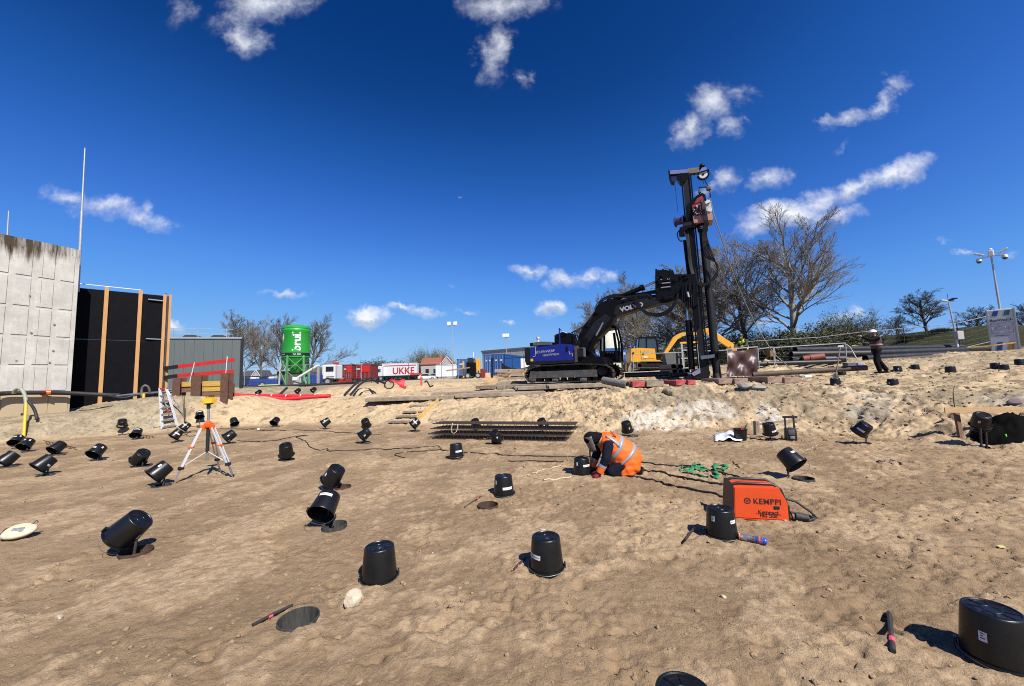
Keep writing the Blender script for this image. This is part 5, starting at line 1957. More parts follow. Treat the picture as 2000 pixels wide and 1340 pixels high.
k = 0
names = ['first', 'second', 'third', 'fourth', 'fifth']
for row, (y0, x0, n, zoff) in enumerate(((17.5, -6.6, 3, 0), (18.7, -3.9, 2, 0))):
 for i in range(n):
  x = x0 + i * 4.05 + 2
  y = y0 + (-.12 * i)
  z = max(gz(x - 1.5, y), gz(x + 1.5, y), gz(x, y)) - .05
  crane_mat((x, y, z), rnd.uniform(-.02, .02) - .01, 4.0, f'sandy timber mat, {names[i]} from the left in the {"front" if row == 0 else "rear"} row before the blue rig', 1.0, .16)
EX = Vector((2.97, 20.3, 1.36))
for i in range(4):
 u = -3.4 + i * 2.15
 c = EX + Vector((math.cos(R(-25)) * u, math.sin(R(-25)) * u, -.2))
 crane_mat(c, R(65), 4.2, f'dusty timber mat under the tracks of the blue rig, {names[i]} from its rear', 2.1, .19, 5)
for (x0, x1, yt, yb, Y, col, lab) in ((1234, 1260, 747, 754, 17.6, 0, 'red painted beam end before the grey log, left one'), (1262, 1296, 746, 753, 17.6, 1, 'sandy beam end right of the first red one'), (1319, 1340, 745, 751, 17.4, 0, 'red painted beam end near the foot of the pile, middle one'), (1342, 1358, 744, 750, 17.4, 0, 'red painted beam end near the foot of the pile, right one'),
                                      (1402, 1430, 742, 748, 16.9, 2, 'brown beam end right at the foot of the pile'), (1433, 1460, 741, 748, 16.8, 2, 'brown beam end under the tarpaulin'), (1497, 1527, 738, 746, 16.2, 2, 'brown beam end right of the tarpaulin, left one of two'), (1530, 1560, 739, 746, 16.0, 2, 'brown beam end right of the tarpaulin, right one of two')):
 Y = ground_at((x0 + x1) / 2, yb + 2).y
 p0, p1 = at(x0, yt, Y), at(x1, yb, Y)
 m = (mat('worn_red', (.42, .035, .035), .7, 0, .3, 6, dirt=(.25, (.45, .36, .26))), M_WOODG, mat('brown_beam', (.26, .16, .12), .8, 0, .3, 5, dirt=(.3, (.45, .36, .26))))[col]
 o = MB().bevbox((0, .6, 0), (p1.x - p0.x, 1.3, p0.z - p1.z + .06), .02).build('timber_beam', m, None)
 o.location = ((p0.x + p1.x) / 2, Y, (p0.z + p1.z) / 2)
 tag(o, lab, 'beam', 'timber beams at the crest')
# ramp planks left of the rig
for (a_, b_, Y, w, lab, m) in (((950, 749, 23), (978, 739, 25), 0, .3, 'plank leaning up to the mats behind the blue rig', M_WOOD), ((972, 748, 22), (1030, 746, 22), 0, .4, 'dark timber lying behind the tracks of the blue rig', M_WOODG), ((968, 741, 24.5), (1035, 737, 24.5), 0, .5, 'upper dusty timber left of the blue rig', M_WOODG), ((942, 741, 27), (985, 739, 27), 0, .4, 'far thin plank left of the blue rig', M_WOOD)):
 A_, B_ = at(*a_), at(*b_)
 o = MB().beam(Vector(), B_ - A_, w, .14).build('plank', m, None)
 o.location = A_
 tag(o, lab, 'plank', 'loose planks by the rig')

def hollow_pipe(a, b, r, m, name, lab, group, wall=.02):
 A_, B_ = Vector(a), Vector(b)
 d = B_ - A_
 q = Vector((0, 0, 1)).rotation_difference(d.normalized())
 o = MB().lathe([(r, 0), (r, d.length), (r - wall, d.length), (r - wall, d.length - .6), (0, d.length - .6)], 20).lathe([(r, 0), (r - wall, 0), (r - wall, .6), (0, .6)], 20).build(name, m, None, 40)
 o.location = A_
 o.rotation_mode = 'QUATERNION'
 o.rotation_quaternion = q
 return tag(o, lab, 'pipe', group)

M_LOG = mat('dusty_grey_pipe', (.20, .195, .185), .8, .2, .3, 8, .4, 25, dirt=(.2, (.36, .30, .23)))
M_PIPE = mat('black_pipe', (.022, .022, .024), .5, .3, .3, 2, dirt=(.14, (.15, .11, .08)))
M_PIPEB = mat('brown_pipe', (.105, .075, .055), .7, .3, .3, 3, dirt=(.2, (.30, .22, .15)))
_g = ground_at(1226, 758)
hollow_pipe(at(1179, 743, _g.y + 1.0), at(1226, 752, _g.y), .15, M_LOG, 'grey_pipe', 'dusty grey pipe lying before the front end of the tracks', 'steel pipes', .03)
PG = 'steel pipes'
hollow_pipe(at(1221, 733, 20.5), at(1308, 730, 19.5), .13, M_PIPE, 'long_pipe', 'long dark pipe on the ground between the two excavators', PG)
hollow_pipe(at(1311, 733, 19.0), at(1352, 731, 18.8), .11, M_PIPE, 'long_pipe', 'short dark pipe in front of the pipe bundle', PG)
for (px, py, lab) in ((1318, 725, 'lower left pipe of the end on bundle'), (1330, 726, 'lower middle pipe of the end on bundle'), (1342, 725, 'lower right pipe of the end on bundle'), (1329, 716, 'top pipe of the end on bundle'), (1316, 716, 'upper left pipe of the end on bundle')):
 a = at(px, py, 20.6)
 hollow_pipe(a, a + Vector((.5, 3.0, 0)), .15, M_PIPE, 'bundle_pipe', lab, PG)
for (a_, Ya, b_, Yb, r, m, lab) in (((1470, 732), 16.6, (1692, 718), 15.6, .11, M_PIPEB, 'long brown pipe in front, from the tarpaulin to the shovel'), ((1560, 728), 16.5, (1655, 722), 16.2, .07, M_PIPEB, 'thin brown pipe lying on the long brown one'),
         ((1545, 703), 19.2, (1650, 701), 19, .17, M_PIPE, 'dark pipe under the red sleeve'), ((1545, 692), 19.8, (1705, 690), 19.6, .17, M_PIPE, 'dark pipe with an open left end, second tier'), ((1553, 684), 20.4, (1790, 680), 21.5, .17, M_PIPE, 'uppermost dark pipe behind the trestle'),
         ((1480, 711), 18.8, (1640, 706), 18.4, .11, M_PIPE, 'thin dark pipe lowest of the pile behind the trestle'), ((1690, 700), 19.4, (1892, 690), 20.5, .16, M_PIPE, 'dark pipe with brown underside behind the white helmet worker'), ((1688, 690), 20.2, (1925, 682), 21.4, .17, M_PIPE, 'black pipe running to the foot of the white cabinet'), ((1700, 681), 21.4, (1880, 678), 22, .15, M_PIPE, 'rear black pipe below the light mast'),
         ((1695, 706), 18.7, (1885, 693), 19.6, .10, M_PIPEB, 'brown pipe in front of the black ones at the right')):
 hollow_pipe(at(*a_, Ya), at(*b_, Yb), r, m, 'stacked_pipe', lab, PG)
a = at(1581, 700, 18.8)
hollow_pipe(a, at(1596, 698, 18.7), .19, mat('red_sleeve', (.22, .05, .03), .6), 'pipe_sleeve', 'red brown sleeve on the dark pipe stack', PG)
stone(1603, 697, .2, 'heap of dark wet rubber on the dark pipes', 77, (1.2, .8, 1.0), M_RUBBER, 'rubber_heap', 'heap')
MOUNDS.append((at(1500, 705, 19.5).x, 19.5, 1.0, .55))
MOUNDS.append((at(1350, 735, 18.2).x + .3, 18.3, .7, .25))
# ------------------------------------------------------------------ the piling rig
M_NAVY = mat('rig_blue', (.006, .012, .21), .32, 0, .1, 3, dirt=(.04, (.20, .16, .12)))
M_RIG = mat('rig_black', (.0045, .0045, .0055), .42, 0, .35, 6, dirt=(.015, (.03, .026, .022)), spec=.13)
M_RIGG = mat('rig_grey', (.011, .0115, .014), .55, .05, .4, 6, dirt=(.05, (.06, .05, .04)), spec=.2)
M_HOSEB = mat('rig_hose', (.006, .006, .0065), .5, 0, .3, 14, dirt=(.02, (.05, .04, .03)), spec=.25)
M_TRACK = mat('track_steel', (.03, .027, .024), .65, .4, .4, 12, .2, 50, dirt=(.25, (.20, .155, .11)))
M_CHROME = mat('chrome', (.7, .7, .7), .15, 1.0, .03)
M_GLASS = mat('cab_glass', (.035, .05, .06), .06, 0, .1, spec=.8)
M_TXT = mat('white_letters', (.40, .41, .44), .6)
M_MAST = mat('mast_steel', (.013, .013, .0145), .5, .15, .4, 4, dirt=(.10, (.06, .05, .042)), spec=.3)

def cyl(mb, a, b, r, n=14):
 return mb.tube([a, b], r, n)

def bez(pts, k=6):
 out = []
 for i in range(len(pts) - 1):
  q0, q1, q2, q3 = [Vector(p) for p in (pts[max(i - 1, 0)], pts[i], pts[i + 1], pts[min(i + 2, len(pts) - 1)])]
  for j in range(k):
   t = j / k
   out.append(.5 * ((2 * q1) + (q2 - q0) * t + (2 * q0 - 5 * q1 + 4 * q2 - q3) * t * t + (3 * q1 - q0 - 3 * q2 + q3) * t ** 3))
 out.append(Vector(pts[-1]))
 return out

def track(parent, path, v0, v1, m, shoe=.17, th=.035, grouser=.03):
 """Shoe belt round a closed (u, z) path."""
 pts = [Vector((a, b)) for a, b in path]
 n = len(pts)
 dense = []
 for i in range(n):
  a, b = pts[i], pts[(i + 1) % n]
  k = max(1, int((b - a).length / .02))
  for j in range(k):
   dense.append(a.lerp(b, j / k))
 mb = MB()
 acc = 0
 last = dense[0]
 for i, p in enumerate(dense):
  acc += (p - last).length
  last = p
  if acc >= shoe or i == 0:
   acc = 0
   t = (dense[(i + 3) % len(dense)] - dense[i - 3]).normalized()
   nx = Vector((t.y, -t.x))
   rot = Matrix(((t.x, 0, nx.x), (0, 1, 0), (t.y, 0, nx.y)))
   mb.box((p.x, (v0 + v1) / 2, p.y), (shoe * .94, v1 - v0, th), rot)
   for off in (-.04, .045):
    q = p + nx * (th / 2 + grouser / 2 - .002) + t * off
    mb.box((q.x, (v0 + v1) / 2, q.y), (.014, v1 - v0, grouser), rot)
 return mb.build('track_shoe_chain', m, parent)

EXA = R(-25)
F = Frame(EX, EXA)
rig = thing('piling_rig', 'blue and black tracked excavator with tall piling mast and drive head', 'piling rig', EX, EXA)
vn = -1.28
sc = lambda pts, v=vn: F.poly(pts, v)
near = sc([(1038, 750), (1031, 742), (1029.5, 736), (1033, 727), (1046, 720.5), (1064, 717.5), (1130, 714), (1168, 714.5), (1186, 717), (1196, 723), (1200, 732), (1198, 741), (1190, 747.5), (1160, 749), (1090, 750)])
zmin = min(z for u, z in near)
near = [(u, z - zmin + .06 if z - zmin < .1 else z - zmin + .03) for u, z in near]
uA, uB = min(u for u, z in near), max(u for u, z in near)
for (v0, v1) in ((-1.58, -.98), (.98, 1.58)):
 track(rig, near, v0, v1, M_TRACK)
 cv = (v0 + v1) / 2
 fr = MB()
 fr.prism([(uA + .55, .28), (uB - .75, .28), (uB - .72, .62), (uA + .55, .62)], v0 + .10, v1 - .10)
 fr.prism([(uA + .18, .20), (uA + .55, .12), (uA + .60, .62), (uA + .3, .66)], v0 + .06, v1 - .06)
 fr.build('track_frame', mat('track_frame_grey', (.085, .082, .080), .6, .3, .3, 5, dirt=(.25, (.28, .22, .16))), rig)
 Mr = Matrix.Rotation(math.pi / 2, 4, 'X')
 for k in range(8):
  u = uA + .75 + k * (uB - uA - 1.6) / 7
  MB().lathe([(0, -.2), (.11, -.2), (.11, -.1), (.08, -.1), (.08, .1), (.11, .1), (.11, .2), (0, .2)], 14, Matrix.Translation((u, cv, .19)) @ Mr).build('track_roller', M_RIG, rig, 40)
 for k in (.33, .62):
  MB().lathe([(0, -.15), (.09, -.15), (.09, .15), (0, .15)], 12, Matrix.Translation((uA + (uB - uA) * k, cv, .83)) @ Mr).build('carrier_roller', M_RIG, rig, 40)
 MB().lathe([(0, -.12), (.40, -.12), (.40, .12), (0, .12)], 24, Matrix.Translation((uA + .50, cv, .52)) @ Mr).build('idler', M_RIG, rig, 40)
 sp = MB().lathe([(0, -.2), (.20, -.24), (.30, -.12), (.36, -.05), (.36, .05), (.30, .12), (.2, .24), (0, .2)], 24, Matrix.Translation((uB - .52, cv, .54)) @ Mr)
 for k in range(16):
  a = k * math.pi / 8
  sp.box((uB - .52 + .39 * math.cos(a), cv, .54 + .39 * math.sin(a)), (.07, .06, .07), Matrix.Rotation(-a, 3, 'Y'))
 sp.build('sprocket', M_RIG, rig, 40)
 for k in (.36, .68):
  st = MB()
  u = uA + (uB - uA) * k
  st.box((u, v0 + .08 if cv < 0 else v1 - .08, .17), (.30, .04, .13))
  st.box((u, v0 + .06 if cv < 0 else v1 - .06, .2), (.16, .04, .08))
  st.build('track_guard_bracket', mat('bare_bracket', (.22, .2, .18), .6, .4), rig)
MB().box((0, 0, .75), (2.4, 2.2, .45)).lathe([(0, .9), (.75, .9), (.75, 1.16), (0, 1.16)], 24).build('undercarriage', M_RIG, rig)

# superstructure
vs = -1.32
body = sc([(1035, 679.5), (1098, 671.5), (1112, 672), (1120, 688), (1120, 703), (1041, 706), (1035, 701)], vs)
MB().prism(body, vs, -.45).build('side_cover', M_NAVY, rig)
MB().prism([(a, b) for a, b in body], .45, 1.32).build('side_cover', M_NAVY, rig)
zt = max(b for a, b in body)
zb = min(b for a, b in body)
ul = min(a for a, b in body)
ur = max(a for a, b in body)
skirt = sc([(1034, 706), (1120, 703), (1121, 708), (1036, 713.5)], vs)
MB().prism(skirt, vs - .02, 1.34).build('skirt', M_RIGG, rig)
cw = sc([(1024, 680), (1035, 679.5), (1035, 713), (1028, 713.5), (1025, 705)], vs)
cwl = min(a for a, b in cw)
MB().prism(cw, vs + .02, 1.30).build('counterweight', M_RIGG, rig)
MB().prism([(cwl - .16, zb + .05), (cwl, zb - .02), (cwl, zt - .05), (cwl - .12, zt - .12)], -.9, .9).build('counterweight_rear', M_RIGG, rig)
MB().box(((ul + ur) / 2, 0, (zt + zb) / 2 - .05), (ur - ul, 1.1, zt - zb - .2)).build('engine_deck', M_RIG, rig)
hood = sc([(1042, 676), (1043, 670.5), (1060, 668), (1080, 668.5), (1081, 674)], -.6)
MB().prism(hood, -.95, .3).build('hood', mat('hood_grey', (.10, .105, .10), .55), rig)
d = F.p(1051, 664, -.9)
hn = MB()
hn.lathe([(0, -.12), (.07, -.12), (.06, .02), (.1, .06), (.1, .14), (0, .17)], 12, Matrix.Translation(d))
hn.build('rear_camera', mat('camera_white', (.6, .55, .5), .5), rig, 40)
d = F.p(1038, 673, -1.0)
MB().bevbox(d, (.14, .12, .18), .02).build('work_light', M_RIG, rig)
ex0, ex1 = F.p(1086, 672, -.7), F.p(1086, 655.5, -.7)
MB().tube([ex0, ex1 + Vector((0, 0, -.05)), ex1 + Vector((-.04, 0, .03))], [.085, .085, .06], 12).build('exhaust', M_RIG, rig, 40)
MB().lathe([(0, 0), (.12, 0), (.10, .06), (0, .09)], 12, Matrix.Translation(ex1 + Vector((0, 0, -.02)))).build('exhaust_cap', mat('cap_tan', (.35, .30, .22), .6), rig, 40)
bx = sc([(1089, 673), (1090, 655), (1104, 650), (1118, 652), (1119, 672)], -.4)
MB().prism(bx, -.85, .35).build('hydraulic_box', M_RIG, rig)
p0, p1, p2, p3 = F.p(1093.5, 672, -1.1), F.p(1092.5, 641, -1.1), F.p(1097, 647, -1.0), F.p(1108, 651, -.9)
MB().tube([p0, p1], .035, 8).build('rail_post', M_NAVY, rig)
MB().tube([p1, p2, p3], .02, 6).build('hand_rail', M_NAVY, rig)
d = F.p(1107, 682, vs)
MB().bevbox((d.x, vs - .012, d.z), (.09, .03, .26), .01).build('door_handle', M_RIG, rig)
d = F.p(1038.8, 703.5, vs)
MB().box((d.x, vs - .004, d.z), (.14, .01, .14)).build('warning_sign', mat('sign_yellow', (.75, .5, .03), .5), rig)
gr = sc([(1128.5, 680), (1140, 678.5), (1141, 696.5), (1129.5, 697.5)], vs)
MB().prism(gr, vs - .02, vs + .35).build('cooler_box', mat('cooler_grey', (.09, .09, .09), .6), rig)
lv = MB()
for k in range(8):
 t = (k + .5) / 8
 z = gr[3][1] * (1 - t) + gr[0][1] * t
 lv.box((sum(a for a, b in gr) / 4, vs - .03, z), (abs(gr[1][0] - gr[0][0]) * .86, .02, .02))
lv.build('louvre_slat', M_RIG, rig)
col = sc([(1122, 676), (1127.5, 675), (1128, 707), (1122.5, 708)], vs)
MB().prism(col, vs, vs + .3).build('step_column', mat('brown_column', (.08, .055, .045), .6), rig)
MB().prism(sc([(1120, 700), (1180, 697), (1185, 712), (1120, 714)], -.9), -1.25, 1.0).build('turntable', M_RIG, rig)
MB().prism(sc([(1128, 672), (1150, 660), (1160, 690), (1170, 700), (1120, 702)], 0), -.5, .5).build('boom_foot', M_RIG, rig)
um = ul + .3
for txt, px, py, sz in (('BOUWWERF', 1064, 687, .30), ('NIEUWVEEN', 1076, 693, .25)):
 d = F.p(px, py, vs)
 text_mesh(txt, sz * .62, M_TXT, 'lettering', rig, basis((1, 0, .035), (0, 0, 1), (d.x, vs - .006, d.z)), 0)
d = F.p(1046, 689, vs)
MB().tube([(d.x, vs - .01, d.z + .32), (d.x, vs - .01, d.z - .14), (d.x - .05, vs - .01, d.z - .2), (d.x - .14, vs - .01, d.z - .17)], .013, 5).build('emblem', M_TXT, rig)
d = F.p(1116, 692, vs)
MB().tube([(d.x - .12, vs + .0, d.z + .16), (d.x - .08, vs - .01, d.z - .02), (d.x, vs - .01, d.z + .06), (d.x + .05, vs - .01, d.z + .02), (d.x + .05, vs - .01, d.z - .1)], .013, 5).build('emblem', M_TXT, rig)

# cab on the far side
vc = 1.28
cb = sc([(1180, 707), (1180, 646), (1192, 641), (1207, 642), (1214, 670), (1216, 707)], vc)
cab = MB()
for i in range(len(cb)):
 a, b = cb[i], cb[(i + 1) % len(cb)]
 for v in (.42, 1.30):
  cab.beam((a[0], v, a[1]), (b[0], v, b[1]), .09, .09)
for (a, b) in cb:
 cab.beam((a, .42, b), (a, 1.30, b), .08, .08)
cab.build('cab_frame', M_RIG, rig)
MB().prism([(cb[0][0], cb[0][1]), (cb[5][0], cb[5][1]), (cb[5][0] - .05, cb[5][1] + .55), (cb[0][0], cb[0][1] + .55)], .45, 1.29).build('cab_lower', M_RIG, rig)
MB().prism([(cb[1][0], cb[1][1] - .06), (cb[3][0], cb[3][1] - .06), (cb[3][0], cb[3][1] + .06), (cb[2][0], cb[2][1] + .07), (cb[1][0], cb[1][1] + .03)], .40, 1.32).build('cab_roof', M_RIG, rig)
bar = MB()
for k in range(3):
 d = F.p(1186 + 5 * k, 690, .4)
 bar.ball(d, .10, 10, 6)
bar.build('headlight_bar', M_RIG, rig)
d0, d1 = F.p(1199, 650, .38), F.p(1206, 704, .38)
MB().beam(d0, d1, .10, .12).build('cab_pillar', M_RIG, rig)

# boom: traced side outline with its real width
c5 = lambda pts: [(1000 + x * .2015, 500 + y * .2015) for x, y in pts]
boom = F.poly(c5([(705, 905), (645, 850), (690, 745), (805, 600), (822, 520), (880, 462), (965, 425), (1070, 440), (1200, 405), (1420, 385), (1600, 375), (1620, 410), (1540, 462), (1420, 472), (1210, 532), (1010, 600), (985, 655), (930, 722), (850, 800), (770, 890)]), 0)
MB().prism(boom, -.36, .36).build('boom', M_RIG, rig)
MB().prism(F.poly(c5([(720, 860), (690, 800), (800, 640), (905, 560), (960, 600), (870, 720)]), -.38), -.385, -.355).build('boom_side_plate', M_RIGG, rig)
MB().prism(F.poly(c5([(985, 560), (1010, 480), (1200, 425), (1430, 395), (1430, 455), (1200, 515), (1010, 585)]), -.38), -.38, -.355).build('boom_side_plate', M_RIGG, rig)
a, b = c5([(745, 925), (815, 770)])
lift = MB()
qr0 = random.Random(8)
P = lambda q, v: F.p(q[0], q[1], v)
for v in (-.5, .5):
 MB().tube([P(a, v), P(b, v)], .115, 14).build('lift_cylinder', M_RIG, rig, 40)
 b2 = c5([(882, 645)])[0]
 MB().tube([P(b, v), P(b2, v)], .06, 12).build('cylinder_rod', M_CHROME, rig, 40)
a, b, c_ = c5([(985, 425), (1282, 300), (1400, 245)])
MB().tube([P(a, 0), P(b, 0)], .12, 14).tube([P(b, 0) - (P(b, 0) - P(a, 0)).normalized() * .18, P(b, 0)], .15, 14).build('arm_cylinder', M_RIG, rig, 40)
MB().tube([P(b, 0), P(c_, 0)], .055, 12).build('cylinder_rod', M_CHROME, rig, 40)
for k in range(34):
 q = [(650, 850), (700, 725), (810, 590), (830, 515), (880, 462), (965, 425), (1070, 440), (1200, 405), (1400, 385)]
 j = qr0.randrange(8)
 f_ = qr0.random()
 c_ = (q[j][0] * (1 - f_) + q[j + 1][0] * f_, q[j][1] * (1 - f_) + q[j + 1][1] * f_ + qr0.uniform(-8, 14))
 MB().bevbox(P(c5([c_])[0], qr0.uniform(-.38, .2)), (qr0.uniform(.08, .3), .14, qr0.uniform(.07, .2)), .015, Matrix.Rotation(qr0.uniform(-.8, .3), 3, 'Y')).build('valve_block', M_RIG, rig)
for k in range(5):
 MB().tube(bez([P(c5([(x + qr0.uniform(-9, 9), y - 12 - 7 * k)])[0], -.3 + .12 * k) for x, y in ((640, 850), (700, 720), (805, 585), (825, 510), (900, 440), (1010, 412), (1130, 415), (1250, 398), (1400, 372))], 4), .026, 6).build('hose_bundle', M_HOSEB, rig, 60)
p0, p1 = P(c5([(1060, 520)])[0], -.39), P(c5([(1310, 455)])[0], -.39)
tx = (p1 - p0)
mid = (p0 + p1) / 2
text_mesh('VOLVO', .30, M_TXT, 'lettering', rig, basis((tx.x, 0, tx.z), (-tx.z, 0, tx.x), (mid.x - .12, -.392, mid.z - .03)), .012, squash=1.1)

# tilting head between boom and mast
blocks = [([(1395, 380), (1395, 165), (1475, 150), (1570, 170), (1570, 195), (1690, 195), (1780, 190), (1790, 480), (1760, 510), (1700, 510), (1655, 460), (1610, 395), (1570, 430), (1420, 440)], -.40, .40, M_RIG),
          ([(1640, 330), (1700, 260), (1790, 260), (1795, 490), (1740, 520), (1690, 515), (1650, 450)], -.55, .55, M_RIG)]
for pts, v0, v1, m in blocks:
 MB().prism(F.poly(c5(pts), 0), v0, v1).build('tilt_head', m, rig)
for (x0, y0, x1, y1) in ((1440, 268, 1535, 258), (1445, 308, 1535, 298), (1440, 230, 1530, 222)):
 q0, q1 = c5([(x0, y0), (x1, y1)])
 MB().tube([P(q0, -.43), P(q1, -.43)], .032, 8).build('valve_rod', M_ALU, rig, 40)
qr = random.Random(5)
for k in range(26):
 bits = MB()
 q = c5([(qr.uniform(1400, 1780), qr.uniform(175, 420))])[0]
 bits.bevbox(P(q, -.42), (qr.uniform(.05, .22), .10, qr.uniform(.05, .2)), .012)
 bits.build('valve_block', M_RIG, rig)
bits = MB()
for k in range(8):
 q = c5([(1400 + 22 * k, 150 + 8 * (k % 3))])[0]
 bits.bevbox(P(q, -.2 + .05 * k), (.08, .3, .18), .012)
bits.tube([P(c5([(1397, 240)])[0], -.3), P(c5([(1397, 155)])[0], -.3), P(c5([(1465, 150)])[0], -.3), P(c5([(1465, 200)])[0], -.3)], .02, 6)
bits.build('head_guard', M_RIG, rig)

# mast with slide, lower cylinder, winch and top beam
c6 = lambda pts: [(1250 + x * .2015, 300 + y * .2015) for x, y in pts]
c7 = lambda pts: [(1200 + x * .2015, 540 + y * .2015) for x, y in pts]
c8 = lambda pts: [(1290 + x * .1268, 310 + y * .1268) for x, y in pts]
A_, B_ = (1339.5, 341), (1374.5, 727)
MB().beam(P(A_, 0), P(B_, 0), .34, .30).build('mast_column', M_MAST, rig)
for off, v in ((-.20, -.20), (.20, -.20), (-.2, .2), (.2, .2)):
 MB().beam(P(A_, v) + Vector((off, 0, 0)), P(B_, v) + Vector((off, 0, 0)), .06, .06).build('mast_rail', M_RIG, rig)
A2, B2 = (1349.5, 440), (1361, 560)
MB().beam(P((1346, 440), -.1), P((1361.5, 640), -.1), .28, .22).build('slide_beam', M_RIG, rig)
MB().beam(P((1337, 470), .1), P((1352, 600), .1), .18, .14).build('slide_beam', M_RIG, rig)
c_ = MB().tube([P((1344, 626), 0), P((1351.5, 722), 0)], .14, 14)
c_.build('leg_cylinder', M_RIG, rig, 40)
MB().tube([P((1342, 598), 0), P((1344, 627), 0)], .05, 10).build('cylinder_rod', M_CHROME, rig, 40)
MB().bevbox(P((1347, 652), 0), (.32, .32, .18), .03).build('cylinder_collar', M_RIG, rig)
MB().prism(F.poly([(1350, 723), (1381, 716), (1387, 728), (1384, 738), (1360, 741), (1350, 735)], 0), -.5, .5).build('mast_foot', M_RIGG, rig)
MB().prism(F.poly(c7([(745, 940), (830, 885), (835, 935), (770, 965)]), -.5), -.55, -.2).build('foot_plate', mat('lilac_steel', (.30, .30, .42), .5, .3, .2), rig)
MB().prism(F.poly(c7([(835, 770), (970, 755), (972, 785), (838, 805)]), -.35), -.40, -.1).build('guide_bar', mat('blue_steel', (.14, .18, .26), .5, .4, .2), rig)
MB().lathe([(.21, -.12), (.27, -.12), (.27, .12), (.21, .12)], 18, Matrix.Translation(P((1397, 692), 0))).build('pile_guide', M_RIG, rig, 40)
MB().prism(F.poly(c7([(1000, 735), (1030, 735), (1030, 775), (1000, 775)]), -.3), -.35, .1).build('guide_latch', M_RIG, rig)
# top beam
M_LILAC = mat('lilac_paint', (.20, .21, .45), .45, .1, .15, 3)
MB().prism(F.poly(c8([(130, 205), (430, 182), (440, 252), (300, 258), (150, 272)]), 0), -.14, .14).build('top_beam', M_LILAC, rig)
MB().prism(F.poly(c8([(135, 262), (310, 250), (330, 258), (145, 274)]), 0), -.16, .16).build('beam_flange', M_RIG, rig)
MB().prism(F.poly(c8([(145, 272), (270, 265), (258, 330), (215, 372), (175, 368), (148, 335)]), 0), -.03, .03).build('sheave_plate', M_LILAC, rig)
MB().prism(F.poly(c8([(120, 205), (145, 205), (160, 330), (180, 375), (215, 378), (215, 388), (165, 385), (135, 330)]), 0), -.17, .17).build('sheave_guard', M_RIG, rig)
MB().prism(F.poly(c8([(255, 300), (300, 255), (430, 250), (435, 310), (380, 390), (300, 390), (262, 345)]), 0), -.22, .22).build('head_plate', M_RIG, rig)
MB().prism(F.poly(c8([(425, 165), (590, 150), (600, 225), (440, 245)]), 0), -.12, .12).build('winch_motor', mat('motor_tan', (.17, .15, .12), .6, .2, .4, 12), rig)
MB().tube([P(c8([(500, 240)])[0], 0), P(c8([(590, 190)])[0], 0), P(c8([(640, 115)])[0], 0)], .06, 8).ball(P(c8([(640, 115)])[0], 0), .12, 12, 8).build('jib_arm', M_RIG, rig, 60)
ctr = P(c8([(657, 250)])[0], 0)
Mr = Matrix.Translation(ctr) @ Matrix.Rotation(math.pi / 2, 4, 'X')
MB().lathe([(0, -.05), (.17, -.05), (.185, -.02), (.17, .0), (.185, .02), (.17, .05), (0, .05)], 24, Mr).build('sheave', mat('sheave_white', (.72, .72, .74), .5), rig, 40)
MB().lathe([(0, -.07), (.05, -.07), (.05, .07), (0, .07)], 12, Mr).build('sheave_hub', M_RIG, rig, 40)
rg = MB()
for k in range(13):
 a0, a1 = math.pi + k * math.pi / 12, math.pi + (k + 1) * math.pi / 12
 rg.beam(ctr + Vector((.20 * math.cos(a0), 0, .20 * math.sin(a0))), ctr + Vector((.20 * math.cos(a1), 0, .20 * math.sin(a1))), .14, .03, (0, 1, 0))
rg.build('sheave_guard', M_RIG, rig)
MB().prism(F.poly(c8([(600, 205), (640, 150), (700, 140), (715, 200), (712, 215), (600, 218)]), 0), -.09, .09).build('sheave_cover', M_LILAC, rig)
MB().beam(ctr + Vector((-.24, 0, .12)), ctr + Vector((.26, 0, .15)), .2, .05).build('cover_edge', M_RIG, rig)
# swivel and drive head
mb = MB().tube([P(c8([(600, 580)])[0], 0), P(c8([(600, 440)])[0], 0), P(c8([(720, 438)])[0], 0)], .035, 8)
mb.build('swivel_arm', M_RIG, rig, 40)
MB().bevbox(P(c8([(602, 500)])[0], 0), (.12, .12, .18), .02).build('swivel', mat('swivel_brown', (.12, .08, .06), .6), rig)
MB().bevbox(P(c8([(742, 460)])[0], 0), (.20, .20, .18), .04).build('hose_joint', mat('swivel_brown', (.12, .08, .06)), rig)
M_REDH = mat('head_red', (.28, .018, .022), .5, 0, .3, 8, dirt=(.15, (.16, .12, .10)))
hx0, hx1 = 1341, 1391
MB().prism(F.poly(c8([(470, 690), (560, 610), (640, 570), (690, 600), (700, 700), (650, 980), (510, 1020), (395, 1000), (385, 780)]), 0), -.34, .34).build('head_body', M_RIG, rig)
MB().prism(F.poly(c8([(560, 625), (640, 575), (665, 620), (655, 660), (520, 700)]), -.36), -.42, -.30).build('red_cover', M_REDH, rig)
MB().prism(F.poly(c8([(495, 900), (800, 880), (805, 965), (515, 1020)]), -.2), -.45, .35).build('gear_case', mat('gear_pink', (.46, .22, .18), .6, 0, .2, 5), rig)
MB().prism(F.poly(c8([(490, 720), (510, 1010), (560, 990), (650, 960), (640, 800), (640, 640)]), -.36), -.40, -.3).build('red_housing', M_REDH, rig)
MB().prism(F.poly(c8([(680, 690), (720, 650), (770, 700), (790, 800), (770, 880), (690, 900)]), -.1), -.3, .3).build('motor_block', mat('motor_white', (.55, .55, .55), .5, 0, .2, 8), rig)
for (x0, y0, x1, y1) in ((690, 685, 765, 650), (725, 790, 790, 800)):
 MB().beam(P(c8([(x0, y0)])[0], -.33), P(c8([(x1, y1)])[0], -.33), .08, .12).build('white_bracket', M_WHITE, rig)
M_LHOSE = mat('pale_hose', (.50, .46, .44), .5)
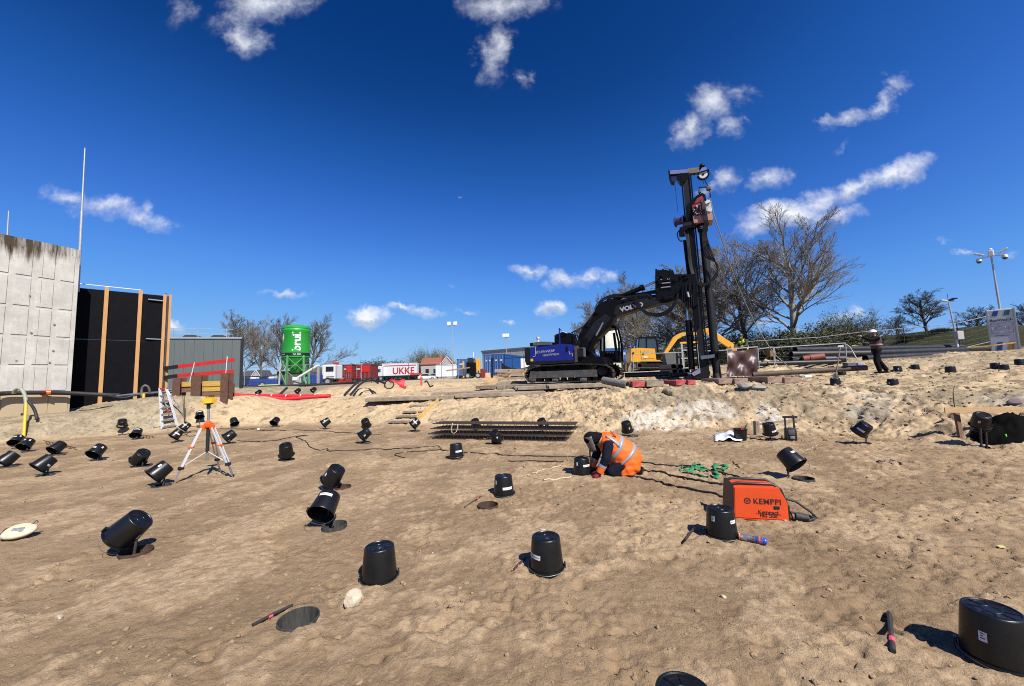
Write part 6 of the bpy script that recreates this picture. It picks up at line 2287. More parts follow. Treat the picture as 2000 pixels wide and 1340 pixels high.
for k in range(9):
 q = [c8([(qr.uniform(500, 640), qr.uniform(690, 900))])[0] for _ in range(4)]
 MB().tube(bez([P(z, -.44 - .03 * (k % 3)) for z in q], 4), .022, 6).build('motor_hose', M_LHOSE if k % 2 else M_HOSEB, rig, 60)
for k in range(6):
 MB().tube(bez([P(c8([(620 + 10 * k, 640)])[0], -.5), P(c8([(640 + 12 * k, 800)])[0], -.56), P(c8([(680 + 10 * k, 1000)])[0], -.52), P((1372 + 1.5 * k, 460), -.45), P((1378 + 3 * k, 500), -.4), P((1398 + 2 * k - k * k * .3, 512 + k * 2), -.35), P((1402 - k * .5, 531), -.35), P((1398 - 2 * k, 543 + k), -.35), P((1378 - k, 554 + 1.2 * k), -.35), P((1362 - k, 548), -.35), P((1352 - k, 520), -.3), P((1346 - k, 470), -.28), P((1343 - k, 445), -.25)], 5), .024, 6).build('hose_bundle', M_HOSEB, rig, 60)
MB().lathe([(0, .4), (.27, .4), (.27, .28), (.22, .22), (.22, .05), (.20, 0), (0, 0)], 20, Matrix.Translation(P((1373, 453), 0))).build('spindle', M_RIG, rig, 40)
for z in (.10, .18):
 MB().lathe([(.18, z), (.235, z), (.235, z + .035), (.18, z + .035)], 20, Matrix.Translation(P((1373, 453), 0))).build('spindle_ring', M_ALU, rig, 40)
# winch drum and slide bracket
ctr = P(c8([(290, 965)])[0], -.1)
MB().lathe([(0, -.2), (.24, -.2), (.24, -.16), (.17, -.16), (.17, .16), (.24, .16), (.24, .2), (0, .2)], 20, Matrix.Translation(ctr) @ Matrix.Rotation(math.pi / 2, 4, 'Y') @ Matrix.Rotation(.25, 4, 'X')).build('winch_drum', mat('winch_blue', (.03, .03, .10), .5), rig, 40)
for (x, y, w_, h_) in ((430, 1020, .5, .20), (450, 1060, .42, .16), (330, 1150, .25, .28), (350, 1090, .3, .2)):
 MB().bevbox(P(c8([(x, y)])[0], -.25), (w_, .3, h_), .02).build('slide_bracket', M_RIG if x != 430 else M_RIGG, rig)
MB().tube(bez([P(c8(q)[0], -.3) for q in ([(300, 1090)], [(262, 1150)], [(275, 1230)], [(320, 1275)], [(335, 1250)])]), .025, 6).build('hose_bundle', M_HOSEB, rig, 60)
for k in range(4):
 MB().tube(bez([P(c5([(1190 + 12 * k, 420)])[0], -.45), P(c5([(1215 + 10 * k, 490)])[0], -.5), P(c5([(1300 + 6 * k, 560 - 5 * k)])[0], -.5), P(c5([(1400, 585 - 9 * k)])[0], -.5), P(c5([(1480, 570 - 10 * k)])[0], -.5), P(c5([(1560 - 4 * k, 510 - 8 * k)])[0], -.5), P(c5([(1605 - 4 * k, 400)])[0], -.5), P(c5([(1640, 320)])[0], -.45)], 6), .027, 6).build('hose_bundle', M_HOSEB, rig, 60)
for k in range(5):
 MB().tube(bez([P(c5([(600 + 14 * k, 860)])[0], -.4 - .1 * k), P(c5([(570 + 16 * k, 760)])[0], -.4 - .1 * k), P(c5([(600 + 18 * k, 730 - 8 * k)])[0], -.4), P(c5([(690 + 10 * k, 690 - 10 * k)])[0], -.4), P(c5([(800, 590 - 12 * k)])[0], -.3), P(c5([(900, 460)])[0], -.25), P(c5([(1000, 440)])[0], -.2)], 5), .026, 6).build('hose_bundle', M_HOSEB if k % 2 else M_RIGG, rig, 60)
for k in range(6):
 q = [c5([(1650 + 22 * k + qr.uniform(-8, 8), 260 + 60 * j)])[0] for j in range(5)]
 MB().tube(bez([P(z, -.6) for z in q], 3), .022, 6).build('hose_bundle', M_HOSEB, rig, 60)
q = [c5([(x, y)])[0] for x, y in ((1700, 350), (1715, 400))]
MB().tube([P(z, -.65) for z in q], .05, 8).build('valve_rod', M_ALU, rig, 40)
# pile under the head
P0, P1 = P((1373, 455), 0), P((1401.5, 744), 0)
g0 = Vector((math.cos(EXA) * P1.x - math.sin(EXA) * 0, 0, 0))
pw = EX + Vector((math.cos(EXA) * P1.x, math.sin(EXA) * P1.x, P1.z))
o = thing('steel_pile', 'long black steel tube pile held upright under the drive head', 'pile', pw, EXA)
MB().tube([P0 - P1, Vector((0, 0, .35))], .165, 20).build('tube', M_MAST, o, 40)
MB().tube([Vector((0, 0, .36)), Vector((0, 0, -.4))], .172, 20).build('tip', mat('pile_tip', (.06, .058, .056), .6, .3, .3, 6, dirt=(.3, (.24, .19, .14))), o, 40)
# guy hose from the head to the ground
gp = [P((1385, 372), 0), P((1392, 410), 0), P((1406, 455), .0), P((1420, 500), .1), P((1434, 540), .2), P((1448, 574), .4), P((1466, 614), .6), P((1482, 645), .7), P((1510, 688), .8), P((1535, 712), .8), P((1562, 733), .8)]
w = [EX + Vector((math.cos(EXA) * v.x - math.sin(EXA) * v.y, math.sin(EXA) * v.x + math.cos(EXA) * v.y, v.z)) for v in bez(gp)]
c = w[0].copy()
o = MB().tube([v - c for v in w], .022, 6).build('grout_hose', mat('tan_hose', (.19, .165, .135), .7), None, 60)
o.location = c
tag(o, 'long grey hose hanging from the drive head down to the sand', 'hose')
gp = [P(c8([(680, 330)])[0], 0), P(c8([(735, 430)])[0], 0), P(c8([(765, 520)])[0], 0), P(c8([(770, 600)])[0], -.1)]
MB().tube(gp, .018, 6).build('steel_cable', M_RIG, rig)
MB().tube([P(c8([(658, 330)])[0], 0), P(c8([(658, 390)])[0], 0)], .012, 6).build('steel_cable', M_RIG, rig)
MB().tube([P((1318, 357), .2), P((1324, 415), .2)], .008, 5).build('steel_cable', M_RIG, rig)

# ------------------------------------------------------------------ small yellow excavator behind
M_CATY = mat('machine_yellow', (.78, .37, .025), .42, 0, .1, 4, dirt=(.08, DUST))
g = at(1278, 721, 27.5)
F = Frame(Vector((g.x, g.y, g.z)), R(-8))
ex = thing('yellow_excavator', 'yellow tracked excavator with raised arm behind the piling rig', 'excavator', F.o, F.ang)
P = lambda x, y, v=0: F.p(x, y, v)
tr = F.poly([(1246, 721), (1243, 716), (1245, 710.5), (1252, 708.5), (1304, 708.5), (1311, 711), (1312.5, 716), (1309, 721)], -.95)
zm = min(b for a, b in tr)
tr = [(a, b - zm + .04) for a, b in tr]
for v0, v1 in ((-1.2, -.75), (.75, 1.2)):
 track(ex, tr, v0, v1, mat('pale_track', (.16, .145, .13), .7, .3, .3, 12, dirt=(.4, (.34, .27, .2))), .14, .03, .02)
 MB().box((sum(a for a, b in tr) / 8, (v0 + v1) / 2, .28), (1.7, .3, .22)).build('track_frame', M_RIGG, ex)
MB().box((0, 0, .45), (1.3, 1.4, .35)).build('undercarriage', M_RIG, ex)
bd = F.poly([(1232, 703), (1233, 681), (1249, 679.5), (1279, 681), (1282, 703), (1290, 703), (1290, 707), (1234, 707)], -1.1)
MB().prism(bd, -1.1, 1.0).build('body', M_CATY, ex)
MB().prism(F.poly([(1251, 684), (1275, 684), (1277, 700), (1253, 701)], -1.11), -1.125, -1.09).build('side_door', M_CATY, ex)
for px, py, tw, th in ((1237, 690, .12, .14), (1256, 691, .12, .14), (1260.5, 697.5, .25, .14)):
 d = P(px, py, -1.13)
 MB().box((d.x, -1.135, d.z), (tw, .02, th)).build('marking', M_RIG if px < 1258 else M_WHITE, ex)
d = P(1262, 687.5, -1.13)
text_mesh('CAT', .22, M_TXT, 'lettering', ex, basis((1, 0, 0), (0, 0, 1), (d.x, -1.135, d.z)), .004)
cb = F.poly([(1247, 681), (1248, 661), (1252, 659), (1280, 659.5), (1283, 664), (1286, 690), (1281, 690)], -.2)
MB().prism(cb[:2] + [cb[1]] + cb[2:], -.15, .9).build('cab_shell', M_GLASS, ex)
cf = MB()
for v in (-.17, .92):
 for i in range(len(cb)):
  a, b = cb[i], cb[(i + 1) % len(cb)]
  cf.beam((a[0], v, a[1]), (b[0], v, b[1]), .07, .08)
a, b = F.uz(1263, 660, -.2), F.uz(1263, 681, -.2)
cf.beam((a[0], -.17, a[1]), (b[0], -.17, b[1]), .06, .07)
cf.build('cab_frame', M_RIG, ex)
MB().prism([(cb[1][0] - .02, cb[1][1] + .02), (cb[4][0] + .05, cb[3][1] + .02), (cb[3][0], cb[3][1] + .1), (cb[1][0] + .1, cb[1][1] + .12)], -.2, .95).build('cab_roof', M_RIG, ex)
bm1 = F.poly(c7([(472, 745), (565, 592), (612, 560), (650, 545), (790, 541), (860, 512), (915, 505), (912, 535), (866, 555), (790, 568), (665, 575), (606, 612), (512, 738), (498, 760)]), .0)
MB().prism(bm1, -.16, .16).build('boom', M_CATY, ex)
MB().prism(F.poly(c7([(470, 740), (520, 735), (515, 800), (480, 815), (462, 790)]), 0), -.22, .22).build('boom_foot', M_CATY, ex)
st = F.poly(c7([(870, 505), (920, 500), (1000, 560), (1150, 655), (1160, 690), (1110, 695), (980, 610), (890, 560)]), 0)
MB().prism(st, -.13, .13).build('stick', M_CATY, ex)
q = c7([(990, 560), (1130, 655)])
MB().tube([P(*q[0], 0) + Vector((0, 0, .05)), P(*q[1], 0) + Vector((0, 0, .05))], .06, 10).build('bucket_cylinder', M_WHITE, ex, 40)
q = c7([(570, 740), (660, 610)])
MB().tube([P(*q[0], .0), P(*q[1], .0)], .06, 10).build('boom_cylinder', M_RIGG, ex, 40)
q = c7([(635, 575), (830, 520)])
text_mesh('CAT', .26, M_TXT, 'lettering', ex, basis((1, 0, .1), (-.1, 0, 1), (P(1338, 654, -.17).x, -.168, P(1338, 654, -.17).z)), .003)
MB().prism(F.poly(c7([(1110, 680), (1160, 660), (1170, 690), (1160, 745), (1120, 740)]), 0), -.35, .35).build('bucket', M_CATY, ex)
# ------------------------------------------------------------------ background: yard, vehicles, trees
M_BLUEC = mat('container_blue', (.012, .085, .30), .5, 0, .12, 3, dirt=(.05, DUST))
M_LBLUE = mat('light_blue', (.45, .58, .75), .6)
M_CWHITE = mat('container_white', (.72, .73, .74), .5, 0, .06, 2)
M_TRED = mat('truck_red', (.50, .022, .015), .4, 0, .12, 3)
M_DRED = mat('dark_red', (.17, .012, .014), .6, 0, .3, 4)
M_TYRE = mat('tyre', (.018, .018, .019), .8)
M_DGLASS = mat('dark_glass', (.02, .025, .03), .1, spec=.7)
M_SILO = mat('silo_green', (.022, .36, .045), .42, 0, .08, 2, dirt=(.03, (.10, .25, .08)))
M_SILOD = mat('leg_green', (.10, .36, .13), .5, 0, .1, 4)
M_TXTW = mat('white_letters2', (.82, .84, .84), .5)

def wheel(parent, c, r, w=.25, ax='y'):
 Mr = Matrix.Translation(c) @ (Matrix.Rotation(math.pi / 2, 4, 'X') if ax == 'y' else Matrix.Rotation(math.pi / 2, 4, 'Y'))
 o = MB().lathe([(r * .6, -w / 2), (r * .95, -w / 2), (r, -w / 3), (r, w / 3), (r * .95, w / 2), (r * .6, w / 2)], 18, Mr).build('wheel', M_TYRE, parent, 40)
 MB().lathe([(0, -w * .4), (r * .6, -w * .45), (r * .6, w * .45), (0, w * .4)], 14, Mr).build('rim', M_GALV, o, 40)

# --- mortar silo
Y = 40
b = at(577, 752, Y)
b.z = gz(b.x, b.y)
k = Y / F_PX
o = thing('mortar_silo', 'bright green mortar silo on steel legs behind the red pipes', 'silo', b)
F = Frame(b, 0)
zt, zb = F.uz(577, 640)[1], F.uz(577, 697)[1]
r = (F.uz(602.5, 660)[0] - F.uz(552.5, 660)[0]) / 2 * .985
zc = F.uz(577, 728)[1]
MB().lathe([(0, zt + .28), (r * .45, zt + .24), (r * .85, zt + .10), (r, zt - .02), (r * 1.0, zt - .30), (r * 1.015, zt - .33), (r * 1.015, zt - .40), (r, zt - .43), (r, zb)], 40).build('tank', M_SILO, o, 40)
MB().lathe([(r, zb), (r * 1.012, zb + .01), (r * 1.012, zb - .08), (r * .97, zb - .10), (r * .30, zc), (0, zc)], 40).build('hopper', M_SILO, o, 40)
for z in (zt - .12, zt - .52):
 MB().lathe([(r, z), (r * 1.02, z), (r * 1.02, z - .05), (r, z - .05)], 40).build('hoop', M_SILO, o, 40)
MB().lathe([(r * 1.004, zb + .36), (r * 1.008, zb + .36), (r * 1.008, zb + .04), (r * 1.004, zb + .04)], 40).build('black_band', M_BLACK, o, 40)
for a in (-150, -95, -30, 60):
 ca, sa = math.cos(R(a)), math.sin(R(a))
 MB().beam((r * .98 * ca, r * .98 * sa, zb + .1), (r * 1.12 * ca, r * 1.12 * sa, -.1), .15, .15, (ca, sa, 0)).build('leg', M_SILOD if a != -150 else M_GALV, o)
for a0, a1 in ((-150, -95), (-95, -30), (-30, 60)):
 p0 = Vector((r * 1.05 * math.cos(R(a0)), r * 1.05 * math.sin(R(a0)), 0))
 p1 = Vector((r * 1.05 * math.cos(R(a1)), r * 1.05 * math.sin(R(a1)), 0))
 for (q0, q1, z0, z1) in ((p0, p1, zb * .98, zb * .50), (p1, p0, zb * .98, zb * .50), (p0, p1, zb * .5, .1)):
  MB().beam(q0 + Vector((0, 0, z0)), q1 + Vector((0, 0, z1)), .06, .06).build('brace', M_SILOD, o)

def wrap_text(txt, size, m, parent, rad, ang_c, zc_, vertical, nm='lettering', bold=.0):
 ob = text_mesh(txt, size, m, nm, parent, None, bold, depth=.0)
 me = ob.data
 for v in me.vertices:
  x, y = v.co.x, v.co.y
  s, z = (-y, x) if vertical else (x, y)
  a = ang_c + s / rad
  rr = rad + .012 + v.co.z
  v.co = Vector((rr * math.cos(a), rr * math.sin(a), zc_ + z))
 return ob

wrap_text('bruil', 1.08, M_TXTW, o, r * 1.012, R(-58), (zt + zb) / 2 - .02, True, bold=.03)
wrap_text('Tel. 088', .22, M_TXTW, o, r * 1.01, R(-58), zb + .2, False)
wrap_text('mortel', .18, M_TXTW, o, r * 1.01, R(-118), zb + .2, False)
lg = MB()
for (da, z0, z1) in ((0, .35, -.25), (.05, .15, -.45), (-.06, .1, -.3)):
 a = R(-122) + da
 lg.add([((r + .02) * math.cos(a), (r + .02) * math.sin(a), (zt + zb) / 2 + .3 + z0), ((r + .02) * math.cos(a + .10), (r + .02) * math.sin(a + .10), (zt + zb) / 2 + .35 + z0 + .15), ((r + .02) * math.cos(a + .04), (r + .02) * math.sin(a + .04), (zt + zb) / 2 + .3 + z1)], [(0, 1, 2)])
lg.build('emblem', M_TXTW, o)
# spout by the silo
A_, B_ = at(575, 742, 38.5), at(623, 713, 38.5)
o = thing('screw_conveyor', 'white screw conveyor slanting up right of the silo legs', 'conveyor', A_)
MB().tube([Vector(), B_ - A_], .13, 10).build('pipe', M_CWHITE, o, 40)
d = at(622, 716, 38.5)
MB().beam(d - A_, Vector((d.x, d.y, gz(d.x, d.y))) - A_, .2, .2).build('support', M_GALV, o)
MB().bevbox(at(578, 740, 38.4) - A_, (.5, .5, .35), .05).build('hopper_box', M_CWHITE, o)

# --- containers
def container(px0, px1, ytop, ybot, Y, depth, m, lab, doors=True, ang=0.0, ribs=True, name='shipping_container', side_right=0.0, group='shipping containers'):
 a, b_ = at(px0, ybot, Y), at(px1, ybot, Y)
 W = (b_.x - a.x) / math.cos(ang)
 F = Frame(a, ang)
 zt = F.uz((px0 + px1) / 2, ytop)[1]
 H = zt
 base = Vector((a.x, a.y, a.z))
 g = gz((a.x + b_.x) / 2, Y)
 o = thing(name, lab, 'container', base, ang, group)
 MB().box((W / 2, depth / 2, H / 2), (W - .1, depth - .1, H - .08)).build('box', m, o)
 fr = MB()
 for x in (.06, W - .06):
  for y in (.06, depth - .06):
   fr.box((x, y, H / 2), (.13, .13, H))
 for z in (.07, H - .07):
  fr.box((W / 2, .06, z), (W, .13, .15)).box((W / 2, depth - .06, z), (W, .13, .15)).box((.06, depth / 2, z), (.13, depth, .15)).box((W - .06, depth / 2, z), (.13, depth, .15))
 fr.build('frame', m, o)
 if ribs:
  cr = MB()
  n = int(depth / .28)
  for i in range(n):
   y = .2 + (depth - .4) * i / max(1, n - 1)
   cr.box((W - .03, y, H / 2), (.05, .13, H - .3))
  cr.build('corrugation', m, o)
 if doors:
  for i in range(2):
   x0, x1 = (.14, W / 2 - .02) if i == 0 else (W / 2 + .02, W - .14)
   dr = MB().box(((x0 + x1) / 2, -.02, H / 2), (x1 - x0, .06, H - .3)).build('door', m, o)
   for kz in (.22, .42, .62, .82):
    MB().box(((x0 + x1) / 2, -.055, H * kz), (x1 - x0 - .1, .02, .05)).build('door_rib', m, dr)
   for kx in (.25, .75):
    MB().tube([(x0 + (x1 - x0) * kx, -.085, .15), (x0 + (x1 - x0) * kx, -.085, H - .15)], .022, 6).build('lock_bar', M_GALV if not name.startswith('site') else m, dr)
   MB().box((x0 + (x1 - x0) * .45, -.07, H * .70), ((x1 - x0) * .5, .01, .18)).build('label_plate', M_LBLUE, dr)
 if base.z > g + .05:
  for x in (.2, W - .2):
   MB().box((x, depth * .3, (g - base.z) / 2), (.25, .4, base.z - g)).build('foot_block', M_WOODG, o)
 return o

container(945.5, 963, 692.5, 732.5, 48, 2.4, M_BLUEC, 'blue container with its left door ajar, nearest the forklift', True, R(-3))
container(963.5, 987, 691.5, 732, 47.5, 6.0, M_BLUEC, 'blue container with plain right side behind the pallet stack', True, R(-20))
container(893, 925, 701, 735, 57, 5.8, mat('container_blue2', (.035, .11, .27), .55), 'pale blue container with closed doors behind the forklift', True, 0)
container(851, 893, 712, 736, 72, 2.4, M_CWHITE, 'white container with graffiti like scrawl left of the pale blue one', False, 0, False)
container(1213, 1236, 684, 706, 36, 2.4, M_BLUEC, 'blue container between the two excavators', True, 0)
container(660, 673, 741, 751, 43, 2.0, M_TRED, 'low red skip between the truck and the fence', False, 0, False, 'skip', group='skips')
lz = []
for (px0, px1, py0, py1, Y, lab, m) in ((641, 666, 713, 736, 52, 'dark red container with bright red door, left of the red row', M_DRED), (668, 690, 712, 742, 53, 'dark red container in the middle of the red row', M_DRED), (691, 727, 712, 741, 54, 'red container with bright top at the right of the red row', M_DRED)):
 o = container(px0, px1, py0, py1, Y, 2.4, m, lab, True, 0, False)
 W = at(px1, 720, Y).x - at(px0, 720, Y).x
 MB().box((W * .62, -.1, 1.45), (W * .5, .04, .9)).build('red_panel', M_TRED, o)

# white truck with trailer
b0, b1 = at(746, 742, 100), at(814, 739, 100)
g0 = 2.0
o = thing('truck_trailer', 'white trailer with big red letters beyond the site fence', 'trailer', (b0.x, 100, g0))
W = b1.x - b0.x
zt = at(780, 709.5, 100).z - g0
MB().bevbox((W / 2, 1.25, (zt + 1.1) / 2), (W, 2.5, zt - 1.1), .05).build('box', M_CWHITE, o)
MB().box((W / 2, -.02, zt - .6), (W * .96, .03, .22)).build('red_stripe', M_TRED, o)
MB().box((W / 2, .5, .85), (W * .95, 1.6, .4)).build('chassis', M_RIGG, o)
for x in (1.2, 2.6, W - 2.2):
 wheel(o, Vector((x, .3, .5)), .5)
text_mesh('UKKE', 2.4, M_TRED, 'lettering', o, basis((1, 0, 0), (0, 0, 1), (W * .62, -.03, zt * .52)), .05, squash=.95)
o = thing('lorry_cab', 'white lorry cab with grey windscreen left of the white trailer', 'lorry', (at(727, 741, 98).x, 98, 2.0))
MB().bevbox((1.2, 1.2, 2.3), (2.2, 2.4, 2.6), .15).build('cab', M_CWHITE, o)
MB().box((1.2, -.02, 2.5), (1.9, .05, .8)).build('window', M_DGLASS, o)
MB().bevbox((1.3, 1.2, .7), (2.6, 2.2, .7), .05).build('bumper', M_RIGG, o)
for x in (.6, 2.2):
 wheel(o, Vector((x, .1, .5)), .5)
# white flatbed truck under the silo spout
p = at(628, 743, 45)
o = thing('white_lorry', 'white lorry parked between silo and red containers', 'lorry', (p.x, 45, gz(p.x, 45)))
MB().bevbox((.75, 1.1, 1.55), (1.5, 2.2, 1.7), .12).build('cab', M_CWHITE, o)
MB().box((.95, -.02, 1.9), (.9, .05, .55)).build('window', M_DGLASS, o)
MB().bevbox((-1.3, 1.1, .75), (2.6, 2.2, .3), .04).build('bed', M_RIGG, o)
MB().box((1.0, -.02, 1.0), (.9, .05, .06)).build('grille_bar', M_RIGG, o)
MB().box((1.0, -.02, .8), (.9, .05, .06)).build('grille_bar', M_RIGG, o)
for x in (.7, -1.6):
 wheel(o, Vector((x, .1, .45)), .45)

def car(px, py, Y, ln, m, lab, name='parked_car', van=False, ang=0.0):
 p = at(px, py, Y)
 z = gz(p.x, p.y)
 o = thing(name, lab, 'van' if van else 'car', (p.x, p.y, z), ang, 'vehicles parked beyond the fence')
 h = 1.95 if van else 1.45
 if van:
  prof = [(-.5, .3), (.5, .3), (.5, .9), (.40, 1.05), (.30, h - .1), (.22, h), (-.48, h), (-.5, h - .15)]
 else:
  prof = [(-.5, .3), (.5, .3), (.5, .62), (.44, .78), (.22, .88), (.08, h - .05), (-.02, h), (-.26, h - .02), (-.42, .95), (-.5, .85)]
 MB().prism([(a * ln, b_) for a, b_ in prof], -.85, .85).build('body', m, o)
 gl = [(.20, .92), (.075, h - .12), (-.02, h - .07), (-.25, h - .09), (-.37, .95)] if not van else [(.36, 1.1), (.28, h - .15), (.12, h - .15), (.12, 1.1)]
 MB().prism([(a * ln, b_) for a, b_ in gl], -.87, .87).build('window', M_DGLASS, o)
 for x in (-.31, .32):
  for y in (-.78, .78):
   wheel(o, Vector((x * ln, y, .33)), .33, .2)
 return o

M_SILV = mat('car_silver', (.42, .45, .47), .3, .5)
car(853, 738, 92, 4.4, M_SILV, 'grey parked car right of the white trailer')
car(833, 740, 90, 4.0, M_CWHITE, 'white parked car peeping out left of the grey car', ang=.3)
car(487, 747, 62, 4.2, mat('car_blue', (.03, .05, .14), .3), 'dark blue parked car right of the grey building')
car(510, 750, 58, 3.6, mat('car_darkblue', (.02, .03, .07), .3), 'second dark car beside the steel platform left of the silo')
# dumper and small stuff under the silo
for (px, py, Y, sx, sz, m, lab, nm, ct) in ((520, 748, 44, 3.2, .9, mat('tarp_blue', (.02, .05, .25), .5), 'blue covered trailer left of the silo', 'covered_trailer', 'trailer'), (610, 745, 42, 1.7, 1.3, mat('tarp_blue', (.02, .05, .25)), 'blue tarpaulin covered pump right of the silo legs', 'covered_pump', 'pump'),
                                           (588, 747, 41, 1.0, 1.0, mat('grey_tank', (.45, .47, .5), .5), 'grey water tank between the silo legs', 'water_tank', 'tank'), (532, 753, 43, 2.4, .3, mat('lime_board', (.45, .60, .15), .6), 'lime green pallet of material left of the silo', 'pallet_load', 'pallet')):
 p = at(px, py, Y)
 o = thing(nm, lab, ct, (p.x, Y, gz(p.x, Y)))
 q = random.Random(int(px))
 MB().bevbox((0, 0, sz * .55), (sx, 1.4, sz * .8), .12).build('body', m, o)
 MB().box((0, 0, .1), (sx * .9, 1.2, .2)).build('base', M_RIGG, o)
 if nm == 'covered_trailer':
  for x in (-sx * .35, sx * .3):
   MB().bevbox((x, -.3, sz + .12), (.6, .7, .22), .05).build('white_sack', M_CWHITE, o)
  wheel(o, Vector((0, -.6, .3)), .3)
o = thing('brown_shed', 'low brown shed wall behind the silo', 'shed', (at(568, 748, 50).x, 50, gz(at(568, 748, 50).x, 50)))
W = at(590, 740, 50).x - at(536, 740, 50).x
for i in range(8):
 MB().box((W * (i + .5) / 8 - W / 2, 0, .95), (W / 8 - .03, .12, 1.9)).build('wall_panel', mat('shed_brown', (.095, .08, .07), .8, 0, .2, 3), o)
MB().box((0, .6, 1.98), (W + .4, 2, .12)).build('roof', mat('shed_roof', (.4, .38, .35), .7), o)

# forklift / yellow telehandler by the containers
p = at(924, 739, 40)
o = thing('forklift', 'yellow and black forklift carrying long timber before the blue containers', 'forklift', (p.x, 40, gz(p.x, 40)))
k = 40 / F_PX
MB().bevbox((-.15, .4, 1.0), (1.0, 1.6, 1.5), .15).build('body', M_RIG, o)
MB().bevbox((-.2, .4, 1.9), (.7, 1.0, .5), .08).build('cab', M_DGLASS, o)
for x in (.45, .7):
 MB().box((x, -.1, 1.0), (.14, .16, 2.2)).build('mast_post', M_CATY, o)
MB().box((-.95, -.1, .95), (.16, .16, 1.7)).build('mast_post', M_CATY, o)
MB().box((.55, .1, 1.5), (.5, .5, .7)).build('carriage', M_CATY, o)
for x in (-.5, .55):
 wheel(o, Vector((x, -.3, .3)), .3)
MB().tube([(.1, -.1, 2.2), (.1, -.1, 2.7)], .05, 8).build('beacon_pole', M_WHITE, o)
A_, B_ = at(872, 724, 39.5), at(918, 718, 39.5)
o = MB().beam(Vector(), B_ - A_, .5, .12).build('timber_bundle', M_WOODG, None)
o.location = A_
tag(o, 'long grey timber bundle carried by the forklift', 'timber')
p = at(953, 735, 38)
o = MB().bevbox((0, 0, .25), (.5, .5, .5), .03).build('crate', mat('pale_crate', (.60, .45, .30), .8), None)
o.location = (p.x, 38, gz(p.x, 38))
tag(o, 'small pale wooden crate before the blue containers', 'crate')
p = at(942, 729, 40.5)
o = MB().lathe([(0, -.3), (.5, -.3), (.5, .3), (0, .3)], 16, Matrix.Rotation(math.pi / 2, 4, 'X')).build('cable_drum', M_DRED, None, 40)
o.location = (p.x, 40.5, gz(p.x, 40.5) + .5)
tag(o, 'dark red cable drum before the blue containers', 'drum')

# pallet stack, trestle barrier, tank behind the rig
for i, (py, lab) in enumerate(((735.5, 'lower yellow pallet left of the blue rig'), (731.5, 'upper yellow pallet left of the blue rig'))):
 a, b_ = at(971, py, 34), at(1032, py - 1, 34)
 o = thing('pallet', lab, 'pallet', a, 0, 'pallets by the rig')
 W = b_.x - a.x
 for z in (.02, .13):
  for j in range(4):
   MB().box((W / 2, j * .3, z), (W, .2, .03)).build('board', M_WOOD, o)
 for j in range(5):
  MB().box((W * (j + .5) / 5, .45, .075), (.12, 1.0, .08)).build('block', M_WOOD, o)
a, b_ = at(966, 725, 34.5), at(1030, 723, 34.5)
o = MB().bevbox(((b_.x - a.x) / 2, .6, 0), (b_.x - a.x, 1.6, .28), .03).build('timber_stack', M_WOODG, None)
o.location = a
tag(o, 'dark timber laid on the pallets left of the blue rig', 'timber')
a = at(1011, 712, 36)
o = thing('steel_trough', 'dark sagging steel trough with handrail left of the blue rig', 'trough', a)
tr = [(-1.5, .3), (-1.2, -.05), (-.6, -.3), (.2, -.38), (.9, -.25), (1.4, .05), (1.6, .35), (1.6, -.6), (-1.5, -.6)]
MB().prism([(x, z) for x, z in tr], 0, .8).build('body', M_RIGG, o)
for x in (-1.2, -.5, .6, 1.3):
 MB().tube([(x, 0, -.3), (x, 0, .9)], .025, 6).build('rail_post', M_RIGG, o)
MB().tube([(-1.2, 0, .6), (1.4, 0, .68)], .025, 6).build('rail', M_RIGG, o)
for i, px in enumerate((994.5, 1025.5)):
 g = at(px, 738 - i, 30)
 o = thing('striped_post', 'yellow and black striped post, ' + ('left' if i == 0 else 'right') + ' one of two left of the rig', 'post', (g.x, 30, gz(g.x, 30)), 0, 'striped posts')
 for j in range(7):
  MB().tube([(0, 0, j * .14), (0, 0, j * .14 + .14)], .04, 8).build('stripe_band', M_YEL if j % 2 else M_BLACK, o)
# warehouse and white tank wagon beyond
a, b_ = at(943, 712, 85), at(1032, 706, 78)
ang = math.atan2(b_.y - a.y, b_.x - a.x)
F = Frame(Vector((a.x, a.y, 2.0)), ang)
o = thing('warehouse', 'long low grey warehouse behind the blue containers', 'building', F.o, ang)
zt = (F.uz(943, 688)[1] + F.uz(1030, 680)[1]) / 2
W = F.uz(1060, 690)[0]
for i in range(10):
 MB().box((W * (i + .5) / 10, 0, zt / 2), (W / 10 - .06, .3, zt)).build('cladding_panel', mat('warehouse_grey', (.33, .36, .38), .6, 0, .06), o)
MB().box((W / 2, 5, zt / 2 - .1), (W, 9.6, zt - .2)).build('body', mat('warehouse_grey', (.33, .36, .38)), o)
MB().box((W / 2, -.05, zt + .1), (W + .4, .5, .35)).build('roof_edge', mat('roof_dark2', (.12, .13, .14), .6), o)
p = at(1008, 716, 55)
o = thing('white_trailer', 'white trailer with blue top edge between containers and rig', 'trailer', (at(986, 720, 55).x, 55, gz(p.x, 55)))
W = at(1034, 700, 55).x - at(986, 700, 55).x
zt = at(1008, 696, 55).z - o.location.z
MB().bevbox((W / 2, 1.2, zt / 2 + .3), (W, 2.4, zt - .6), .05).build('box', M_CWHITE, o)
MB().box((W / 2, -.02, zt - .12), (W, .06, .28)).build('blue_edge', M_BLUEC, o)
for x in (.8, W - .8):
 wheel(o, Vector((x, .1, .4)), .4)
p = at(1196, 705, 31)
o = thing('white_silo_trailer', 'cream white tank with blue band behind the cab of the rig', 'tank', (p.x, 31, gz(p.x, 31)))
F = Frame(o.location.copy(), 0)
x0, x1 = F.uz(1182, 680)[0], F.uz(1213, 680)[0]
zt = F.uz(1198, 641)[1]
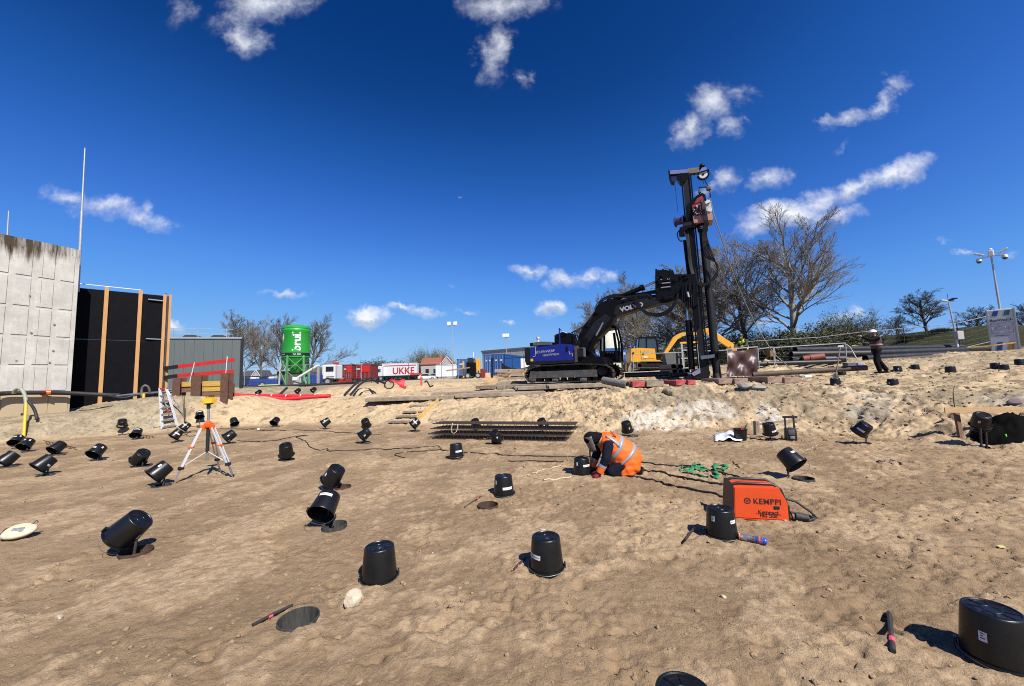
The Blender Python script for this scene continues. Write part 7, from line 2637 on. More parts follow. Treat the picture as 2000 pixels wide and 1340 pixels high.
MB().bevbox(((x0 + x1) / 2, .7, zt / 2 + .2), (x1 - x0, 1.4, zt - .4), .2).build('tank', mat('tank_cream', (.70, .69, .56), .5), o, 40)
MB().box(((x0 + x1) / 2, -.03, F.uz(1198, 683)[1]), (x1 - x0 + .02, .06, .25)).build('blue_band', M_BLUEC, o)
MB().box(((x0 + x1) / 2, .6, .15), (x1 - x0, 1.2, .3)).build('skid', M_RIGG, o)

# houses
def house(px0, px1, yeave, yridge, Y, lab, wallm, roofm, gable_right=.35, chimney=True):
 a, b_ = at(px0, yeave, Y), at(px1, yeave, Y)
 z0 = 2.0
 W = b_.x - a.x
 he, hr = a.z - z0, at((px0 + px1) / 2, yridge, Y).z - z0
 o = thing('house', lab, 'house', (a.x, Y, z0))
 D = 7.0
 MB().box((W / 2, D / 2, he / 2), (W, D, he)).build('wall', wallm, o)
 gx = W * (1 - gable_right)
 rf = MB()
 rf.add([(-.3, -.3, he - .1), (gx, -.3, he - .1), (gx, D + .3, he - .1), (-.3, D + .3, he - .1), (-.1, D / 2, hr), (gx, D / 2, hr)], [(0, 1, 5, 4), (2, 3, 4, 5), (0, 4, 3), (1, 2, 5)])
 rf.add([(gx - .4, D / 2, hr), (W / 2 + gx / 2, -.35, hr + .0), (W + .2, -.4, he - .1), (gx - .3, -.4, he - .1), (W / 2 + gx / 2, D, hr), (W + .2, D, he - .1)], [(1, 2, 5, 4), (1, 4, 0), (3, 1, 0)])
 r_ = rf.build('roof', roofm, o)
 MB().add([(gx - .1, -.25, he - .1), (W + .05, -.25, he - .1), (W / 2 + gx / 2, -.25, hr - .25)], [(0, 1, 2)]).build('gable', wallm, o)
 bb = MB().beam((gx - .35, -.42, he - .15), (W / 2 + gx / 2, -.42, hr), .1, .22).beam((W + .25, -.42, he - .15), (W / 2 + gx / 2, -.42, hr), .1, .22)
 bb.build('gable_trim', M_CWHITE, o)
 if chimney:
  MB().box((W * .58, D / 2, hr + .3), (.9, .7, 1.3)).build('chimney', mat('brick', (.30, .15, .11), .85), r_)
 for k in range(3):
  MB().box((W * (.2 + .25 * k), -.05, he * .55), (1.0, .1, 1.2)).build('window', M_DGLASS, o)
 return o

house(822, 884, 712, 697, 120, 'house with red tiled roof and white gable beyond the fence', mat('house_wall', (.45, .40, .36), .8), mat('roof_tile', (.27, .085, .045), .85, 0, .2, 2))
house(468, 508, 735, 723, 130, 'house with dark roof behind the parked cars at the left', mat('house_grey', (.42, .40, .38), .8), mat('dark_tile', (.06, .06, .07), .8), .35, False)
house(536, 580, 737, 728, 140, 'pale low house behind the silo', mat('house_pale', (.55, .50, .42), .8), mat('brown_tile', (.20, .16, .13), .8), .5, False)

# --- light and camera masts
def lamp_mast(px, ytop, ybase, Y, lab, heads, hs=.5):
 t = at(px, ytop, Y)
 z0 = gz(t.x, Y)
 o = thing('light_mast', lab, 'light mast', (t.x, Y, z0), 0, 'floodlight masts')
 h = t.z - z0
 MB().tube([(0, 0, 0), (0, 0, h * .6)], .07, 8).build('lower_tube', M_GALV, o, 40)
 MB().tube([(0, 0, h * .6), (0, 0, h)], .05, 8).build('upper_tube', M_GALV, o, 40)
 MB().beam((-hs * .9, 0, h - .1), (hs * .9, 0, h), .06, .06).build('cross_arm', M_GALV, o)
 for s in heads:
  MB().bevbox((s * hs, -.1, h + .32), (.62, .3, .58), .08).build('floodlight', mat('lamp_white', (.85, .85, .83), .3), o)
 return o

lamp_mast(883, 636, 733, 62, 'tall thin mast with two round floodlights behind the site', (-1, 1), .52)
lamp_mast(988.5, 659, 700, 66, 'shorter floodlight mast above the warehouse roof', (-1, .6), .35)

# camera tower cabinet at the right
Y = 20.6
C_ = at(1993, 686, Y)
F0 = R(-52.3)
Lw = .98
org = C_ - Vector((math.cos(F0), math.sin(F0), 0)) * Lw
org.z = min(gz(org.x, org.y), C_.z)
F = Frame(org, F0)
cbn = thing('camera_tower', 'tall grey white security cabinet with colour stripes and a camera mast', 'camera tower', org, F0)
H = F.uz(1952, 604)[1]
M_CAB = mat('cabinet_white', (.60, .60, .62), .5, 0, .05, 3)
MB().bevbox((Lw / 2, .55, H / 2), (Lw, 1.1, H), .04).build('cabinet', M_CAB, cbn)
MB().box((Lw / 2, -.012, H / 2), (Lw - .10, .02, H - .12)).build('front_door', M_CAB, cbn)
for x in (0.02, Lw - .02):
 MB().box((x, -.02, H / 2), (.05, .05, H + .02)).build('edge_post', mat('edge_grey', (.35, .36, .37), .5), cbn)
MB().box((Lw + .02, .35, H / 2), (.03, .05, H)).build('edge_post', mat('edge_grey', (.35, .36, .37)), cbn)
M_CB, M_CG, M_CO, M_CK = mat('stripe_blue', (.02, .07, .28), .5), mat('stripe_green', (.02, .16, .12), .5), mat('stripe_ochre', (.50, .24, .04), .5), mat('sign_ink', (.025, .02, .035), .6)
for (cx, cz, m) in ((.32, H - .22, M_CB), (.72, H - .22, M_CG), (.32, .30, M_CB), (.72, .30, M_CO)):
 hh = .14 if cz > 1 else .24
 MB().prism([(cx - .13, cz - hh), (cx + .06, cz - hh), (cx + .13, cz + hh), (cx - .06, cz + hh)], -.028, -.024).build('stripe', m, cbn)
text_mesh('BauWatch', .19, M_CK, 'lettering', cbn, basis((1, 0, 0), (0, 0, 1), (Lw / 2, -.026, H - .60)), .004, squash=.98)
text_mesh('bauwatch.com', .085, M_CK, 'lettering', cbn, basis((1, 0, 0), (0, 0, 1), (Lw / 2, -.026, H * .385)), .0, squash=.98)
zc = H * .565
pic = MB()
for (x0, z0, x1, z1) in ((.12, zc - .28, .86, zc - .28), (.12, zc + .28, .86, zc + .28), (.12, zc - .28, .12, zc + .28), (.86, zc - .28, .86, zc + .28), (.40, zc + .28, .40, zc + .04)):
 pic.beam((x0, -.027, z0), (x1, -.027, z1), .004, .022, (0, 1, 0))
for (x0, z0, x1, z1) in ((.26, zc + .04, .52, zc + .07), (.52, zc + .07, .58, zc - .02), (.58, zc - .02, .54, zc - .08), (.54, zc - .08, .28, zc - .11), (.28, zc - .11, .26, zc + .04)):
 pic.beam((x0, -.027, z0), (x1, -.027, z1), .004, .018, (0, 1, 0))
for k in range(3):
 rr = .06 + .05 * k
 for j in range(6):
  a0, a1 = R(-45 + 15 * j), R(-30 + 15 * j)
  pic.beam((.60 + rr * math.cos(a0), -.027, zc - .03 + rr * math.sin(a0)), (.60 + rr * math.cos(a1), -.027, zc - .03 + rr * math.sin(a1)), .004, .016, (0, 1, 0))
pic.build('camera_emblem', M_CK, cbn)
m0, m1 = F.p(1953, 602, .55), F.p(1936, 500, .55)
MB().tube([(m0.x, .55, H), (m0.x * .5 + m1.x * .5, .55, (H + m1.z) / 2)], .05, 10).build('mast', M_GALV, cbn, 40)
MB().tube([(m0.x * .5 + m1.x * .5, .55, (H + m1.z) / 2), (m1.x, .55, m1.z)], .038, 10).build('upper_mast', M_GALV, cbn, 40)
top = Vector((m1.x, .55, m1.z))
MB().bevbox(top + Vector((0, 0, .15)), (.22, .22, .34), .04).ball(top + Vector((0, 0, .38)), .08, 10, 6).build('sensor_head', M_CWHITE, cbn)
for s in (-1, 1):
 MB().beam(top + Vector((0, 0, .0)), top + Vector((s * .42, 0, -.05)), .05, .06).build('camera_arm', M_CWHITE, cbn)
 MB().bevbox(top + Vector((s * .42, -.05, .18)), (.40, .25, .08), .02, Matrix.Rotation(-s * .5, 3, 'Y')).build('floodlight', M_CWHITE, cbn)
 cm = MB().lathe([(0, .12), (.09, .10), (.12, .0), (.12, -.06)], 14, Matrix.Translation(top + Vector((s * .46, -.05, -.16)))).build('dome_camera', M_CWHITE, cbn, 40)
 MB().ball(top + Vector((s * .46, -.05, -.23)), .10, 12, 8).build('dome_lens', M_DGLASS, cm, 180)
# second mast with grey box
Yb = 21.5
t, b_ = at(1852, 588, Yb), at(1871, 684, Yb)
b_.z = gz(b_.x, Yb)
o = thing('light_mast', 'light mast with two flat lamp heads and a grey control box', 'light mast', b_, 0, 'floodlight masts')
T = t - b_
MB().tube([Vector((0, 0, 0)), Vector((0, 0, 1.0)) + T * 0], .05, 8).build('lower_tube', M_CWHITE, o, 40)
MB().tube([Vector((0, 0, 1.0)), T], .035, 8).build('upper_tube', M_GALV, o, 40)
MB().bevbox(Vector((.02, -.12, .95)), (.36, .22, .48), .03).build('control_box', mat('box_grey', (.40, .40, .39), .6), o)
for s in (-1, 1):
 MB().lathe([(0, -.05), (.20, -.03), (.22, .02), (0, .08)], 14, Matrix.Translation(T + Vector((s * .28, 0, .06 + .04 * s))) @ Matrix.Rotation(-.2 * s, 4, 'Y') @ Matrix.Diagonal((1.15, .6, 1, 1))).build('lamp_head', M_CWHITE if s < 0 else M_RIGG, o, 40)
MB().tube([T, T + Vector((0, 0, .42))], .01, 5).build('antenna', M_RIGG, o)
MB().beam(T + Vector((-.3, 0, 0)), T + Vector((.3, 0, 0)), .05, .05).build('cross_arm', M_RIGG, o)

# --- fence panels: frame, thin wires
def fence_panel(p0, p1, h, lab, group, wires=7):
 o = thing('fence_panel', lab, 'fence panel', p0, 0, group)
 d = p1 - p0
 for q in (Vector(), d):
  MB().tube([q, q + Vector((0, 0, h))], .024, 6).build('post', M_GALV, o, 40)
 for z in (.12, h - .03):
  MB().tube([Vector((0, 0, z)), d + Vector((0, 0, z))], .02, 6).build('rail', M_GALV, o, 40)
 wm = MB()
 n = int(d.length / .22)
 for i in range(1, n):
  q = d * (i / n)
  wm.tube([q + Vector((0, 0, .12)), q + Vector((0, 0, h - .03))], .0018, 3, False)
 for j in range(1, wires):
  z = h * j / wires
  wm.tube([Vector((0, 0, z)), d + Vector((0, 0, z))], .0018, 3, False)
 wm.build('wire_mesh', mat('dull_wire', (.12, .125, .13), .6, .3), o)
 MB().bevbox(Vector((0, 0, .06)), (.6, .24, .13), .02).build('foot_block', M_CONC, o)
 return o

FG = 'mesh fence panels round the site'
nm = ['first', 'second', 'third', 'fourth', 'fifth', 'sixth', 'seventh', 'eighth', 'ninth', 'tenth', 'eleventh', 'twelfth']

def fence_run(pts, h, where, start=0):
 i = start
 for (a, b_) in zip(pts, pts[1:]):
  A_, B_ = Vector((a[0], a[1], gz(*a))), Vector((b_[0], b_[1], gz(*b_)))
  fence_panel(A_, B_, h, f'grey mesh fence panel {where}, {nm[i]} from the left', FG)
  i += 1

def xs(px, Y):
 return (at(px, 720, Y).x, Y)

fence_run([xs(478, 38), xs(520, 37.5), xs(560, 37), xs(610, 36.5), xs(658, 37), xs(706, 38)], 2.0, 'under and beside the silo')
fence_run([xs(742, 46), xs(798, 46), xs(818, 48), xs(862, 47), xs(895, 46)], 2.2, 'before the white trailer')
fence_run([xs(1318, 29), xs(1400, 28), xs(1480, 27), xs(1545, 26.5), xs(1605, 26), xs(1690, 25), xs(1774, 24), xs(1880, 23.4), xs(1985, 23.0)], 1.7, 'along the foot of the dike')

# near handrails on trestles
def trestle(pa, pb, Y, base, lab):
 A_, B_ = at(*pa, Y), at(*pb, Y)
 o = thing('rail_trestle', lab, 'trestle', (A_.x, Y, gz(A_.x, Y)), 0, 'steel rail trestles')
 a, b_ = A_ - o.location, B_ - o.location
 MB().tube([a, b_], .022, 6).build('rail', M_GALV, o, 40)
 for q in (a, b_):
  MB().tube([q, Vector((q.x, q.y + .03, base))], .025, 6).build('post', M_GALV, o, 40)
 return o

trestle((1512, 679), (1651, 670), 18.6, .05, 'grey rail trestle in front of the dark pipes')
trestle((1480, 682), (1510, 678), 18.4, .05, 'short grey rail right of the tarpaulin')
trestle((1236, 692), (1335, 688), 22.0, .1, 'grey handrail before the yellow excavator')
trestle((1370, 686), (1420, 684), 20.0, .1, 'grey handrail left of the tarpaulin')
path_tube('hose', [(1653, 673, 18.6), (1660, 678, 18.5), (1667, 690, 18.4), (1675, 703, 18.2)], .02, mat('pale_hose', (.5, .46, .44)), 'pale hose drooping from the rail trestle', 'hose', 'hoses on the bank')
for (px, py, Y, sz, m, lab, nm_, ct) in ((1658, 704, 17.8, (.42, .3, .22), mat('grey_case', (.10, .10, .11), .5), 'grey machine foot under the rail trestle', 'machine_foot', 'machine'), (1676, 703, 17.8, (.28, .25, .12), mat('lilac_crate', (.22, .22, .52), .5), 'lilac plastic crate right of the rail trestle', 'plastic_crate', 'crate'),
          (1506, 691, 19.4, (.30, .3, .3), mat('ochre_box', (.25, .13, .03), .7), 'small ochre box on the sand heap', 'ochre_box', 'box'), (1575, 734, 15.6, (.32, .25, .12), M_WHITE, 'white and black hose end lying on the sand', 'hose_end', 'hose end')):
 p = at(px, py, Y)
 o = MB().bevbox((0, 0, sz[2] / 2), sz, .03).build(nm_, m, None)
 o.location = (p.x, Y, max(gz(p.x, Y) - .02, p.z - sz[2] / 2) if nm_ == 'ochre_box' else gz(p.x, Y) - .02)
 tag(o, lab, ct)
# steel frame gate behind the pile
g = at(1338, 715, 23)
o = thing('steel_gantry', 'grey steel gantry with yellow top beam behind the piling mast', 'frame', (g.x, 23, gz(g.x, 23)))
F = Frame(o.location.copy(), 0)
for px in (1331, 1344, 1361, 1372):
 a, b_ = F.p(px, 672), F.p(px + 3, 716)
 MB().beam(a, Vector((b_.x, 0, 0)), .08, .08).build('post', M_GALV, o)
for py in (684, 700):
 MB().beam(F.p(1330, py), F.p(1376, py - 1), .06, .06).build('rail', M_GALV, o)
MB().beam(F.p(1328, 670), F.p(1362, 668), .08, .10).build('top_beam', M_CATY, o)
MB().prism(F.poly([(1302, 690), (1330, 684), (1333, 716), (1308, 718)]), .3, .8).build('grey_net', mat('grey_netting', (.10, .105, .10), .8, 0, .3, 10), o)

# tarpaulin screen
Y = 16.9
o0 = at(1424, 738, Y)
F = Frame(Vector((o0.x, Y, gz(o0.x, Y))), R(-4))
o = thing('tarpaulin_screen', 'brown translucent tarpaulin stretched on a steel frame right of the pile', 'tarpaulin', F.o, F.ang)
c = [F.p(1422, 683), F.p(1480, 678), F.p(1479, 737), F.p(1420, 736)]
mb = MB()
n = 22
for j in range(n + 1):
 for i in range(n + 1):
  s, t = i / n, j / n
  v = c[0].lerp(c[1], s).lerp(c[3].lerp(c[2], s), t)
  sag = .10 * math.sin(math.pi * s) * (1 - t) - .05 * math.sin(math.pi * s) * t
  dd = .06 * math.sin((s - .7 * t) * 11) * (.3 + t * (1 - t) * 2) + .05 * math.sin((s * .8 + t) * 8 + 1) + .04 * math.sin(s * 23 + t * 9) * t
  mb.v.append((v.x, dd, v.z - sag))
for j in range(n):
 for i in range(n):
  k = j * (n + 1) + i
  mb.f.append((k, k + 1, k + n + 2, k + n + 1))
mb.build('tarpaulin', mat('brown_tarp', (.085, .042, .040), .45, 0, .45, 2.2, .3, 14, dirt=(.10, (.16, .095, .08))), o, 180)
MB().tube([c[0] + Vector((-.05, .1, .02)), c[1] + Vector((.05, .1, .02))], .025, 6).build('top_rail', M_GALV, o)
MB().tube([c[1] + Vector((.02, .1, .05)), c[2] + Vector((.02, .1, -.05))], .03, 6).build('frame_post', M_GALV, o)
# shovel
p = ground_at(1633, 742)
t_ = at(1641, 676, p.y - .1)
o = thing('shovel', 'shovel stuck upright in the sand behind a low bucket', 'shovel', p)
v = t_ - p
MB().tube([Vector((0, 0, .15)), v * .5 + Vector((0, 0, .05)), v], .02, 8).build('shaft', M_WOODG, o, 40)
MB().beam(v + Vector((-.09, 0, 0)), v + Vector((.11, 0, 0)), .04, .04).build('grip', M_WHITE, o)
MB().prism([(-.1, -.1), (.1, -.1), (.11, .18), (.03, .24), (-.03, .24), (-.11, .18)], .0, .012).build('blade', M_STEEL, o)
# barrier tape in front of the pipes
A_ = [at(1664, 676, 22), at(1690, 679, 22), at(1740, 683, 22.0), at(1800, 684, 21.8), at(1880, 680, 21.2), at(1930, 677, 20.6), at(1985, 670, 20.0)]
mb = MB()
for i, v in enumerate(A_):
 q = v - A_[0]
 mb.v.append(tuple(q))
 mb.v.append(tuple(q + Vector((0, .01, .06))))
for i in range(len(A_) - 1):
 mb.f.append((2 * i, 2 * i + 2, 2 * i + 3, 2 * i + 1))
o = mb.build('barrier_tape', mat('tape_yellow', (.62, .40, .07), .5, 0, .8, 3), None)
o.location = A_[0]
o.modifiers.new('thick', 'SOLIDIFY').thickness = .004
tag(o, 'yellow barrier tape strung before the pipes and white cabinet', 'tape')
# ------------------------------------------------------------------ bare trees, shrubs
M_BARK = mat('bark', (.115, .092, .068), .9, 0, .3, 4, .5, 20)
M_TWIG = mat('twig', (.20, .178, .145), .9, 0, .3, 1)
M_TWIGD = mat('twig_dark', (.070, .058, .036), .9, 0, .4, 1)
M_BUD = mat('bud_green', (.075, .082, .030), .9, 0, .4, 1)
M_EVER = mat('ever_green', (.030, .040, .018), .9, 0, .5, 1)

class TreeMesh:
 def __init__(s):
  s.v, s.f, s.n = [], [], 0

 def limb(s, pts, rads, n):
  ax = (pts[-1] - pts[0])
  if ax.length < 1e-6:
   return
  ax.normalize()
  a = ax.orthogonal().normalized()
  b = ax.cross(a)
  base = s.n
  for p, r in zip(pts, rads):
   for k in range(n):
    t = 2 * math.pi * k / n
    s.v.append(p + (a * math.cos(t) + b * math.sin(t)) * r)
  m = len(pts)
  for i in range(m - 1):
   for k in range(n):
    s.f.append((base + i * n + k, base + i * n + (k + 1) % n, base + (i + 1) * n + (k + 1) % n, base + (i + 1) * n + k))
  s.n += m * n

 def mesh(s, name, m):
  me = bpy.data.meshes.new(name)
  me.from_pydata([tuple(p) for p in s.v], [], s.f)
  me.polygons.foreach_set('use_smooth', [True] * len(me.polygons))
  me.materials.append(m)
  return me

def grow(seed, h=14.0, trunk=.30, levels=5, nkids=(9, 6, 6, 5, 4), spread=(52, 48, 46, 44, 42), lens=(.62, .50, .48, .46, .45), up=.10, fork=.27, r0=.24, twig=.010, lean=0.0, flat=1.0):
 """A leafless broadleaf: trunk mesh and crown mesh."""
 q = random.Random(seed)
 T, C = TreeMesh(), TreeMesh()

 def branch(p, d, L, r, lv):
  n = 5 if lv == 0 else (4 if lv < 3 else 3)
  segs = 7 if lv == 0 else (5 if lv == 1 else 3 if lv < 4 else 2)
  pts, rads = [p], [r]
  dirs = [d]
  for i in range(segs):
   w = (.05, .10, .13, .16, .18, .2)[lv]
   d = (d + Vector((q.gauss(0, w), q.gauss(0, w), q.gauss(0, w) + up * (.8 if lv > 0 else .2)))).normalized()
   p = p + d * (L / segs)
   k = (i + 1) / segs
   pts.append(p)
   dirs.append(d)
   rads.append(max(twig * .55, r * (1 - .62 * k) if lv > 0 else r * (1 - .50 * k)))
  (T if lv == 0 else C).limb(pts, rads, 9 if lv == 0 else n)
  if lv >= levels:
   return
  m = nkids[lv]
  for j in range(m):
   t = (fork + (1 - fork) * (j + q.uniform(.1, .9)) / m) if lv == 0 else (.18 + .82 * (j + q.uniform(0, 1)) / m)
   t = min(t, .999)
   x = t * segs
   i = min(int(x), segs - 1)
   pp = pts[i].lerp(pts[i + 1], x - i)
   rr = rads[i] * (1 - (x - i)) + rads[i + 1] * (x - i)
   dd = dirs[i + 1]
   a = dd.orthogonal().normalized()
   a.rotate(mathutils.Quaternion(dd, (j * 2.4 if lv == 0 else q.uniform(0, 6.28)) + q.uniform(-.4, .4)))
   sp = R(spread[lv] * q.uniform(.7, 1.25) * (1.1 - .45 * t if lv == 0 else 1))
   nd = (dd * math.cos(sp) + a * math.sin(sp))
   nd.z *= flat
   nd.normalize()
   LL = L * lens[lv] * q.uniform(.7, 1.2) * ((1.15 - .5 * t) if lv == 0 else (1.1 - .55 * t))
   branch(pp, nd, LL, max(twig, min(rr * .62, r * .5)), lv + 1)
 branch(Vector((0, 0, -.3)), Vector((lean, 0, 1)).normalized(), h * trunk / .30 * .72, r0, 0)
 zmax = max(v.z for v in C.v)
 s = h / zmax
 for M_ in (T, C):
  M_.v = [v * s for v in M_.v]
 return T, C

def tree_protos(seeds, **kw):
 out = []
 for sd in seeds:
  T, C = grow(sd, **kw)
  out.append((T.mesh('trunk', M_BARK), C.mesh('crown', M_TWIG)))
 return out

BIG = tree_protos((29, 8), h=14, levels=4, nkids=(15, 10, 9, 7), lens=(.72, .50, .50, .52), spread=(46, 36, 34, 34), fork=.30, r0=.25, twig=.0105, up=.09)
MID = tree_protos((21,), h=12, levels=4, nkids=(15, 10, 9, 8), lens=(.60, .50, .48, .46), spread=(48, 42, 42, 44), fork=.25, r0=.22, twig=.014, up=.07)
DENSE = tree_protos((33,), h=13, levels=4, nkids=(19, 11, 10, 8), lens=(.66, .50, .50, .50), spread=(54, 38, 36, 36), fork=.16, r0=.23, twig=.012, up=.06)

def place_tree(proto, px, ytop, Y, rz, lab, ref_h, group='bare trees behind the site', crown_m=None, trunk_m=None, sx=1.0, base=None, cat='tree', name='bare_tree'):
 t = at(px, ytop, Y)
 z0 = gz(t.x, Y) if base is None else base
 s = (t.z - z0) / ref_h
 o = thing(name, lab, cat, (t.x, Y, z0), rz, group)
 o.scale = (s * sx, s * sx, s)
 a = link('trunk', proto[0], o)
 b_ = link('crown', proto[1], o)
 for ob, m in ((a, trunk_m), (b_, crown_m)):
  if m:
   ob.material_slots[0].link = 'OBJECT'
   ob.material_slots[0].material = m
 return o

M_BIRCH = mat('pale_bark', (.34, .30, .25), .85, 0, .45, 6, .4, 20)
place_tree(BIG[0], 1522, 412, 34, 1.2, 'tallest bare tree with pale trunk right of the piling rig', 14, crown_m=mat('twig_pale', (.235, .215, .19), .9, 0, .3, 1), trunk_m=M_BIRCH, sx=1.3)
place_tree(BIG[1], 1442, 448, 38, 2.6, 'bare tree just right of the steel pile', 14, crown_m=mat('twig_pale', (.235, .215, .19)), sx=1.2)
place_tree(DENSE[0], 1352, 490, 44, .5, 'dense bare tree directly behind the piling mast', 13, crown_m=M_TWIG, sx=1.2)
place_tree(DENSE[0], 1300, 505, 47, 2.2, 'dense bare tree behind the boom of the rig', 13, crown_m=M_TWIG, sx=1.2)
place_tree(DENSE[0], 1243, 528, 55, 4.0, 'bare tree in the middle of the row behind the boom', 13, crown_m=M_TWIG)
place_tree(DENSE[0], 1188, 572, 70, 5.1, 'bare tree behind the cab of the rig', 13, crown_m=M_TWIG)
place_tree(DENSE[0], 1148, 598, 88, 1.0, 'farthest bare tree of the row, over the blue engine cover', 13, crown_m=M_TWIG)
place_tree(DENSE[0], 1212, 560, 66, 3.0, 'bare tree between boom and yellow excavator cab', 13, crown_m=M_TWIG)
place_tree(MID[0], 472, 606, 66, .3, 'bare tree right behind the grey building, left one of four', 12, crown_m=M_TWIG, sx=1.1)
place_tree(BIG[1], 516, 610, 60, 1.5, 'bare tree left of the green silo', 14, crown_m=M_TWIG)
place_tree(MID[0], 556, 614, 68, 2.5, 'bare tree directly behind the green silo', 12, crown_m=M_TWIG)
place_tree(BIG[0], 606, 608, 62, 3.9, 'bare tree right of the green silo with drooping twigs', 14, crown_m=mat('twig_olive', (.145, .125, .070), .9, 0, .3, 1), sx=1.12)
place_tree(MID[0], 1802, 566, 33, .9, 'wide bare tree on the dike behind the light mast', 12, crown_m=M_TWIGD, sx=1.75)
place_tree(MID[0], 1748, 612, 44, 2.0, 'small bare tree on the dike left of the wide one', 12, crown_m=M_TWIGD, sx=1.1)
place_tree(MID[0], 1900, 596, 40, 3.0, 'small bare tree on the dike left of the white cabinet', 12, crown_m=M_TWIGD, sx=1.6)
place_tree(MID[0], 1996, 590, 36, 4.0, 'bare tree at the right edge behind the white cabinet', 12, crown_m=M_TWIGD, sx=1.2)

# shrubs: many stems from the ground with small leaf specks
def shrub_mesh(seed, stems, h, w, leafy, leaf=.06, lv=3):
 q = random.Random(seed)
 C = TreeMesh()
 Lf = MB()
 for k in range(stems):
  a = q.uniform(0, 6.28)
  rr = w * .32 * math.sqrt(q.random())
  p = Vector((rr * math.cos(a), rr * math.sin(a), -.1))
  out = q.uniform(0, .55)
  d = Vector((math.cos(a) * out, math.sin(a) * out, 1)).normalized()

  def br(p, d, L, r, l):
   pts = [p]
   for i in range(3):
    d = (d + Vector((q.gauss(0, .16), q.gauss(0, .16), q.gauss(.02, .12)))).normalized()
    p = p + d * L / 3
    pts.append(p)
   C.limb(pts, [r, r * .8, r * .6, r * .4], 3)
   if l == 0:
    for _ in range(leafy):
     c = pts[q.randrange(1, 4)] + Vector((q.gauss(0, .07), q.gauss(0, .07), q.gauss(0, .07)))
     u = Vector((q.gauss(0, 1), q.gauss(0, 1), q.gauss(0, 1))).normalized()
     v = u.orthogonal().normalized()
     s = leaf * q.uniform(.6, 1.3)
     Lf.add([c + u * s, c + v * s * .6, c - u * s, c - v * s * .6], [(0, 1, 2, 3)])
    return
   for i in range(4 if l > 1 else 5):
    t = q.uniform(.25, 1)
    pp = pts[0].lerp(pts[-1], t)
    e = d.orthogonal().normalized()
    e.rotate(mathutils.Quaternion(d, q.uniform(0, 6.28)))
    sp = R(q.uniform(25, 60))
    br(pp, (d * math.cos(sp) + e * math.sin(sp)).normalized(), L * q.uniform(.45, .7), r * .6, l - 1)
  br(p, d, h * q.uniform(.40, .62), .022, lv - 1)
 return C.mesh('crown', M_TWIGD), (Lf.mesh('leaf_scatter', M_BUD, None, fix=False) if leafy else None)

SHR = [shrub_mesh(4, 60, 3.4, 5.5, 9, .075), shrub_mesh(9, 90, 4.2, 5.0, 4, .06), shrub_mesh(14, 54, 3.0, 6, 10, .07)]

def place_shrub(i, px, ytop, Y, lab, ref_h, sx=1.0, rz=0.0, leafm=None, group='shrubs along the dike'):
 t = at(px, ytop, Y)
 z0 = gz(t.x, Y) - .1
 s = (t.z - z0) / ref_h
 o = thing('shrub', lab, 'shrub', (t.x, Y, z0), rz, group)
 o.scale = (s * sx, s * sx, s)
 link('crown', SHR[i][0], o)
 if SHR[i][1]:
  b_ = link('leaves', SHR[i][1], o)
  if leafm:
   b_.material_slots[0].link = 'OBJECT'
   b_.material_slots[0].material = leafm

for (i, px, yt, Y, lab, sx, rz) in ((0, 1545, 648, 33, 'dark olive shrub behind the pale trunk', 1.15, 0), (2, 1580, 628, 31, 'broad olive shrub left of the round bare bush', 1.1, 1), (0, 1612, 640, 32, 'lower olive shrub joining the round bare bush', .9, 2),
                                   (1, 1652, 607, 31, 'round dense bare bush left of the white helmet worker', .82, .5), (0, 1690, 650, 36, 'low shrub at the start of the dike', 1.2, 3), (2, 1395, 650, 38, 'dark shrub behind pile and tarpaulin', 1.3, 4), (1, 1470, 640, 36, 'grey bare bush between pile and pale trunk', .8, 2.5),
                                   (0, 1330, 668, 40, 'low dark shrub behind the yellow excavator arm', 1.4, 1.6), (2, 1780, 648, 29, 'brambly shrub on the dike left of the light mast', 1.6, 2), (0, 1835, 640, 28, 'brambly shrub on the dike behind the grey control box', 1.5, 4.4), (2, 1905, 640, 28, 'brambly shrub left of the white cabinet', 1.5, .7), (0, 1975, 634, 27, 'brambly shrub behind the white cabinet', 1.3, 3.3)):
 place_shrub(i, px, yt, Y, lab, 3.0 if i != 1 else 3.6, sx, rz, M_EVER if 'brambly' in lab else None)
for (px, yt, Y, lab, sx, i, m) in ((742, 700, 150, 'dark evergreen treetop behind the lorry cab', 1.2, 0, M_EVER), (783, 703, 160, 'dark treetop behind the white trailer', 1.6, 2, M_EVER), (837, 680, 140, 'round willow behind the red roofed house', .95, 1, mat('willow', (.16, .15, .07), .9)), (858, 684, 145, 'thin bare treetop right of the chimney', .6, 1, M_BUD)):
 place_shrub(i, px, yt, Y, lab, 3.0 if i != 1 else 3.6, sx, 1.0, m, 'distant treetops')
# distant tree line as one mass
q = random.Random(77)
mb = MB()
for k in range(900):
 a = q.uniform(-62, 62)
 dist = q.uniform(230, 320)
 x, y = dist * math.sin(R(a)), dist * math.cos(R(a))
 hh = q.uniform(3, 7) * (1 + .5 * math.sin(a * .4))
 w = q.uniform(3, 7)
 pts = []
 z0 = 2.0
 c = Vector((x, y, z0 + hh * .5))
 M_ = Matrix.Translation(c) @ Matrix.Rotation(q.uniform(0, 3), 4, 'Z') @ Matrix.Diagonal((w, w, hh * .55, 1))
 vv = [M_ @ (v * q.uniform(.75, 1.2)) for v in _iv]
 mb.add(vv, _if)
o = mb.build('far_treeline', mat('far_trees', (.075, .080, .065), .95, 0, .4, .3), None, None, fix=False)
tag(o, 'far off line of trees on the horizon', None, None, 'stuff')
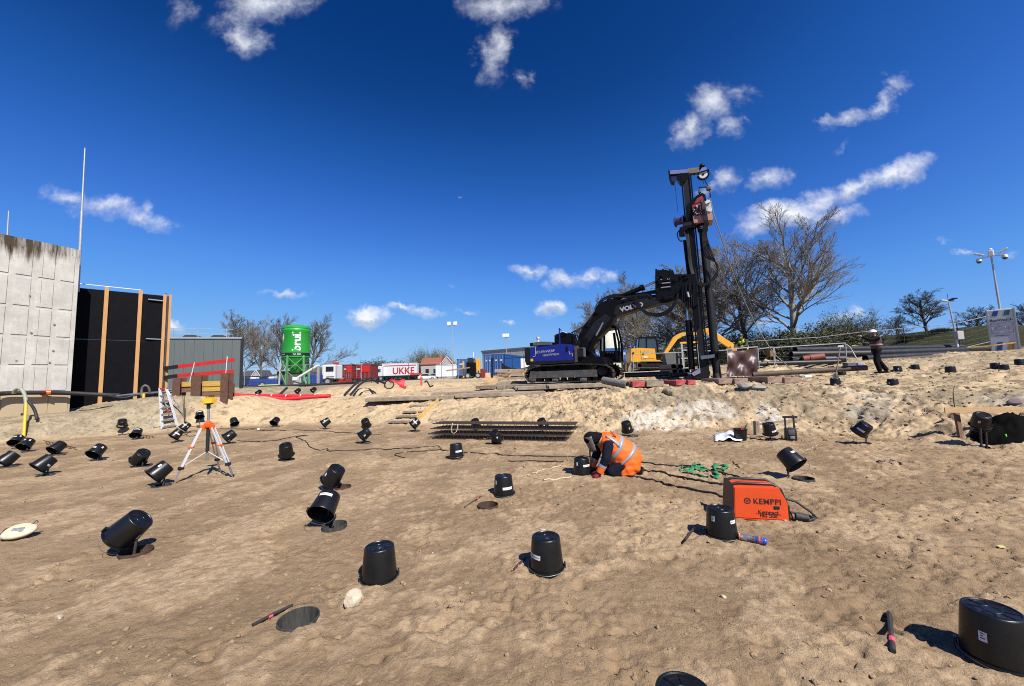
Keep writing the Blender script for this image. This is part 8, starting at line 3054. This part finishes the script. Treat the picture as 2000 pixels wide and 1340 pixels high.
# ------------------------------------------------------------------ people
M_SKIN = mat('skin', (.48, .27, .19), .55, 0, .06)
M_HIVIS = mat('hivis_orange', (.92, .145, .008), .6, 0, .06, 8, .25, 18)
M_HIVISY = mat('hivis_yellow', (.62, .72, .02), .6, 0, .06)
M_REFL = mat('reflective_grey', (.30, .30, .34), .4, 0, .08)
M_NAVYC = mat('navy_cloth', (.009, .0105, .022), .9, 0, .3, 12, .3, 40, spec=.12)
M_DARKC = mat('dark_cloth', (.006, .0062, .008), .9, 0, .3, 12, .3, 40, spec=.12)
M_GLOVE = mat('red_glove', (.22, .012, .022), .7, 0, .3, 25)
M_HAIR = mat('hair', (.02, .014, .010), .8)

def rc(mb, p0, p1, r0, r1, n=12):
 """Round ended tapered limb."""
 p0, p1 = Vector(p0), Vector(p1)
 d = p1 - p0
 L = d.length
 prof = []
 for i in range(5):
  a = math.pi / 2 * i / 4
  prof.append((max(0, r0 * math.sin(a)), -r0 * math.cos(a)))
 for i in range(5):
  a = math.pi / 2 * i / 4
  prof.append((max(0, r1 * math.cos(a)), L + r1 * math.sin(a)))
 prof[0] = (0, -r0)
 prof[-1] = (0, L + r1)
 q = Vector((0, 0, 1)).rotation_difference(d.normalized() if L > 1e-6 else Vector((0, 0, 1)))
 mb.lathe(prof, n, Matrix.Translation(p0) @ q.to_matrix().to_4x4())
 return mb

def fuse(mb, name, m, parent, voxel=.012, smooth=6):
 """Joins overlapping limbs into one continuous skin."""
 o = mb.build('tmp', m, None, 180)
 a = o.modifiers.new('remesh', 'REMESH')
 a.mode = 'VOXEL'
 a.voxel_size = voxel
 b = o.modifiers.new('smooth', 'SMOOTH')
 b.iterations = smooth
 b.factor = .5
 dg = bpy.context.evaluated_depsgraph_get()
 me = bpy.data.meshes.new_from_object(o.evaluated_get(dg))
 me.name = name
 me.materials.clear()
 me.materials.append(m)
 me.polygons.foreach_set('use_smooth', [True] * len(me.polygons))
 bpy.data.objects.remove(o, do_unlink=True)
 return link(name, me, parent)

def loft(secs, n=28):
 """secs: (centre, up vector, half up, half side) with side along local Y; closed tube of ellipses."""
 mb = MB()
 for (c, u, a, b) in secs:
  c, u = Vector(c), Vector(u).normalized()
  for k in range(n):
   t = 2 * math.pi * k / n
   mb.v.append(tuple(c + u * (a * math.cos(t)) + Vector((0, 1, 0)) * (b * math.sin(t))))
 for i in range(len(secs) - 1):
  for k in range(n):
   mb.f.append((i * n + k, i * n + (k + 1) % n, (i + 1) * n + (k + 1) % n, (i + 1) * n + k))
 mb.f.append(tuple(reversed(range(n))))
 mb.f.append(tuple((len(secs) - 1) * n + k for k in range(n)))
 return mb

def hand(mb, wrist, fdir, palm_n, curl=.5, s=1.0):
 """Palm, four unequal bent fingers and a thumb."""
 f = Vector(fdir).normalized()
 pn = Vector(palm_n)
 pn = (pn - f * pn.dot(f)).normalized()
 sd = f.cross(pn)
 w = Vector(wrist)
 rc(mb, w, w + f * .08 * s, .030 * s, .036 * s)
 for i, L in enumerate((.070, .080, .075, .060)):
  b = w + f * .085 * s + sd * (i - 1.5) * .021 * s
  d1 = (f * math.cos(curl * .5) + pn * math.sin(curl * .5))
  d2 = (f * math.cos(curl * 1.3) + pn * math.sin(curl * 1.3))
  m_ = b + d1 * L * .5 * s
  rc(mb, b, m_, .0115 * s, .0105 * s, 8)
  rc(mb, m_, m_ + d2 * L * .5 * s, .0105 * s, .009 * s, 8)
 tb = w + f * .02 * s - sd * .032 * s
 td = (f * .6 - sd * .7 + pn * .5).normalized()
 rc(mb, tb, tb + td * .04 * s, .014 * s, .012 * s, 8)
 t2 = (f * .9 - sd * .1 + pn * .5).normalized()
 rc(mb, tb + td * .04 * s, tb + td * .04 * s + t2 * .032 * s, .012 * s, .010 * s, 8)

# --- kneeling welder, bent forward to the left
g = ground_at(1200, 924)
g.z = min(gz(g.x + dx, g.y) for dx in (-.3, 0, .3)) + .012
k_ang = 0.10
o = thing('person', 'kneeling worker in orange high visibility vest, bent over a pile head', 'person', g, k_ang)
S = 1.0
# skin: one body, mostly hidden by clothing
b = MB()
rc(b, (.24, 0, .34), (.02, 0, .52), .15, .14)
rc(b, (.02, 0, .52), (-.20, 0, .62), .14, .12)
rc(b, (-.20, 0, .62), (-.31, 0, .645), .06, .055)
b.ball((-.385, 0, .625), .095, 16, 12, (1.12, .86, 1.0))
b.ball((-.455, 0, .56), .022, 8, 6)
for v in (-.075, .075):
 b.ball((-.375, v, .615), .022, 8, 6, (.6, .5, 1.2))
for v in (-.19, .19):
 rc(b, (-.17, v, .57), (-.20, v * 1.2, .33), .05, .045)
 rc(b, (-.20, v * 1.2, .33), (-.32, v * 1.0, .13), .043, .03)
 rc(b, (.25, v * .6, .30), (-.10, v * .75, .11), .085, .06)
 rc(b, (-.10, v * .75, .09), (.30, v * .7, .08), .055, .04)
fuse(b, 'body', M_SKIN, o, .014)
# trousers and boots
t = MB()
for v in (-.115, .115):
 rc(t, (.26, v * .9, .33), (.05, v * 1.1, .20), .135, .115)
 rc(t, (.05, v * 1.1, .20), (-.10, v * 1.25, .11), .115, .085)
 rc(t, (-.10, v * 1.25, .09), (.12, v * 1.2, .085), .082, .075)
 rc(t, (.12, v * 1.2, .085), (.30, v * 1.15, .085), .075, .062)
rc(t, (.27, -.08, .32), (.27, .08, .32), .15, .15)
fuse(t, 'trousers', M_NAVYC, o, .014, 5)
for v in (-.133, .133):
 band = MB()
 for x in (.20, .25):
  band.lathe([(.066, -.018), (.079, -.018), (.076, .018), (.066, .018)], 18, Matrix.Translation((x, v, .085)) @ Matrix.Rotation(math.pi / 2, 4, 'Y'))
 band.build('leg_band', M_REFL, o, 60)
 bt = MB()
 rc(bt, (.31, v, .09), (.385, v, .10), .058, .055)
 rc(bt, (.375, v, .115), (.40, v, .04), .05, .045)
 rc(bt, (.37, v, .04), (.35, v, .028), .04, .03)
 boot = fuse(bt, 'boot', M_DARKC, o, .010, 4)
 MB().bevbox((.433, v, .075), (.022, .085, .17), .008, Matrix.Rotation(.22, 3, 'Y')).build('sole', M_RUBBER, boot)
# jacket sleeves, cuffs
for v, nm_ in ((-1, 'near'), (1, 'far')):
 sl_ = MB()
 rc(sl_, (-.14, .17 * v, .56), (-.215, .245 * v, .36), .095, .078)
 rc(sl_, (-.215, .245 * v, .36), (-.275, .225 * v, .235), .078, .066)
 fuse(sl_, 'sleeve', M_NAVYC, o, .012, 5)
 p0, p1 = Vector((-.268, .228 * v, .25)), Vector((-.335, .205 * v, .115))
 d = (p1 - p0).normalized()
 q = Vector((0, 0, 1)).rotation_difference(d).to_matrix().to_4x4()
 MB().lathe([(.066, 0), (.073, 0), (.070, .045), (.062, .045)], 18, Matrix.Translation(p0) @ q).build('sleeve_band', M_REFL, o, 60)
 MB().lathe([(.060, .0), (.068, .0), (.060, .095), (.052, .095)], 18, Matrix.Translation(p0 + d * .046) @ q).build('cuff', M_HIVIS, o, 60)
 hg = MB()
 rc(hg, p1 - d * .03, p1 + d * .02, .048, .042)
 hand(hg, p1, (-.55, -.05 * v, -.55), (.2, .9 * -v, -.3), .75, 1.12)
 fuse(hg, 'glove', M_GLOVE, o, .0075, 2)
# vest: lofted shell over the back, hem hanging at the belly
secs = [((-.235, 0, .625), (.25, 0, .97), .105, .135), ((-.17, 0, .61), (.38, 0, .92), .155, .205), ((-.077, 0, .542), (.46, 0, .89), .215, .225), ((.03, 0, .462), (.55, 0, .83), .250, .240),
  ((.12, 0, .374), (.66, 0, .75), .282, .252), ((.205, 0, .30), (.80, 0, .60), .282, .262), ((.234, 0, .22), (.93, 0, .36), .272, .268), ((.21, 0, .125), (.98, 0, .18), .262, .268), ((.185, 0, .055), (1, 0, .05), .232, .25)]

def sec_at(s):
 i = min(int(s), len(secs) - 2)
 f = s - i
 a, c = secs[i], secs[i + 1]
 return (Vector(a[0]).lerp(Vector(c[0]), f), Vector(a[1]).lerp(Vector(c[1]), f).normalized(), a[2] + (c[2] - a[2]) * f, a[3] + (c[3] - a[3]) * f)

dense = [sec_at(i * .25) for i in range(33)]
mb = loft(dense, 40)
q = random.Random(3)
vest = mb.mesh('vest', M_HIVIS, 180)
for v in vest.vertices:
 x, y, z = v.co
 fold = .010 * math.sin(x * 38 + z * 22 + abs(y) * 20) * max(0, min(1, (.48 - z) / .25)) + .005 * math.sin(z * 60 + y * 31)
 n_ = v.normal
 v.co += Vector((n_.x, n_.y, n_.z)) * fold
vest.update()
link('vest', vest, o)

def strip(s0, s1, off=.008):
 return loft([(c, u, a + off, b_ + off) for c, u, a, b_ in (sec_at(s0), sec_at((s0 + s1) / 2), sec_at(s1))], 40)

strip(2.62, 3.06, .012).build('reflective_strip', M_REFL, o, 180)
strip(4.30, 4.72, .013).build('reflective_strip', M_REFL, o, 180)
for v in (-1, 1):
 mb = MB()
 pts = []
 for i in range(9):
  s = .55 + 2.2 * i / 8
  c, u, a, b_ = sec_at(s)
  th = R(52 + 22 * i / 8)
  ring = []
  for dth in (-.13, .13):
   ring.append(c + u * ((a + .014) * math.cos(th + dth)) + Vector((0, v, 0)) * ((b_ + .014) * math.sin(th + dth)))
  mb.v.extend([tuple(p) for p in ring])
 for i in range(8):
  mb.f.append((2 * i, 2 * i + 2, 2 * i + 3, 2 * i + 1))
 sh = mb.build('shoulder_strip', M_REFL, o, 180)
 sh.modifiers.new('thick', 'SOLIDIFY').thickness = .004
c, u, a, b_ = sec_at(1.6)
tt = c + u * (a * math.cos(R(28)) + .014) + Vector((0, -1, 0)) * (b_ * math.sin(R(28)))
c2, u2, a2, b2 = sec_at(1.9)
xd = (Vector((0, -.2, 0)) + (Vector((-.45, 0, .1)) * .0) + Vector((0, 1, .35)))
nrm = (u * math.cos(R(28)) * 1.2 + Vector((0, -1, 0)) * math.sin(R(28))).normalized()
xa = Vector((.35, -.25, .9))
xa = (xa - nrm * xa.dot(nrm)).normalized()
ya = nrm.cross(xa)
Mx = Matrix(((xa.x, ya.x, nrm.x, tt.x), (xa.y, ya.y, nrm.y, tt.y), (xa.z, ya.z, nrm.z, tt.z), (0, 0, 0, 1)))
text_mesh('U', .075, M_DARKC, 'lettering', o, Mx @ Matrix.Translation((-.075, 0, .006)), .004)
ln = MB()
for j in range(2):
 for i in range(6):
  ln.box((-.03 + i * .018, .012 - j * .024, .006), (.012, .013, .003))
lm = ln.mesh('lettering', M_DARKC)
lm.transform(Mx)
link('lettering', lm, o)
# welding hood: dark cap and grey face shield
hd = MB()
hd.ball((-.385, 0, .655), .125, 20, 12, (1.05, .95, .95))
rc(hd, (-.34, 0, .66), (-.24, 0, .655), .11, .10)
fuse(hd, 'hood', mat('hood_black', (.007, .005, .008), .85, 0, .3, 20, spec=.1), o, .012, 4)
sh = MB()
nu, nv_ = 14, 8
A0 = Vector((-.445, 0, .70))
dn = Vector((.30, 0, -.95)).normalized()
fw = Vector((-.95, 0, -.30)).normalized()
for j in range(nv_ + 1):
 t = j / nv_
 for i in range(nu + 1):
  th = R(-82 + 164 * i / nu)
  rr = .125 * (1 - .25 * t * t)
  p = A0 + dn * (.27 * t) + fw * (rr * math.cos(th) - .05) + Vector((0, 1, 0)) * rr * math.sin(th)
  sh.v.append(tuple(p))
for j in range(nv_):
 for i in range(nu):
  k = j * (nu + 1) + i
  sh.f.append((k, k + 1, k + nu + 2, k + nu + 1))
s_ = sh.build('face_shield', mat('shield_grey', (.13, .125, .11), .45, 0, .15, 12), o, 180)
s_.modifiers.new('thick', 'SOLIDIFY').thickness = .006

# --- standing figures
def standing(name_label, base, ang, h, pose, mats, helmet, vest_m=None, hair=False):
 """pose: joints in metres for a 1.78 m body; facing +X."""
 o = thing('person', name_label, 'person', base, ang)
 s = h / 1.78
 J = {k: Vector(v) for k, v in pose.items()}
 b = MB()
 b.ball(J['head'], .095, 18, 12, (1.0, .82, 1.18))
 b.ball(J['head'] + Vector((.098, 0, -.01)), .018, 8, 6, (1, .8, 1.3))
 b.ball(J['head'] + Vector((.06, 0, -.085)), .045, 10, 6)
 for v in (-1, 1):
  b.ball(J['head'] + Vector((-.01, .082 * v, -.01)), .024, 8, 6, (.7, .5, 1.3))
 rc(b, J['neck'], J['head'] + Vector((-.02, 0, -.06)), .055, .05)
 rc(b, J['pelvis'], J['chest'], .12, .13)
 rc(b, J['chest'], J['neck'], .12, .06)
 for a_ in ('l', 'r'):
  rc(b, J[a_ + 'sh'], J[a_ + 'el'], .048, .040)
  rc(b, J[a_ + 'el'], J[a_ + 'wr'], .040, .028)
  rc(b, J[a_ + 'hip'], J[a_ + 'kn'], .085, .055)
  rc(b, J[a_ + 'kn'], J[a_ + 'an'], .055, .04)
  d = (J[a_ + 'wr'] - J[a_ + 'el']).normalized()
  hand(b, J[a_ + 'wr'], d, (0, -1 if a_ == 'l' else 1, -.2), .25 if a_ == 'r' else .5, 1.0)
 fuse(b, 'body', mats['skin'], o, .012, 3)
 e = MB()
 for v in (-1, 1):
  e.ball(J['head'] + Vector((.082, .034 * v, .015)), .011, 8, 6)
 e.box(J['head'] + Vector((.09, 0, -.055)), (.012, .045, .008))
 e.build('face_detail', M_HAIR, o)
 t = MB()
 for a_ in ('l', 'r'):
  rc(t, J[a_ + 'hip'], J[a_ + 'kn'], .115, .088)
  rc(t, J[a_ + 'kn'], J[a_ + 'an'] + Vector((0, 0, .06)), .088, .082)
 rc(t, J['pelvis'] + Vector((0, -.06, 0)), J['pelvis'] + Vector((0, .06, 0)), .14, .14)
 fuse(t, 'trousers', mats['trousers'], o, .013, 5)
 for a_ in ('l', 'r'):
  bt = MB()
  rc(bt, J[a_ + 'an'] + Vector((0, 0, .06)), J[a_ + 'an'] + Vector((0, 0, -.04)), .062, .055)
  rc(bt, J[a_ + 'an'] + Vector((-.03, 0, -.045)), J[a_ + 'an'] + Vector((.15, 0, -.055)), .045, .042)
  fuse(bt, 'boot', M_DARKC, o, .011, 3)
 j = MB()
 rc(j, J['pelvis'] + Vector((0, -.05, .05)), J['chest'] + Vector((0, -.07, 0)), .135, .145)
 rc(j, J['pelvis'] + Vector((0, .05, .05)), J['chest'] + Vector((0, .07, 0)), .135, .145)
 rc(j, J['lsh'], J['rsh'], .085, .085)
 rc(j, J['chest'], J['neck'] + Vector((0, 0, -.02)), .14, .075)
 for a_ in ('l', 'r'):
  rc(j, J[a_ + 'sh'], J[a_ + 'el'], .075, .062)
  rc(j, J[a_ + 'el'], J[a_ + 'wr'], .062, .046)
 fuse(j, 'jacket', mats['jacket'], o, .013, 4)
 if vest_m:
  w = MB()
  rc(w, J['pelvis'] + Vector((-.005, -.05, .08)), J['chest'] + Vector((-.005, -.06, .03)), .148, .158)
  rc(w, J['pelvis'] + Vector((-.005, .05, .08)), J['chest'] + Vector((-.005, .06, .03)), .148, .158)
  fuse(w, 'vest', vest_m, o, .014, 4)
  MB().lathe([(.15, -.03), (.215, -.03), (.215, .03), (.15, .03)], 24, Matrix.Translation(J['pelvis'].lerp(J['chest'], .55)) @ Matrix.Diagonal((.86, 1.06, 1, 1))).build('reflective_strip', M_REFL, o, 60)
 if helmet:
  hb = J['head'] + Vector((-.005, 0, .045))
  he = MB().lathe([(.0, .095), (.05, .088), (.09, .06), (.112, .015), (.118, -.01), (.125, -.014), (.112, -.02), (.10, -.012)], 22, Matrix.Translation(hb) @ Matrix.Diagonal((1.15, .95, 1.05, 1)))
  he.prism([(.09, -.085), (.20, -.055), (.215, 0), (.20, .055), (.09, .085)], hb.z - .018, hb.z - .010, 'xy')
  for i in range(len(he.v) - 10, len(he.v)):
   x, y, z = he.v[i]
   he.v[i] = (x + hb.x, y + hb.y, z)
  he.build('helmet', helmet, o, 60)
 o.scale = (s, s, s)
 return o

# worker with the white helmet, striding to the left with his arm stretched out
fl, fr_ = ground_at(1716, 730), ground_at(1736, 735)
bs = fl.copy()
bs.z = gz(bs.x, bs.y)
pose = dict(pelvis=(-.02, 0, .97), chest=(-.02, 0, 1.33), neck=(-.01, 0, 1.50), head=(.04, 0, 1.655),
   lsh=(0, .19, 1.42), lel=(.27, .21, 1.36), lwr=(.50, .17, 1.50), rsh=(-.03, -.19, 1.42), rel=(-.10, -.25, 1.15), rwr=(-.02, -.26, .92),
   lhip=(0, .10, .93), lkn=(.10, .12, .52), lan=(.02, .12, .10), rhip=(-.03, -.10, .93), rkn=(-.12, -.12, .53), ran=(-.34, -.13, .11))
standing('worker in white helmet and dark clothes pointing to the left on the upper sand', bs, math.pi - .25, at(1716, 645, bs.y).z - bs.z + .02, pose,
         dict(skin=mat('skin2', (.30, .17, .12), .6), trousers=M_DARKC, jacket=M_DARKC), M_WHITE, mat('dark_red_vest', (.075, .018, .014), .7, 0, .3, 10))
# worker behind the tarpaulin
Y = 19.0
hd_ = at(1449, 664, Y)
z0 = gz(hd_.x, Y)
pose2 = dict(pelvis=(-.12, 0, .95), chest=(-.02, 0, 1.30), neck=(.05, 0, 1.46), head=(.12, 0, 1.60),
             lsh=(.02, .19, 1.38), lel=(.20, .24, 1.15), lwr=(.42, .18, 1.12), rsh=(.02, -.19, 1.38), rel=(.18, -.24, 1.13), rwr=(.40, -.18, 1.08),
             lhip=(-.10, .10, .90), lkn=(-.06, .12, .50), lan=(-.12, .12, .10), rhip=(-.12, -.10, .90), rkn=(.06, -.12, .50), ran=(.02, -.12, .10))
standing('worker in black helmet and yellow vest behind the tarpaulin', (hd_.x, Y, z0), math.pi + .7, (at(1449, 652, Y).z - z0) * 1.78 / 1.72, pose2, dict(skin=mat('skin2', (.30, .17, .12), .6), trousers=M_DARKC, jacket=mat('olive_cloth', (.035, .04, .02), .85)), M_BLACK, M_HIVISY)
make_ground()
